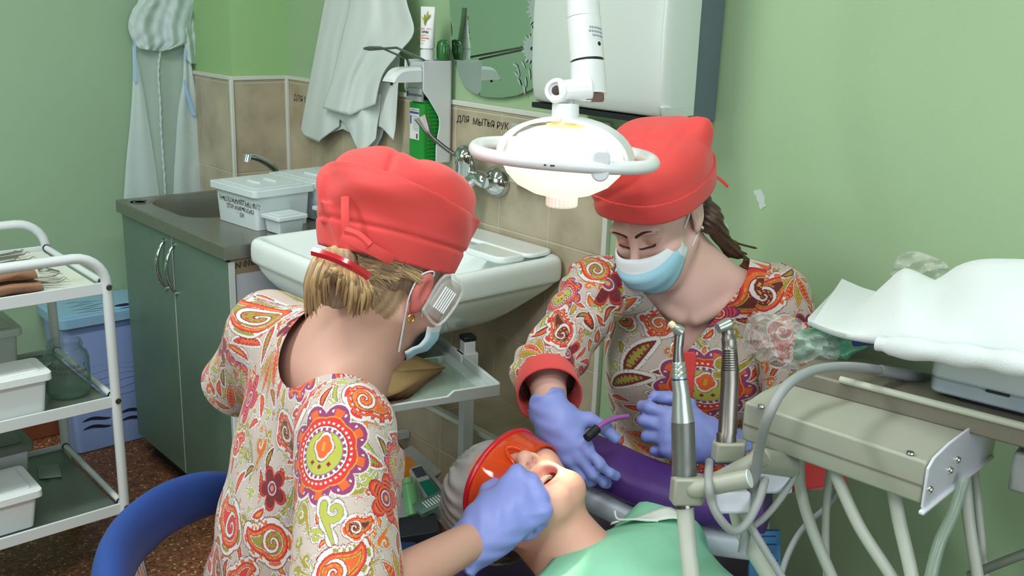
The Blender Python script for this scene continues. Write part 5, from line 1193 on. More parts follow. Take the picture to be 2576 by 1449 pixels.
def motif(C, P, kind, c, rot, s, rnd):
    R = 1.75*s; m = np.where((np.abs(P[:, 0]-c[0]) < R) & (np.abs(P[:, 1]-c[1]) < R))[0]
    if not len(m): return
    L = (P[m]-c)/s; co, si = math.cos(rot), math.sin(rot); L = np.stack([L[:, 0]*co+L[:, 1]*si, -L[:, 0]*si+L[:, 1]*co], 1)
    if rnd % 2: L[:, 0] = -L[:, 0]
    col = C[m].copy(); put = lambda mask, k: col.__setitem__(mask, CR[k])
    if kind == 'paisley':
        d, t = stroke(L, PAIS, PAIS_R); ang = np.arctan2(L[:, 1]+.25, L[:, 0]); w = np.where(t > .03, t*26, ang*4.2)
        sc = .14+.13*np.abs(np.sin(w*.5))
        put(d < sc+.035, 'maroon' if rnd % 3 else 'grey'); put(d < sc, 'white')
        put((d < sc-.09) & (d > .05) & (np.abs(np.sin(w*.5)) > .72), ('red', 'olive', 'orange')[rnd % 3])
        put(d < .045, 'maroon'); put(d < .02, 'orange' if rnd % 3 == 0 else 'red'); put(d < -.035, 'red' if rnd % 3 == 0 else 'orange')
        put((np.abs(d+.075) < .02) & (np.sin(w*3.2) > 0), 'gold' if rnd % 3 else 'white')
        put(d < -.125, 'maroon'); put(d < -.145, 'white' if rnd % 2 else 'lime'); put(d < -.17, ('orange', 'olive', 'brown', 'red')[rnd % 4])
        e, u = stroke(L, SWIRL, np.linspace(.02, .06, 20)); i = d < -.15
        put(i & (e < .03), 'maroon'); put(i & (e < .0), 'white'); put(i & (np.abs(e-.075) < .02) & (np.sin(u*60) > .1), 'red' if rnd % 2 else 'gold')
    elif kind == 'mandala':
        r = np.hypot(L[:, 0], L[:, 1]*1.0); a = np.arctan2(L[:, 1], L[:, 0]); fan = np.abs(np.sin(a*4.5))
        put(r < .80+.24*fan**.8, 'white'); put(r < .77+.23*fan**.8, 'purple'); put((r > .72) & (r < .9) & (fan > .88), 'orange'); put((np.abs(r-.84) < .03) & (np.abs(fan-.72) < .07), 'white'); put((r < .76) & (r > .72) & (fan < .5), 'purple')
        lo = .70+.045*fan
        put(r < lo, 'gold'); put(r < lo-.025, 'red'); put((np.abs(r-.6) < .022) & (np.sin(a*34) > .2), 'white'); put(r < .545, 'maroon'); put(r < .525, 'white'); put((r < .50) & (np.sin(a*24) > -.3), 'purple'); put(r < .44, 'grey'); put(r < .42, 'lime')
        y = L[:, 1]-.12; rr_ = np.hypot(L[:, 0]*1.25, y)*(1-.18*np.abs(np.cos(2*np.arctan2(y, L[:, 0]))))
        put(rr_ < .25, 'maroon'); put(rr_ < .235, 'white'); put(rr_ < .19, 'orange'); put((np.abs(L[:, 0]) < .035) & (np.abs(y) < .09), 'gold')
        for x0, y0 in ((-.2, -.2), (.2, -.2), (0, -.27)): put(np.abs(L[:, 0]-x0)+np.abs(L[:, 1]-y0) < .055, 'maroon')
    elif kind == 'leaves':
        for k, a in enumerate((-.85, -.35, .15, .65)):
            q = np.stack([np.linspace(0, math.sin(a)*1.25, 9), .7-np.linspace(0, math.cos(a)*1.35, 9)], 1); t9 = np.linspace(0, 1, 9)
            d, t = stroke(L, q, .19*np.sin(PI*np.clip(t9*.92+.06, 0, 1))**.9)
            put(d < .07, 'maroon'); put(d < .05, 'white'); put(d < .012, 'maroon'); put(d < -.012, 'orange' if k % 2 else 'gold'); put(d < -.07, 'red' if k % 2 else 'olive'); put((d < -.03) & (np.abs(d+.09) < .05) & (np.sin(t*50) > .2), 'gold')
    elif kind == 'leaf':
        t9 = np.linspace(0, 1, 12); q = np.stack([.25*np.sin(t9*PI), -1+2*t9], 1)
        d, t = stroke(L, q, .32*np.sin(PI*np.clip(t9*.9+.08, 0, 1))); sc = .16+.08*np.sin(t*70)
        put(d < sc+.03, 'grey'); put(d < sc, 'white'); put(d < .03, 'maroon'); put(d < 0, 'red' if rnd % 2 else 'brown'); put(d < -.1, 'orange' if rnd % 3 else 'olive'); put((np.abs(d+.15) < .05) & (np.sin(t*60) > 0), 'maroon')
    elif kind == 'flower':
        r = np.hypot(L[:, 0], L[:, 1]); a = np.arctan2(L[:, 1], L[:, 0]); f = np.abs(np.cos(a*2.5))
        b = .45+.5*f**.7
        put(r < b+.05, 'maroon'); put(r < b, 'red' if rnd % 2 else 'purple'); put((r < b-.1), ('orange', 'brown', 'rose')[rnd % 3]); put((r < b-.16) & (np.sin(r*40) > .2), 'maroon'); put(r < .3, 'white'); put(r < .25, 'purple' if rnd % 2 else 'red'); put(r < .11, 'gold')
    elif kind == 'scroll':
        q = np.concatenate([spiral(1.1, 14, .05, .5, 0)+A(.1, .3), np.stack([np.linspace(.62, .1, 8)[1:], np.linspace(.5, -1.1, 8)[1:]], 1)])
        w = np.concatenate([np.linspace(.06, .15, 14), np.linspace(.15, .03, 7)])
        d, t = stroke(L, q, w); sc = .07+.1*np.abs(np.sin(t*22)) if rnd % 2 else .08
        put(d < sc+.04, 'grey'); put(d < sc, 'white'); put(d < .03, 'grey' if rnd % 2 else 'olive'); put(d < .0, ('olive', 'lime', 'orange', 'red')[rnd % 4]); put((np.abs(d+.04) < .025) & (np.sin(t*70) > 0), 'lime' if rnd % 2 else 'gold')
    elif kind == 'bud':
        t9 = np.linspace(0, 1, 8); q = np.stack([.3*np.sin(t9*2.5), -.7+1.3*t9], 1)
        d, t = stroke(L, q, .3*np.sin(PI*np.clip(t9*.85+.12, 0, 1)))
        put(d < .2+.09*np.sin(t*26), 'grey'); put(d < .15+.09*np.sin(t*26), 'white'); put(d < .02, 'maroon'); put(d < -.02, ('red', 'orange', 'olive')[rnd % 3]); put(d < -.17, 'gold')
    elif kind == 'squiggle':
        q = np.stack([np.linspace(-.9, .9, 12), .35*np.sin(np.linspace(0, 5.5, 12)+rnd)], 1); d, t = stroke(L, q, .13*np.sin(PI*np.linspace(.1, .95, 12)))
        put(d < .1, 'grey'); put(d < .055, 'white'); put(d < -.04, ('cream', 'olive', 'red')[rnd % 3])
    C[m] = col
def paint(P2, big, seed=1, dens=1.):
    C = np.tile(CR['cream'], (len(P2), 1)); r = random.Random(seed)
    lo, hi = P2.min(0), P2.max(0); PC = np.zeros((9000, 2)); PS = np.zeros(9000); npl = len(big)
    for i, b in enumerate(big): PC[i] = b[1]; PS[i] = b[3]
    # stems
    for i in range(int(14*dens)):
        x, y = r.uniform(lo[0], hi[0]), r.uniform(lo[1], hi[1]); a = r.uniform(0, 6.28); pts = [A(x, y)]; kv = r.choice((-1, 1))*r.uniform(4, 9)
        for k in range(14): a += kv*.018*(1 if k < 9 else 2.2); pts.append(pts[-1]+.018*A(math.cos(a), math.sin(a)))
        pts = np.array(pts); lo2, hi2 = pts.min(0)-.02, pts.max(0)+.02
        m = np.where(((P2 > lo2) & (P2 < hi2)).all(1))[0]
        if len(m):
            d, t = stroke(P2[m], pts, np.linspace(.005, .0015, 15))
            for th, cname in ((.0042, 'grey'), (.0034, 'white'), (.0018, 'grey'), (.001, 'olive'), (-.0016, 'lime')): C[m[d < th]] = CR[cname]
    cand = []
    for s, kinds, tries in ((.044, ('paisley', 'mandala', 'leaves', 'paisley', 'flower'), 300), (.028, ('leaf', 'flower', 'paisley', 'scroll', 'scroll'), 900), (.018, ('scroll', 'bud', 'scroll', 'leaf', 'leaf'), 3000), (.0105, ('squiggle', 'bud', 'squiggle', 'scroll'), 8000)):
        for i in range(int(tries*dens)):
            c = A(r.uniform(lo[0], hi[0]), r.uniform(lo[1], hi[1])); q = s*r.uniform(.85, 1.2)
            if npl < 9000 and (not npl or (np.hypot(PC[:npl, 0]-c[0], PC[:npl, 1]-c[1]) > (q+PS[:npl])*(.9 if s > .02 else .66)).all()):
                PC[npl] = c; PS[npl] = q; npl += 1; cand.append((r.choice(kinds), c, r.uniform(0, 6.28), q, r.randrange(12)))
    for a in cand[::-1]: motif(C, P2, *a)
    for a in big: motif(C, P2, *a)
    return C
SKIN = M('skin_print', (200, 160, 140), rough=.5, attr='print', var=.04, scale=30, spec=.35)
PRINT = M('paisley_cotton', (208, 194, 182), rough=.85, attr='print', var=.02, scale=40, sheen=.15, bump=.1, bscale=400)
CORAL = M('coral_cotton', (214, 68, 65), rough=.75, var=.03, scale=18, bump=.05, bscale=600, sheen=.15)
NITRILE = M('lavender_nitrile', (134, 146, 212), rough=.42, var=.03, scale=25, bump=.18, bscale=70, spec=.45)
MASKB = M('mask_blue', (158, 204, 222), rough=.85, var=.03, bump=.1, bscale=200); MASKW = M('mask_white', (214, 222, 226), rough=.85, var=.02)
HAIRB = M('blonde_hair', (178, 150, 104), rough=.45, attr='print', var=.06, scale=60); HAIRD = M('brown_hair', (70, 48, 36), rough=.42, var=.2, scale=60)
BROW = M('dark_brow', (62, 38, 32), rough=.7); GOLD = M('gold', (214, 160, 70), rough=.2, metal=1.)
def skinc(base=(206, 166, 148)):
    def f(V): return np.tile(lin(base), (len(V), 1))*(1+.05*noise3(V, 40.)[:, None]*A(.3, 1, 1))
    return f
def person(label, loc): return thing('person', label, 'person', loc)
def bounds(pts, pad):
    P = np.array(pts); return P.min(0)-pad, P.max(0)+pad
def shell(d, th=.005): return np.maximum(d, -(d+th))
# ================================================================== dentist, seated with her back towards us
DH = head_frame(W(996, 688, 1.5), (HR*math.sin(.66)+HA*math.cos(.66))*math.cos(.62)-ZZ*math.sin(.62), -.20)
DCH = head_frame(W(986, 660, 1.5), (HR*math.sin(.68)+HA*math.cos(.68))*math.cos(.36)-ZZ*math.sin(.36), .03)
def hp(hf, x, y, z): return hf[0]+hf[1]@A(x, y, z)
dC7 = W(812, 905, 1.50); dF = nrm(HR*.82+HA*.57); dR = nrm(HR*.57-HA*.82); dS = nrm(ZZ*.97+dF*.14); dFp = np.cross(dS, dR)*-1
dFp = np.cross(dS, dR); dFp = dFp if dFp@dF > 0 else -dFp
dM = np.stack([dR, dFp, dS], 1); dHip = dC7-dS*.50-dFp*.02
dpt = lambda x, y, z: dHip+dM@A(x, y, z)
dRs, dRe, dRw = W(872, 1085, 1.36), W(872, 1530, 1.25), W(1214, 1346, 1.435)
dLs, dLe, dLw = W(682, 836, 1.60), W(582, 975, 1.74), W(880, 1130, 1.72)
def dent_torso(P, g=0.):
    L = (P-dHip)@dM
    d = sell(L, (-.012, .035, .33), (.168+g, .105+g, .19+g)); d = smin(d, sell(L, (-.018, .03, .14), (.168+g, .115+g, .18+g)), .08)
    d = smin(d, sell(L, (-.015, .03, 0.), (.19+g, .13+g, .12+g)), .08)
    d = smin(d, sseg(P, dRs, dC7+dFp*.03, .05+g, .05+g), .07); d = smin(d, sseg(P, dLs, dC7+dFp*.03, .048+g, .05+g), .07)
    return d
def dent_body(P):
    d = dent_torso(P, -.012)
    nk = hp(DH, 0, -.03, -.03)
    d = smin(d, sseg(P, dC7+dFp*.02, nk, .056, .052), .05); d = smin(d, sseg(P, dC7+dFp*.05-dS*.02, hp(DH, 0, .0, -.05), .05, .045), .04)
    d = smin(d, head_sdf(P, DH), .02)
    arm = smin(sseg(P, dRs, dRe, .045, .038), sseg(P, dRe, dRw, .038, .026), .02)
    d = smin(d, arm, .03)
    arm = smin(sseg(P, dLs, dLe, .042, .036), sseg(P, dLe, dLw, .036, .026), .02); d = smin(d, arm, .03)
    d = np.minimum(d, hand_sdf(P, dRw, *DHAND, **DHK)+.002)
    for kk in (dRk, dLk): d = smin(d, sseg(P, dHip, kk, .07, .055), .05)
    return d
dRk, dLk = dHip+dF*.16+dR*.25-ZZ*.05, dHip+dF*.20-dR*.16-ZZ*.04
DHAND = (W(1398, 1180, 1.475)-dRw, -FW*.9+UP*.3-RT*.2)
DHK = dict(curl=[(1.15, .6, .4), (1.6, 1.5, .9), (1.65, 1.55, .9), (1.65, 1.5, .9)], thumb=[((.55, .7, -.5), .04), ((.2, .9, -.5), .032), ((.0, .9, -.4), .026)], k=1.08, width=1.0)
dent = person('woman in coral cap and paisley top seen from behind, leaning over the reclined patient', dHip*A(1, 1, 0))
pts = [dHip, dC7, dRs, dRe, dRw, dLs, dLe, dLw, dRk, dLk, hp(DH, 0, 0, .14), hp(DH, 0, .12, -.13), W(1440, 1250, 1.5)]
lo, hi = bounds(pts, .15)
def dcol(V):
    c = skinc((196, 152, 134))(V); L = (V-DH[0])@DH[1]
    e = (np.abs(L[:, 0]) > .069) & (np.abs(L[:, 1]+.014) < .03) & (np.abs(L[:, 2]) < .045); c[e] = lin((206, 112, 104))
    h = (L[:, 1] < -.02) & (L[:, 2] > -.055+.012*np.sin(L[:, 0]*90)) | (L[:, 2] > .02); h &= ~e & (np.linalg.norm(L, axis=1) < .16)
    st = .5+.5*np.sin(L[:, 0]*500+L[:, 1]*300+6*np.sin(L[:, 2]*40)); c[h] = (lin((150, 122, 92))*(.75+.5*st[:, None]))[h]
    return c
db = sdf_obj('body', dent_body, lo, hi, .0042, SKIN, dent, dcol)
def glove(hand, wr, d, r1, r2, parent, pts, cuff=.05, s=0.):
    d = nrm(d); u = nrm(np.cross(d, FW)); w = np.cross(d, u)
    f = lambda P: smin(hand(P), sseg(P, wr-d*(cuff+.02), wr+d*.02, r1, r2), .03)+.0011*np.sin((P@d)*190+3.5*np.sin((P@u)*60+s))*np.sin((P@w)*70+(P@u)*45+s)+.0008*noise3(P, 110., s)-.003*np.exp(-((((P-wr)@d)+cuff)/.004)**2)
    g = lambda P: -((P-wr)@d+cuff+.005*np.sin((P@u)*150+s)+.003*np.sin((P@w)*230))
    return cloth('glove', f, g, *bounds(pts+[wr], .07), .0026, NITRILE, parent, th=.0008)
glove(lambda P: hand_sdf(P, dRw, *DHAND, grow=.0012, **DHK), dRw, DHAND[0], .037, .031, dent, [W(1430, 1230, 1.5), W(1160, 1390, 1.42)])
# scrub top
def dent_top(P):
    t = dent_torso(P, .012)
    sl = sseg(P, dRs+dR*.0, dRs*.1+dRe*.9, .069, .072); ls = sseg(P, dLs, dLe, .054, .060)
    d = smin(smin(t, sl, .035), ls, .045)
    L = (P-dHip)@dM
    d = d-.0035*np.sin(L[:, 2]*55+3*np.sin(L[:, 0]*17)+L[:, 1]*25)*np.clip(1-L[:, 2]/.45, .1, 1)-.0045*noise3(P, 24., 1.3)
    # crease where sleeve meets the back
    d = d+.006*np.exp(-((sl-t)/.012)**2)
    return d
def neck_cut(P):
    Q = (P-(dC7+dFp*.085+dR*.045+dS*.0))@dM
    return sell(Q, (0, 0, 0), (.138, .165, .125))
def dent_cut(P):
    L = (P-dHip)@dM
    e = np.maximum(-neck_cut(P), -.1-L[:, 2])
    e = np.maximum(e, np.where(sseg(P, dRs, dRe*2-dRs, .11) < 0, (P-(dRs*.1+dRe*.9))@nrm(dRe-dRs), -1.))
    return np.maximum(e, np.where(sseg(P, dLs*.4+dLe*.6, dLe*2-dLs, .09) < 0, (P-(dLs*.06+dLe*.94))@nrm(dLe-dLs), -1.))
def dent_uv(V):
    L = (V-dHip)@dM; a = np.arctan2(L[:, 0], -L[:, 1]+.03)
    u = a*.15; v = L[:, 2].copy()
    def arm(s, e, off):
        ax = nrm(e-s); q = (V-s); t = q@ax; w = nrm(np.cross(ax, FW)); w2 = np.cross(ax, w); return np.arctan2(q@w, q@w2)*.075+off, t
    r = sseg(V, dRs, dRe, .072); tt = dent_torso(V, .012); l = sseg(V, dLs, dLe, .06)
    m = r < tt; uu, vv = arm(dRs, dRe, 1.2); u = np.where(m, uu, u); v = np.where(m, -vv, v)
    m = (l < tt) & ~m; uu, vv = arm(dLs, dLe, 2.2); u = np.where(m, uu, u); v = np.where(m, -vv, v)
    return np.stack([u, v], 1)
def nearest_uv(V, UV, px, py):
    d = V-CAM; z = d@FW; x = 1288+FPX*(d@RT)/z; y = 724.5-FPX*(d@UP)/z
    m = (np.hypot(x-px, y-py) < 14); i = np.where(m)[0]
    if not len(i): return None
    return UV[i[np.argmin(z[i])]]
def rot_at(V, UV, px, py, dx, dy):
    a, b = nearest_uv(V, UV, px, py), nearest_uv(V, UV, px+dx, py+dy)
    return 0. if a is None or b is None else math.atan2(b[1]-a[1], b[0]-a[0])
def printed(name, f, g, lo, hi, h, uvf, bigs, parent, seed, sub=2, dens=1.):
    V, Q = open_mesh(f, g, lo, hi, h, sub)
    UV = uvf(V); big = []
    for kind, px, py, size, (dx, dy), rn in bigs:      # where a large motif sits on the cloth, and which way its tip points
        c = nearest_uv(V, UV, px, py)
        if c is not None: big.append((kind, c, rot_at(V, UV, px, py, dx, dy)-PI/2, size, rn))
    C = np.zeros((len(V), 3)); off = np.round(UV[:, 0]/1.1)
    for o in np.unique(off):
        m = off == o; C[m] = paint(UV[m], [b for b in big if abs(b[1][0]-o*1.1) < .6], seed+int(o), dens)
    o = raw(name, V, Q, PRINT, None, parent, 180, C)
    return o
lo, hi = bounds([dHip-dS*.1, dC7, dRs, dRe, dLs, dLe, dpt(.15, .12, .1), dpt(-.15, .12, .1), dpt(0, -.12, .1)], .1)
printed('scrub_top', dent_top, dent_cut, lo, hi, .0045, dent_uv, [('paisley', 755, 1000, .060, (60, -40), 3), ('mandala', 800, 1130, .068, (20, -60), 1), ('leaves', 665, 935, .052, (20, -60), 2), ('scroll', 635, 1130, .032, (20, -60), 2), ('paisley', 660, 1350, .045, (-40, -50), 5), ('flower', 670, 1230, .034, (0, -50), 1), ('scroll', 845, 1290, .034, (0, -50), 1), ('paisley', 850, 1410, .04, (30, -50), 4), ('flower', 985, 1250, .034, (10, -50), 3), ('paisley', 640, 775, .04, (30, -40), 1), ('paisley', 910, 1310, .022, (30, -40), 2)], dent, 11)
# cap
def cap_sdf(P, hf, a=.086, b=.108, zt=.155, flare=.022, tilt=0., dome=.03, wr=.003, s=0., yo=-.012, pw=2.25, kk=.04, fl0=0.):
    L = (P-hf[0])@hf[1]; z = L[:, 2]+tilt*L[:, 1]; k = np.clip(z/.11, 0, 1)
    aa = a+flare*(fl0+(1-fl0)*np.sin(k*PI*.62)); bb = b+flare*(fl0+(1-fl0)*np.sin(k*PI*.62))
    q = (np.abs(L[:, 0]/aa)**pw+np.abs((L[:, 1]-yo)/bb)**pw)**(1/pw)
    d = smax((q-1)*a, z-(zt-dome*q**2), kk)
    return d+wr*noise3(L, 45., s)+wr*.6*np.sin(np.arctan2(L[:, 1], L[:, 0])*5+L[:, 2]*30+s), L, z
def dcap(P):
    d, L, z = cap_sdf(P, DCH, b=.094, zt=.160, flare=.018, wr=.0035, s=.8, dome=.012)
    d = d+.003*np.exp(-((L[:, 0]*.8+L[:, 1]*.6+.02)/.006)**2)*(z > .09)
    return d
def dcap_cut(P):
    L = (P-DCH[0])@DCH[1]; return -(L[:, 2]-.006-.10*np.clip(L[:, 1], 0, 1))
lo, hi = bounds([hp(DCH, x, y, z) for x in (-.12, .12) for y in (-.14, .13) for z in (-.01, .18)], .03)
dc = cloth('surgical_cap', dcap, dcap_cut, lo, hi, .0034, CORAL, dent)
def dband(P):
    d, L, z = cap_sdf(P, DCH, b=.094, zt=.160, flare=.018, wr=.002, s=2.8, dome=.012)
    az = np.arctan2(L[:, 0], -L[:, 1]); d = d-.0065-.009*np.clip((z-.055)/.05, 0, 1)*np.clip(.6+.5*np.sin(az*1.7+.8), 0, 1)+.003*np.exp(-((z-.040)/.003)**2)-.003*np.sin(az*6+z*60)*np.clip((z-.045)/.05, 0, 1)-.006*np.exp(-((z-.075-.02*np.sin(az*2))/.018)**2)*np.clip(np.sin(az*2.2+.5), 0, 1)
    d = d-.005*np.exp(-((az+.28)/.05)**2)*(z > .03)*(z < .10)-.006*np.exp(-((az+.18-(.06-z)*4)/.07)**2)*(z < .06)
    return d
def dband_cut(P):
    L = (P-DCH[0])@DCH[1]; az = np.arctan2(L[:, 0], -L[:, 1]); z = L[:, 2]
    return np.maximum(-(z-.10*np.clip(L[:, 1], 0, 1)), z-(.108+.012*np.cos(az*2-.3)-.05*np.clip(L[:, 1]-.02, 0, 1)*3))
cloth('cap_band', dband, dband_cut, lo, hi, .0034, CORAL, dc)
def strip(name, pts, w, th, mat, parent, nor=None):
    P = spline(pts, 6); G = []
    for i, p in enumerate(P):
        d = nrm(P[min(i+1, len(P)-1)]-P[max(i-1, 0)]); n = nrm(nor if nor is not None else -FW); s_ = nrm(np.cross(d, n)); n2 = np.cross(s_, d)
        G.append([p+s_*w+n2*th*.2, p+n2*th, p-s_*w+n2*th*.2, p-s_*w-n2*th*.3, p-n2*th*.4, p+s_*w-n2*th*.3])
    m = MB().grid(G, wrap=True); K = len(G); m.f += [list(range(6))[::-1], [(K-1)*6+j for j in range(6)]]; m.m += [0, 0]
    return m.build(name, mat, parent, smooth=50)
def surf_pt(P0, f, it=6):
    """slide a point onto the surface f = 0 along the gradient"""
    p = np.asarray(P0, float)
    for _ in range(it):
        e = .002; d = f(p[None])[0]; g = A(*[(f((p+e*np.eye(3)[i])[None])[0]-f((p-e*np.eye(3)[i])[None])[0])/(2*e) for i in range(3)]); p = p-d*g/max(g@g, .2)
    return p
band_f = lambda P: dband(P)
strip('tie', [W(868, 495, 1.372), W(868, 545, 1.365), W(872, 590, 1.366)], .0055, .003, CORAL, dc)
strip('tie', [W(862, 590, 1.366), W(905, 612, 1.362), W(960, 640, 1.372), W(985, 655, 1.385)], .008, .003, CORAL, dc)
strip('tie', [W(868, 580, 1.364), W(900, 592, 1.362), W(930, 618, 1.362)], .006, .004, CORAL, dc)
# hair: cropped nape hair plus the gathered loose tail
def dhair(P):
    L = (P-DH[0])@DH[1]
    w1, w2, w3 = W(850, 660, 1.40), W(815, 730, 1.385), W(845, 785, 1.395)
    d = uni([sseg(P, hp(DH, -.02, -.085, -.02), W(850, 685, 1.41), .03, .03), sseg(P, W(840, 690, 1.41), W(812, 730, 1.41), .03, .016), sseg(P, W(850, 690, 1.41), W(870, 730, 1.405), .028, .014), sseg(P, W(850, 700, 1.41), W(842, 760, 1.41), .026, .010)], .02)
    sh = smax(sell(L, (0, -.018, .028), (.0735, .0945, .087)), -(L[:, 2]+.030-.35*np.abs(L[:, 0])*0+np.clip(L[:, 1]+.03, 0, 1)*-.5), .01)
    sh = smax(sh, L[:, 1]-.012, .006); sh = smax(sh, L[:, 2]-.05, .01)
    g = P@np.stack([RT, UP, FW], 1)
    st = np.sin(g[:, 0]*640+5*np.sin(g[:, 1]*30)+g[:, 2]*150)*.0005+np.sin(g[:, 0]*150+3*np.sin(g[:, 1]*22)+g[:, 2]*120)*.0022
    return smin(d, sh, .012)+st
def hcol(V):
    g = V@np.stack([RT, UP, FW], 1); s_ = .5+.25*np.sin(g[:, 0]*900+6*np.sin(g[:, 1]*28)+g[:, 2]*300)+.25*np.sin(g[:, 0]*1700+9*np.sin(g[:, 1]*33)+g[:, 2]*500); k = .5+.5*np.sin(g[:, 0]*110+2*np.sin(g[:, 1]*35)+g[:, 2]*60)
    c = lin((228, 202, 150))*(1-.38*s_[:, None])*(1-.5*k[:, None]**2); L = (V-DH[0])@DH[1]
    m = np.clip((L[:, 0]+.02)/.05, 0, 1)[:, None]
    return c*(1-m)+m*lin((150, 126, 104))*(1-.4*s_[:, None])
lo, hi = bounds([hp(DH, x, y, z) for x in (-.09, .09) for y in (-.13, .03) for z in (-.1, .07)]+[W(770, 800, 1.39), W(770, 640, 1.39)], .03)
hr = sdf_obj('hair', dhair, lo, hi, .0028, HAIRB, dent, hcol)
HL = [M('hair_lock_%s' % n_, c_, rough=.42, var=.12, scale=80) for n_, c_ in (('pale', (198, 170, 122)), ('honey', (176, 144, 98)), ('ash', (152, 128, 96)), ('brown', (126, 98, 70)))]
rl_ = random.Random(8)
def lock(mb, P, r, n=9, mi=0, flat=.55):
    P = spline(P, 5); K_ = len(P); V = []
    for i, p in enumerate(P):
        d_ = nrm(P[min(i+1, K_-1)]-P[max(i-1, 0)]); s_ = nrm(np.cross(d_, FW)); u_ = np.cross(s_, d_); k_ = i/(K_-1); rr_ = r*(math.sin(PI*(.12+.86*k_))**.6)
        V.append([p+s_*rr_*math.cos(a)+u_*rr_*flat*math.sin(a) for a in np.linspace(0, 2*PI, 6, endpoint=False)])
    mb.grid(V, mi, wrap=True)
hm = MB(); clip_a, clip_b = A(795, 640), A(925, 700)
for i in range(300):
    u = rl_.random(); s0 = clip_a*(1-u)+clip_b*u; o_ = rl_.uniform(-.012, .03); t0 = 1.362+.03*abs(u-.5)
    ex = 778+150*u+rl_.uniform(-14, 10); ey = 705+82*math.sin(PI*min(1, max(0, .1+.95*(1-abs(u-.42)*1.5))))+rl_.uniform(-26, 16)
    bul = rl_.uniform(.6, 1.15)
    P = [W(s0[0], s0[1]+2, t0+.02), W(s0[0]+(ex-s0[0])*.25-10*(.5-u), s0[1]+18, t0-.012*bul), W(s0[0]+(ex-s0[0])*.7-22*(.5-u)*bul, s0[1]+(ey-s0[1])*.55, t0-.010*bul), W(ex, ey, t0+.022)]
    lock(hm, P, rl_.uniform(.0011, .0027), mi=(0, 0, 1, 1, 2, 3)[int(rl_.random()*6)])
def onto(P, off):
    P = np.array(P)
    for _ in range(5):
        fb = lambda X_: np.minimum(dent_body(X_), dhair(X_)); d_ = fb(P); g_ = grad(fb, P, .002); P = P-np.clip(d_-off, -.02, .02)[:, None]*g_/np.maximum((g_*g_).sum(1), .3)[:, None]
    return P
al_ = []; 
for i in range(240):
    u = rl_.random(); e0 = A(930, 792)*(1-u)+A(1062, 700)*u+A(rl_.uniform(-16, 16), rl_.uniform(-26, 8))-A(0, 30*math.sin(PI*u)); s0 = A(905, 690)+A(rl_.uniform(-25, 60)*u, rl_.uniform(-25, 12)-25*u)
    m_ = (e0+s0)/2+A(8, 8); al_.append([W(*(e0*(1-k)**2+2*m_*k*(1-k)+s0*k*k), 1.40) for k in np.linspace(0, 1, 6)])
q_ = onto(np.array(al_).reshape(-1, 3), .0022).reshape(-1, 6, 3)
for P in q_:
    if np.linalg.norm(np.diff(P, axis=0), axis=1).max() < .08: lock(hm, P[::-1], rl_.uniform(.0009, .002), mi=(0, 2, 2, 1, 3, 2)[int(rl_.random()*6)])
hm.build('hair_locks', HL, hr, smooth=80)
REDC = M('red_clip_plastic', (176, 30, 40), rough=.18, coat=.6)
strip('hair_clip', [W(786, 632, 1.345), W(830, 645, 1.335), W(875, 664, 1.335), W(912, 685, 1.345), W(928, 697, 1.352)], .0058, .004, REDC, hr)
# mask with ear loops, earring, goggles
def mask(hf, parent, side=None, v0=-.014, v1=.094):
    m = MB(); G = []
    for i in range(15):
        v = i/14; z = v0-v1*v; yc = .113+.018*math.sin(PI*min(1, v*1.25))-.035*max(0, v-.62)**1.2*2; row = []
        for j in range(25):
            u = j/24*2-1; a = u*1.3; wx = .066+.006*math.sin(PI*v)
            row.append(hp(hf, wx*math.sin(a), .012+(yc-.012)*math.cos(a)**.75+.0014*math.sin(v*22)*math.cos(a), z+.010*(1-abs(u))*(v < .2)*(1-v*5)-.004*u*u+(.02*v)*(abs(u)**2)-.02*(abs(u)**3)*(1-v)))
        if side:
            for j in range(25):
                u = abs(j/24*2-1); k_ = u**2.4; q_ = (row[j]-hf[0])@hf[1]; q_[2] = (v0-v1*v+.006*(1-u)*(v < .1))*(1-k_)+(side[0]+(side[1]-side[0])*v)*k_; q_[1] -= .012*k_*u**6; q_[1] += .0025*math.sin(v*PI*5)*k_*(1-u**8); row[j] = hp(hf, *q_)
        G.append(row)
    m.grid(G)
    o = m.build('face_mask', [MASKB, MASKW], parent, solid=.0012, smooth=180)
    for p in o.data.polygons:
        k = p.index//24; j = p.index % 24
        if k < 3 or j < 1 or j > 22: p.material_index = 1
    for s in (-1, 1):
        e = hp(hf, s*.076, -.036, .01)
        c1, c2 = (hp(hf, s*.0645, .02, side[0]), hp(hf, s*.067, .018, side[1])) if side else (hp(hf, s*.0635, .032, -.036), hp(hf, s*.064, .03, -.096))
        MB().tube(spline([c1, hp(hf, s*.073, .0, -.006), hp(hf, s*.080, -.016, .028), hp(hf, s*.079, -.036, .012), hp(hf, s*.077, -.03, -.02), hp(hf, s*.0735, -.012, -.045), c2] if not side else [c1, hp(hf, s*.073, .004, .004), hp(hf, s*.080, -.016, .028), hp(hf, s*.079, -.036, .012), hp(hf, s*.077, -.03, -.022), hp(hf, s*.0735, -.004, -.04), c2], 6), .0013, 8).build('ear_loop', MASKW, o)
    return o
mask(DH, dent)
rg = hp(DH, .083, -.008, -.042)
MB().tube([rg+DH[1]@A(0, math.cos(a)*.006, math.sin(a)*.006-.004) for a in np.linspace(0, 2*PI, 18, endpoint=False)], .0013, 8, closed=True).build('earring', GOLD, dent)
CLEAR = M('clear_goggle_plastic', (226, 226, 222), rough=.1, alpha=.34, spec=.8)
gm = MB(); G = []
for i in range(23):
    a = -1.75+3.5*i/22; G.append([hp(DH, .082*math.sin(a), .022+.088*math.cos(a), z+.006) for z in np.linspace(-.032, .03, 5)])
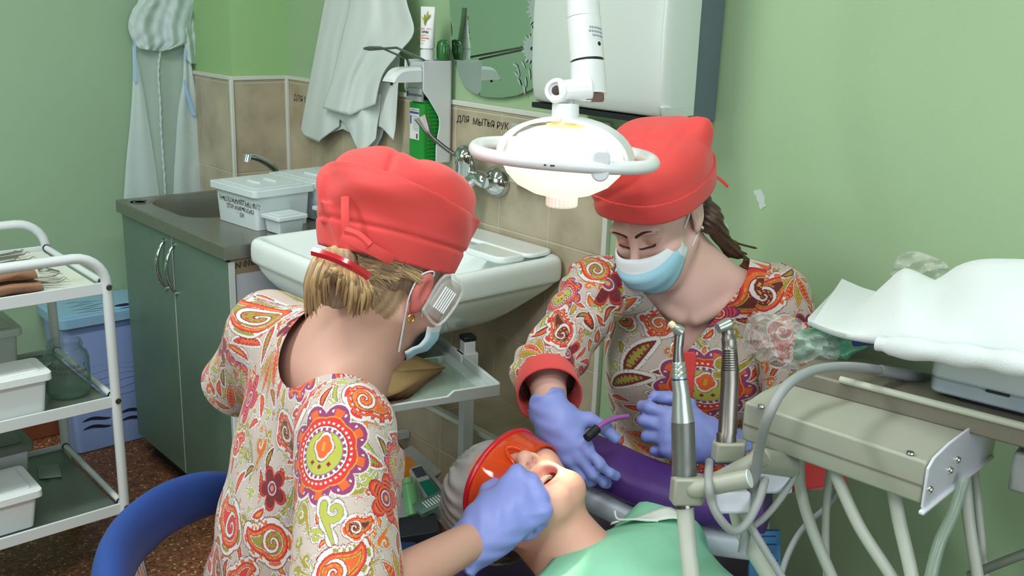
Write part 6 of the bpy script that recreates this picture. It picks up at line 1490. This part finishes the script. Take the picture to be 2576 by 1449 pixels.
gm.grid(G); gg = gm.build('goggles', CLEAR, dent, solid=.002, smooth=60)
vt = MB()
for k in range(6): vt.tube([hp(DH, .0845, .018+.005*k, -.014), hp(DH, .0845, .018+.005*k, .022)], .0016, 6)
vt.build('side_vent', M('white_vent', (226, 228, 228), rough=.5), gg)
fr_ = MB().tube(spline([hp(DH, .083, .004, -.026), hp(DH, .085, .05, -.03), hp(DH, .085, .052, .032), hp(DH, .083, .004, .034), hp(DH, .083, .004, -.026)], 5), .0024, 8); fr_.build('goggle_rim', CLEAR, gg)
# trousers and stool
TRS = M('dark_trousers', (58, 52, 60), rough=.9)
def dtrs(P):
    d = sell((P-dHip)@dM, (0, .02, -.02), (.185, .145, .10))
    for kk, s_ in ((dRk, 1), (dLk, -1)):
        d = smin(d, sseg(P, dHip+dR*.06*s_, kk, .095, .075), .05); d = smin(d, sseg(P, kk, kk*A(1, 1, 0)+ZZ*.07+dF*.14, .072, .05), .03)
    return d
sdf_obj('trousers', dtrs, *bounds([dHip, dRk, dLk, dRk*A(1, 1, 0)+dF*.15, dLk*A(1, 1, 0)+dF*.15, dHip-dF*.05], .2), .011, TRS, dent)
for kk in (dRk, dLk):
    sh = kk*A(1, 1, 0)+dF*.14
    sdf_obj('shoe', lambda P: np.maximum(smin(sseg(P, sh+ZZ*.045-dF*.03, sh+dF*.15+ZZ*.03, .045, .034), sell(P, sh+ZZ*.06, (.045, .045, .045)), .03), .004-P[:, 2]), *bounds([sh-dF*.05, sh+dF*.16+ZZ*.1], .07), .008, M('white_shoe', (205, 205, 205), rough=.5), dent)
st = thing('dentist_stool', 'stool with a curved blue padded backrest behind the seated woman', 'stool', dHip*A(1, 1, 0))
BLUE = M('blue_vinyl', (32, 62, 130), rough=.5, var=.06, spec=.4)
sz = dHip[2]-.195
MB().lathe([(0, -.05), (.15, -.05), (.185, -.03), (.19, 0), (.17, .02), (0, .028)], (A(dHip[0], dHip[1], sz), np.eye(3)), 32).build('seat', BLUE, st, smooth=60)
MB().tube([A(dHip[0], dHip[1], .09), A(dHip[0], dHip[1], sz-.04)], .025, 16).build('gas_column', CHROME, st)
for k in range(5):
    a = 2*PI*k/5+.3; e = A(dHip[0]+.21*math.cos(a), dHip[1]+.21*math.sin(a), .06)
    MB().tube([A(dHip[0], dHip[1], .1), e], [.024, .016], 10).build('base_spoke', DARKM, st)
    MB().lathe([(0, -.055), (.02, -.05), (.024, -.03), (.02, -.008), (0, -.005)], (e, np.eye(3)), 12).build('caster', BLACKP, st, smooth=60)
bp = [W(600, 1238, 1.78), W(520, 1242, 1.72), W(420, 1280, 1.62), W(330, 1352, 1.50), W(285, 1440, 1.38), W(290, 1560, 1.26), W(370, 1680, 1.17)]
P = spline(bp, 7); G = []
for i, p in enumerate(P):
    d = nrm((P[min(i+1, len(P)-1)]-P[max(i-1, 0)])*A(1, 1, .15)); s_ = nrm(np.cross(d, ZZ)); e = .65+.35*math.sin(PI*min(1, max(0, i/(len(P)-1))))**.5 if 0 < i < len(P)-1 else .4
    G.append([p+s_*math.cos(a)*.028*e+ZZ*math.sin(a)*.047*e for a in np.linspace(0, 2*PI, 20, endpoint=False)])
m = MB().grid(G, wrap=True); m.f += [list(range(20)), [(len(G)-1)*20+j for j in range(20)][::-1]]; m.m += [0, 0]
m.build('backrest', BLUE, st, smooth=60)
mid = P[len(P)//2]; MB().tube(spline([A(dHip[0], dHip[1], sz-.05), A(*(dHip*.4+mid*.6)[:2], sz-.07), A(mid[0], mid[1], mid[2]-.04)], 6), .014, 10).build('backrest_arm', CHROME, st)
# ================================================================== assistant, facing us across the patient
AH = head_frame(W(1652, 545, 1.86), (-HR*math.sin(.60)-HA*math.cos(.60))*math.cos(.44)-ZZ*math.sin(.44), -.20)
ACH = head_frame(AH[0], (-HR*math.sin(.60)-HA*math.cos(.60))*math.cos(.44)-ZZ*math.sin(.44), .0)
aC7 = W(1748, 668, 1.97); aF = nrm(-HR*.22-HA*.97); aR = nrm(-HR*.97+HA*.22); aS = nrm(ZZ*.985+aF*.13); aFp = np.cross(aS, aR); aFp = aFp if aFp@aF > 0 else -aFp
aM = np.stack([aR, aFp, aS], 1); aHip = aC7-aS*.52
apt = lambda x, y, z: aHip+aM@A(x, y, z)
aRs, aRe, aRw = W(1505, 722, 1.90), W(1372, 935, 1.79), W(1390, 1045, 1.66)
aLs, aLe, aLw = W(1952, 745, 1.90), W(2042, 1180, 1.82), W(1790, 1112, 1.74)
def as_torso(P, g=0.):
    L = (P-aHip)@aM
    d = sell(L, (0, .03, .34), (.15+g, .10+g, .18+g)); d = smin(d, sell(np.c_[np.abs(L[:, 0]), L[:, 1:]], (.07, .09, .31), (.07+g, .055+g, .065+g)), .06)
    d = smin(d, sell(L, (0, .025, .15), (.128+g, .098+g, .18+g)), .08); d = smin(d, sell(L, (0, .02, .0), (.165+g, .125+g, .13+g)), .08)
    d = smin(d, sseg(P, aRs, aC7+aFp*.03-aS*.01, .045+g, .045+g), .06); return smin(d, sseg(P, aLs, aC7+aFp*.03-aS*.01, .045+g, .045+g), .06)
ARH = (W(1430, 1125, 1.635)-aRw, -RT*.5-FW*.75+UP*.28)
ARK = dict(curl=[(.35, .5, .3), (.5, .55, .35), (.6, .6, .4), (.75, .65, .4)], spread=(.12, .03, -.05, -.1), thumb=[((.9, .5, -.5), .042), ((.5, .8, -.5), .034), ((.1, .9, -.5), .028)], k=.86)
ALH = (W(1638, 1078, 1.69)-aLw, -FW*.9+UP*.1+RT*.1)
ALK = dict(left=True, curl=[(.75, .85, .4), (1.0, 1.0, .5), (1.15, 1.1, .6), (1.25, 1.1, .6)], thumb=[((.8, .6, -.5), .044), ((.2, .95, -.4), .034), ((-.1, 1., -.2), .028)], k=1.0)
aRk, aLk = aHip+aF*.26+aR*.15-ZZ*.03, aHip+aF*.28-aR*.11-ZZ*.03
def as_body(P):
    d = as_torso(P, -.01)
    d = smin(d, sseg(P, aC7+aFp*.035, hp(AH, 0, -.03, -.04), .052, .047), .05); d = smin(d, sseg(P, aC7+aFp*.08-aS*.04, hp(AH, 0, .01, -.06), .036, .036), .05)
    L = (P-aHip)@aM
    d = smin(d, sseg(np.c_[np.abs(L[:, 0]), L[:, 1:]], (.015, .115, .455), (.13, .07, .51), .007, .008), .022)      # collar bones
    d = smin(d, head_sdf(P, AH), .018)
    d = smin(d, smin(sseg(P, aRs, aRe, .042, .036), sseg(P, aRe, aRw, .036, .026), .02), .03)
    d = smin(d, smin(sseg(P, aLs, aLe, .042, .036), sseg(P, aLe, aLw, .036, .026), .02), .03)
    d = np.minimum(d, np.minimum(hand_sdf(P, aRw, *ARH, **ARK)+.002, hand_sdf(P, aLw, *ALH, **ALK)+.002))
    for kk in (aRk, aLk): d = smin(d, sseg(P, aHip, kk, .07, .055), .05)
    return d
def acol(V):
    c = skinc((212, 172, 160))(V); L = (V-AH[0])@AH[1]; X = np.abs(L[:, 0]); f = (L[:, 1] > .04)
    bt = (X-.012)/.036; bz = .0215+.006*np.sin(np.clip(bt, 0, 1)*2.2)-.003*bt
    br = f & (bt > 9) & (bt < 1) & (np.abs(L[:, 2]-bz) < .0042*(1.1-.75*np.clip(bt, 0, 1))); c[br] = lin((78, 50, 42))
    la = f & (np.abs(X-.0315) < -.1) & (np.abs(L[:, 2]-(-.0075+.09*(X-.0315)**2*12)) < .0017); c[la] = lin((48, 30, 28))
    sh = f & (((X-.0315)/.017)**2+((L[:, 2]-.001)/.0085)**2 < 1) & ~la; c[sh] = c[sh]*A(.86, .76, .74)  # sh: eyelid shading put into the skin colour
    hr_ = (L[:, 2] > .01) & (L[:, 1] < -.0) & (np.linalg.norm(L, axis=1) < .15) & (X < .074); c[hr_] = lin((74, 52, 40))
    return c
asst = person('woman in coral cap and paisley tunic facing us, working across the patient', aHip*A(1, 1, 0))
lo, hi = bounds([aHip, aC7, aRs, aRe, aRw, aLs, aLe, aLw, aRk, aLk, hp(AH, 0, 0, .14), hp(AH, 0, .12, -.13), W(1500, 1220, 1.62), W(1560, 1060, 1.67)], .13)
sdf_obj('body', as_body, lo, hi, .0032, SKIN, asst, acol)
glove(lambda P: hand_sdf(P, aRw, *ARH, grow=.0012, **ARK), aRw, ARH[0], .034, .03, asst, [W(1500, 1220, 1.6), W(1380, 980, 1.7), W(1500, 1100, 1.58)], cuff=.03, s=1.)
glove(lambda P: hand_sdf(P, aLw, *ALH, grow=.0012, **ALK), aLw, ALH[0], .034, .03, asst, [W(1550, 1050, 1.66), W(1880, 1130, 1.78), W(1640, 1200, 1.62)], cuff=.06, s=2.)
# tunic
aRc = aRe*.72+aRw*.28; aLc = aLe*1.0+aLw*.0
def as_top(P):
    t = as_torso(P, .012)
    r = smin(sseg(P, aRs, aRe, .062, .058), sseg(P, aRe, aRc, .056, .05), .02); l = sseg(P, aLs, aLe, .062, .056)
    d = smin(smin(t, r, .035), l, .035); L = (P-aHip)@aM
    d = d-.004*np.sin(L[:, 2]*48+2.5*np.sin(L[:, 0]*22)+L[:, 0]*20)*np.clip(1.1-L[:, 2]/.40, .15, 1)-.0035*noise3(P, 26., .4)-.003*np.sin((P@nrm(aRe-aRs))*120+2*np.sin(P@RT*60))*(r < t)
    return d+.005*np.exp(-((np.minimum(r, l)-t)/.010)**2)
def as_neck(P):
    L = (P-aHip)@aM; zt = .505; vz = (.345+np.abs(L[:, 0])*1.75)
    v = np.where(L[:, 1] > 0, (vz-L[:, 2])*.5, -1.)
    front = smax(vz*0+(np.abs(L[:, 0])-.105), (.392+np.abs(L[:, 0])*1.42-L[:, 2])*.57, .02)
    front = np.maximum(front, -L[:, 1]+.01)
    back = sell(L, (0, .03, .53), (.098, .12, .055))
    return np.minimum(front, back)
def as_cut(P):
    L = (P-aHip)@aM
    e = np.maximum(-as_neck(P), -.16-L[:, 2])
    e = np.maximum(e, np.where(sseg(P, aRe, aRw, .085) < 0, (P-aRc)@nrm(aRw-aRe), -1.))
    return np.maximum(e, np.where(sseg(P, aLs*.3+aLe*.7, aLe*1.6-aLs*.6, .09) < 0, (P-aLc)@nrm(aLe-aLs), -1.))
def as_uv(V):
    L = (V-aHip)@aM; u = np.arctan2(L[:, 0], L[:, 1]+.03)*.14; v = L[:, 2].copy()
    def arm(s, e, off):
        ax = nrm(e-s); q = V-s; w = nrm(np.cross(ax, FW)); w2 = np.cross(ax, w); return np.arctan2(q@w, -q@w2)*.06+off, q@ax
    r = np.minimum(sseg(V, aRs, aRe, .062), sseg(V, aRe, aRc, .056)); l = sseg(V, aLs, aLe, .062); t = as_torso(V, .012)
    m = r < t; uu, vv = arm(aRs, aRc, 1.1); u = np.where(m, uu, u); v = np.where(m, -vv, v)
    m = (l < t) & ~m; uu, vv = arm(aLs, aLe, 2.2); u = np.where(m, uu, u); v = np.where(m, -vv, v)
    return np.stack([u, v], 1)
lo, hi = bounds([aHip-aS*.16, aC7, aRs, aRe, aRc, aLs, aLe, apt(.15, .12, .1), apt(-.15, .12, .1), apt(0, -.12, .1)], .09)
tun = printed('tunic', as_top, as_cut, lo, hi, .0045, as_uv, [('flower', 1535, 700, .045, (0, -40), 1), ('paisley', 1900, 740, .055, (50, -30), 2), ('scroll', 1560, 820, .034, (30, -50), 2), ('leaf', 1600, 895, .036, (50, -50), 0), ('leaf', 1570, 965, .032, (60, -10), 0), ('mandala', 1760, 980, .07, (10, -60), 4), ('paisley', 1405, 820, .045, (20, -50), 6), ('flower', 1440, 880, .035, (0, -50), 1), ('paisley', 1965, 840, .04, (30, 40), 3), ('scroll', 1840, 900, .035, (40, -40), 4), ('flower', 1800, 800, .034, (0, -40), 2), ('bud', 1520, 850, .026, (0, -40), 0), ('paisley', 1480, 660, .04, (-30, -40), 1)], asst, 23)
# placket down the front, cuffs
def as_plk(P):
    L = (P-aHip)@aM; return as_top(P)-.002
cloth('placket', as_plk, lambda P: np.maximum(np.abs(((P-aHip)@aM)[:, 0]+.006)-.016, np.maximum(((P-aHip)@aM)[:, 2]-.398, np.maximum(.10-((P-aHip)@aM)[:, 2], -((P-aHip)@aM)[:, 1]))), *bounds([apt(0, .13, .1), apt(0, .16, .34)], .05), .0032, CORAL, tun, th=.003)
ad = nrm(aRw-aRe)
cloth('cuff', lambda P: sseg(P, aRe*.95+aRw*.05, aRe*.3+aRw*.7, .054, .058)+.0015*noise3(P, 60.), lambda P: np.maximum((P-(aRe*.43+aRw*.57))@ad, -((P-(aRe*.80+aRw*.20))@ad)), *bounds([aRe, aRw], .09), .0034, CORAL, tun, th=.003)
al = nrm(aLe-aLs)
cloth('cuff', lambda P: sseg(P, aLs*.3+aLe*.7, aLe+al*.06, .056, .058)+.002*noise3(P, 50.), lambda P: np.maximum((P-aLe)@al-.035, -((P-aLe)@al+.035)), *bounds([aLe, aLe], .13), .0034, CORAL, tun, th=.003)
def ahemx(P): return as_top(P)-.0022
cloth('side_trim', ahemx, lambda P: np.maximum(np.abs(np.arctan2(((P-aHip)@aM)[:, 1], -((P-aHip)@aM)[:, 0])*.14-.02)-.009, np.maximum(((P-aHip)@aM)[:, 2]-.02, -.155-((P-aHip)@aM)[:, 2])), *bounds([apt(-.17, 0, -.16), apt(-.19, .05, .02)], .06), .0036, CORAL, tun, th=.002)
# cap
def acap(P):
    d, L, z = cap_sdf(P, ACH, a=.084, b=.105, zt=.168, flare=.016, wr=.0022, s=4.1, dome=.012, pw=2.5, fl0=.5)
    tip = sell(L, (-.070, -.082, .150), (.016, .016, .02)); d = smin(d, tip, .03)
    return d+.0022*np.exp(-((L[:, 0]*.5+L[:, 2]*.8-.10)/.006)**2)
acut = lambda P: -(((P-ACH[0])@ACH[1])[:, 2]-.046-.10*np.clip(((P-ACH[0])@ACH[1])[:, 1]+.06, 0, 1))
lo, hi = bounds([hp(ACH, x, y, z) for x in (-.12, .12) for y in (-.14, .13) for z in (-.01, .19)], .03)
ac = cloth('surgical_cap', acap, acut, lo, hi, .0034, CORAL, asst)
cloth('cap_band', lambda P: acap(P)-.0027, lambda P: np.maximum(acut(P)-.002, ((P-ACH[0])@ACH[1])[:, 2]-.084-.10*np.clip(((P-ACH[0])@ACH[1])[:, 1]+.06, 0, 1)), lo, hi, .0034, CORAL, ac)
strip('tie', [hp(ACH, -.088, -.07, .06), hp(ACH, -.096, -.082, .045), hp(ACH, -.105, -.092, .024)], .003, .0015, CORAL, ac)
mask(AH, asst, side=(-.014, -.054), v0=-.024, v1=.088)
hsA = lambda P: head_sdf(P, AH)
for s in (-1, 1):
    pb = [surf_pt(hp(AH, s*x, y, z), hsA) for x, y, z in ((.010, .10, .0165), (.018, .10, .0205), (.028, .095, .0250), (.039, .09, .0255), (.050, .08, .0195))]
    P = spline(pb, 4); G = []
    for i, p in enumerate(P):
        k_ = i/(len(P)-1); w_ = .0029*(.55+.45*math.sin(PI*min(1, .25+k_*.5)))*(1-.75*k_**2); d_ = nrm(P[min(i+1, len(P)-1)]-P[max(i-1, 0)]); n_ = AH[1][:, 1]; u_ = nrm(np.cross(n_, d_))
        G.append([p+u_*w_*math.cos(a)+n_*.0011*math.sin(a) for a in np.linspace(0, 2*PI, 8, endpoint=False)])
    m = MB().grid(G, wrap=True); m.build('eyebrow', BROW, asst, smooth=60)
    pl = [surf_pt(hp(AH, s*x, .1, z), hsA) for x, z in ((.0165, -.006), (.022, -.0088), (.03, -.0102), (.038, -.0095), (.0455, -.0062))]
    m = MB().tube(spline(pl, 4), [.0008]+[.0016]*15+[.0009], 8)
    for q_ in spline(pl, 4)[2::1]: m.tube([q_, q_+AH[1]@A(s*.0010*(abs((q_-AH[0])@AH[1][:, 0])-.03)/.008, .0024, -.0026)], [.0008, .0003], 5)
    m.build('eyelashes', BROW, asst, smooth=60)
st_ = MB().lathe([(0, -.002), (.0034, -.001), (.0036, .001), (.002, .003), (0, .0034)], axframe(hp(AH, -.0835, -.006, -.031), AH[1]@A(-1, .25, 0)), 14).build('ear_stud', CHROME, asst)
def ahair(P):
    d = uni([sseg(P, hp(AH, -.03, -.085, -.01), hp(AH, -.066, -.062, -.045), .03, .022), sseg(P, hp(AH, -.066, -.062, -.045), W(1838, 628, 1.95), .022, .012), sseg(P, W(1838, 628, 1.95), W(1880, 652, 1.955), .012, .003)], .02)
    d = smin(d, smax(smax(sell(((P-AH[0])@AH[1]), (0, -.018, .03), (.0755, .096, .09)), ((P-AH[0])@AH[1])[:, 1]+.02, .01), -((P-AH[0])@AH[1])[:, 2]-.05, .01), .015)
    g = P@np.stack([UP, RT, FW], 1); return d+.0012*np.sin(g[:, 0]*500+g[:, 1]*300)
hb_ = sdf_obj('hair', ahair, *bounds([hp(AH, 0, -.1, .05), hp(AH, 0, -.1, -.06), W(1900, 655, 1.96), hp(AH, .07, 0, 0), hp(AH, -.07, 0, 0)], .04), .003, HAIRD, asst)
for e in ((1905, 625, -.02), (1880, 640, .01)):
    MB().tube(spline([W(1830, 600, 1.94), W(1855, 612+e[1]-625, 1.95), W(e[0], e[1], 1.95)], 6), [.004]*6+[.0025]*6+[.0006], 6).build('loose_strand', HAIRD, hb_)
# trousers, shoes and stool (mostly out of view)
def atrs(P):
    d = sell((P-aHip)@aM, (0, .02, -.03), (.17, .135, .09))
    for kk, s_ in ((aRk, 1), (aLk, -1)):
        d = smin(d, sseg(P, aHip+aR*.06*s_, kk, .085, .068), .05); d = smin(d, sseg(P, kk, kk*A(1, 1, 0)+ZZ*.07, .066, .05), .03)
    return d
sdf_obj('trousers', atrs, *bounds([aHip, aRk, aLk, aRk*A(1, 1, 0), aLk*A(1, 1, 0)], .2), .012, TRS, asst)
def askirt(P):
    d = smin(sell((P-aHip)@aM, (0, .02, -.03), (.185, .15, .105)), smin(sseg(P, aHip+aR*.06, aRk, .1, .084), sseg(P, aHip-aR*.06, aLk, .1, .084), .09), .06); return d-.004*np.sin((P@aR)*60+2*np.sin((P@aF)*20))
printed('tunic_skirt', askirt, lambda P: np.maximum((P-aHip)@aF-.33, ((P-aHip)@aM)[:, 2]-.0), *bounds([aHip, aRk, aLk], .22), .007, lambda V: np.stack([((V-aHip)@aR), (V-aHip)@aF-.6*((V-aHip)@aS)], 1), [], tun, 41, sub=1)
cloth('skirt_trim', lambda P: askirt(P)-.002, lambda P: np.maximum(np.abs((P-aHip)@aR+.175)-.012, np.maximum((P-aHip)@aF-.33, ((P-aHip)@aM)[:, 2])), *bounds([aHip-aR*.18, aLk-aR*.1], .16), .006, CORAL, tun, th=.002)
for kk in (aRk, aLk):
    sh2 = kk*A(1, 1, 0)
    sdf_obj('shoe', lambda P: np.maximum(smin(sseg(P, sh2+ZZ*.045, sh2+aF*.14+ZZ*.03, .044, .034), sell(P, sh2+ZZ*.06, (.045, .045, .045)), .03), .004-P[:, 2]), *bounds([sh2-aF*.05, sh2+aF*.16+ZZ*.1], .07), .008, M('white_shoe', (205, 205, 205), rough=.5), asst)
s2 = thing('assistant_stool', 'low round stool under the woman who faces us', 'stool', aHip*A(1, 1, 0))
sz2 = aHip[2]-.19; c2 = aHip+aF*.03
MB().lathe([(0, -.05), (.14, -.05), (.165, -.03), (.168, 0), (.15, .015), (0, .02)], (A(c2[0], c2[1], sz2), np.eye(3)), 32).build('seat', M('purple_vinyl', (84, 46, 124), rough=.45, var=.05), s2, smooth=60)
MB().tube([A(c2[0], c2[1], .03), A(c2[0], c2[1], sz2-.04)], .025, 16).build('gas_column', CHROME, s2)
MB().lathe([(0, 0), (.17, 0), (.17, .015), (.03, .03), (0, .03)], (A(c2[0], c2[1], .002), np.eye(3)), 28).build('base_plate', DARKM, s2)
# the small syringe she holds
ap = thing('applicator', 'black tipped applicator with a bent purple tube held between her gloved hands', 'applicator', W(1480, 1092, 1.60))
MB().tube([W(1476, 1102, 1.595), W(1502, 1078, 1.61)], [.0075, .008], 12).build('black_barrel', BLACKP, ap)
MB().tube(spline([W(1500, 1080, 1.61), W(1520, 1064, 1.62), W(1548, 1052, 1.635), W(1580, 1047, 1.65)], 6), .0042, 10).build('purple_tube', M('purple_tip', (156, 84, 160), rough=.35), ap)
# ================================================================== patient lying back, head towards the dentist
hC = nrm(RT*.75-UP*.26-FW*.6); hN = -RT*.16+UP*.82-FW*.556; hN = nrm(hN-hC*(hN@hC))
PH = (W(1306, 1258, 1.585), np.stack([np.cross(hN, -hC), hN, -hC], 1))
pC = nrm(HR*.80-HA*.58-ZZ*.13); pN = nrm(ZZ-pC*(ZZ@pC)); pU = -pC; pR = np.cross(pN, pU)
pneck = W(1440, 1440, 1.54); pch = pneck+pC*.2-ZZ*.05; pbel = pch+pC*.3-ZZ*.03
pLs, pRs = pneck+pC*.07+pR*(-.17)-ZZ*.02, pneck+pC*.07+pR*.17-ZZ*.02
def pat_torso(P, g=0.):
    M_ = np.stack([pR, pN, pU], 1); L = (P-pch)@M_
    d = sell(L, (0, -.01, .02), (.17+g, .105+g, .19+g)); d = smin(d, sell(L, (0, -.015, -.25), (.165+g, .10+g, .22+g)), .08)
    return smin(d, sseg(P, pLs, pRs, .06+g, .06+g), .07)
def pat_body(P):
    d = pat_torso(P)
    d = smin(d, sseg(P, pneck+pC*.05-pN*.01, hp(PH, 0, -.03, -.03), .058, .055), .045); d = smin(d, sseg(P, pneck+pC*.04+pN*.03, hp(PH, 0, .03, -.07), .036, .036), .045)
    d = smin(d, head_sdf(P, PH, mouth=1.), .018)
    for s in (pLs, pRs): d = smin(d, sseg(P, s, s+pC*.28-ZZ*.05, .045, .038), .03)
    return smin(d, sseg(P, pbel, pbel+pC*.25-ZZ*.02, .11, .1), .06)
def pcol(V):
    c = skinc((220, 168, 146))(V); L = (V-PH[0])@PH[1]; X = np.abs(L[:, 0])
    r = np.hypot(L[:, 0]/.0255, (L[:, 2]+.0735)/.0235); lip = (np.clip((L[:, 1]-.074)/.006, 0, 1)*np.clip((.98-r)/.14, 0, 1)*np.clip((r-.5)/.1, 0, 1))[:, None]; c = c*(1-.8*lip)+lin((198, 112, 102))*.8*lip
    ins = (r < .8) & (L[:, 1] > .05) & (L[:, 1] < .0825) & (np.abs(L[:, 2]+.0735) < .014); c[ins] = lin((120, 40, 40))
    n = (L[:, 1] > .088) & (np.hypot((X-.0062)/.0030, (L[:, 2]+.0475)/.0042) < 1) & (L[:, 1] < .106); c[n] = c[n]*.8
    return c
pat = person('patient lying back with orange goggles, white hair cap and open mouth', pch*A(1, 1, 0))
lo, hi = bounds([PH[0], pneck, pch, pbel, pbel+pC*.3, pLs, pRs, hp(PH, 0, .1, .12)], .15)
sdf_obj('body', pat_body, lo, hi, .0027, SKIN, pat, pcol)
TEETH = M('tooth_enamel', (236, 226, 206), rough=.25)
tm = MB()
for z, k in ((-.0655, 1), (-.084, -1)):
    for i in range(8):
        a = (i-3.5)*.21; tm.rbox((.021*math.sin(a)*1.05, .055+.027*math.cos(a), z), (.006, .005, .0085), .0018, (PH[0], PH[1]))
tm.build('teeth', TEETH, pat, smooth=40)
# nonwoven hair cap
HC = M('nonwoven_cap', (176, 172, 172), rough=.8, var=.08, scale=22, bump=.35, bscale=60, alpha=.93)
def pcap(P):
    L = (P-PH[0])@PH[1]
    d = sell(L, (0, -.038, .052), (.093, .104, .10)); th = np.arctan2(L[:, 0], L[:, 1]+.03)
    return d+.0016*np.sin(th*23+3*np.sin(L[:, 2]*45+th*2)+2*np.sin(L[:, 0]*70))+.004*noise3(P, 48., 2.)+.0015*noise3(P, 130., 1.)
cloth('hair_cap', pcap, lambda P: np.maximum(.012+.045-.25*np.clip(-((P-PH[0])@PH[1])[:, 1], -.2, .3)*1.0-((P-PH[0])@PH[1])[:, 2]-.02, -1.), *bounds([hp(PH, x, y, z) for x in (-.1, .1) for y in (-.15, .09) for z in (-.06, .17)], .03), .0034, HC, pat, th=.0012)
# goggles: curved orange lens, red rim, blue arms
ORG = M('orange_lens', (236, 76, 10), rough=.06, alpha=.55, var=0., coat=.3)
REDG = M('red_goggle_frame', (196, 22, 40), rough=.25, coat=.3); BLUEG = M('blue_goggle_arm', (32, 66, 150), rough=.3)
go = None; G = []
def gpt(a, v):
    """a = angle round the face, v = 0 at the cheek edge .. 1 at the brow edge"""
    cx = .083*math.sin(a)*(1+.04*v); y = .016+.083*math.cos(a)**.75 if abs(a) < PI/2 else .02+.0*a
    z = -.028+.056*v; 
    notch = max(0, 1-abs(cx)/.017)
    z = z+notch*.030*(1-v)+.010*(abs(a)/1.5)**2*(1-v)
    return hp(PH, cx, y+.004*v-.004*(v-.5)**2+.006*math.cos(a), z)
As = np.linspace(-1.5, 1.5, 33)
g_ = MB().grid([[gpt(a, v) for v in np.linspace(0, 1, 9)] for a in As]); go = g_.build('goggles', ORG, pat, solid=.0022, smooth=60)
MB().tube([gpt(a, 1) for a in As], [.0048]*33, 8).build('brow_rim', REDG, go, smooth=60)
MB().tube([gpt(a, 0) for a in As], [.0022]*33, 8).build('cheek_rim', ORG, go, smooth=60)
for s, a in ((1, 1.5), (-1, -1.5)):
    q = gpt(a, .75); 
    MB().tube([gpt(a, v) for v in np.linspace(0, 1, 6)], .0036, 8).build('side_rim', REDG, go, smooth=60)
    MB().box((0, 0, 0), (.004, .06, .013), (q*.5+hp(PH, s*.083, -.03, .02)*.5, np.stack([PH[1][:, 0], nrm(q-hp(PH, s*.083, -.03, .02)), np.cross(PH[1][:, 0], nrm(q-hp(PH, s*.083, -.03, .02)))], 1))).build('side_arm', BLUEG, go, bevel=.0012)
MB().tube(spline([gpt(-.17, -.0), hp(PH, -.008, .112, -.006), hp(PH, 0, .113, .002), hp(PH, .008, .112, -.006), gpt(.17, 0)], 5), .003, 8).build('nose_bridge', ORG, go, smooth=60)
shm = M('patient_shirt', (96, 104, 118), rough=.9)
cloth('shirt', lambda P: pat_torso(P, .008)-.002*noise3(P, 30.), lambda P: np.maximum(-((P-pneck)@pC-.06), -.6+((P-pneck)@pC)*0), *bounds([pneck, pbel+pC*.2, pLs, pRs], .16), .009, shm, pat, th=.003)
# green paper bib with clip cord, resting on the chest
BIB = M('mint_paper_bib', (138, 203, 170), rough=.85, var=.09, scale=16, bump=.5, bscale=26); BIBW = M('white_bib_edge', (214, 224, 214), rough=.8)
M_ = np.stack([pR, pN, pU], 1)
def bibpt(u, s):
    """u across (right side +), s from neck down the body"""
    o = pneck+pC*s+pR*u
    lo_, hi_ = -.25, .3
    for _ in range(16):
        m_ = (lo_+hi_)/2
        if min(pat_torso((o+ZZ*m_)[None], .02)[0], abs(u)*0+sseg((o+ZZ*m_)[None], pLs-pC*.02, pRs-pC*.02, .078)[0]) < 0: lo_ = m_
        else: hi_ = m_
    h = hi_ if lo_ > -.2 else -.16
    return o+ZZ*(max(h, -.10-.2*max(0, abs(u)-.17))+.012+.003*math.sin(s*38+u*22)+.006*math.sin(u*30+1.3)*math.exp(-s*5))
us = np.linspace(-.205, .225, 29); ss = np.linspace(-.015, .5, 27)
G = [[bibpt(u, s+.02*math.sin(u*12)*(s < .06)) for s in ss] for u in us]
bb = MB().grid(G).build('paper_bib', BIB, solid=.0012, smooth=180, sub=1); tag(bb, 'mint green paper bib spread over the reclined patient chest', 'bib')

G = [[bibpt(-.070-.078*k-.035*v*(.3+math.sin(PI*k)), .022+.098*k)+ZZ*(.007+.004*math.sin(9*k+3*v)) for v in np.linspace(0, 1, 5)] for k in np.linspace(0, 1, 16)]
MB().grid(G).build('white_edge_strip', BIBW, bb, solid=.0012, smooth=180)
MB().tube(spline([bibpt(-.085, .02)+ZZ*.028, bibpt(-.08, .03)+ZZ*.014, bibpt(-.085, .06)+ZZ*.012, bibpt(-.10, .09)+ZZ*.012], 6), .0016, 8).build('clip_cord', BIBW, bb)
# the reclined backrest and headrest under the patient
hb = hp(PH, 0, -.185, .035); 
MB().rbox((0, 0, 0), (.22, .17, .05), .05, (hb-pN*.02, np.stack([pR, pU, pN], 1))).build('headrest', PURP, ch, bevel=.015, seg=3)
bk = [pneck+pC*.12-ZZ*.19, pch+pC*.05-ZZ*.195, pbel-ZZ*.185, pbel+pC*.35-ZZ*.17, pbel+pC*.9-ZZ*.2]
sweep(bk, [(.23*np.sign(math.cos(a))*abs(math.cos(a))**.5, .045*np.sign(math.sin(a))*abs(math.sin(a))**.6) for a in np.linspace(0, 2*PI, 28, endpoint=False)]).build('backrest', PURP, ch, smooth=60)
q_ = pbel+pC*.3; MB().tube([A(q_[0], q_[1], .04), A(q_[0], q_[1], q_[2]-.2)], [.12, .07], 24).build('chair_column', SHELLW, ch, smooth=40)
MB().rbox((q_[0], q_[1], .02), (.5, .7, .036), .1).build('chair_base', SHELLW, ch, bevel=.01)
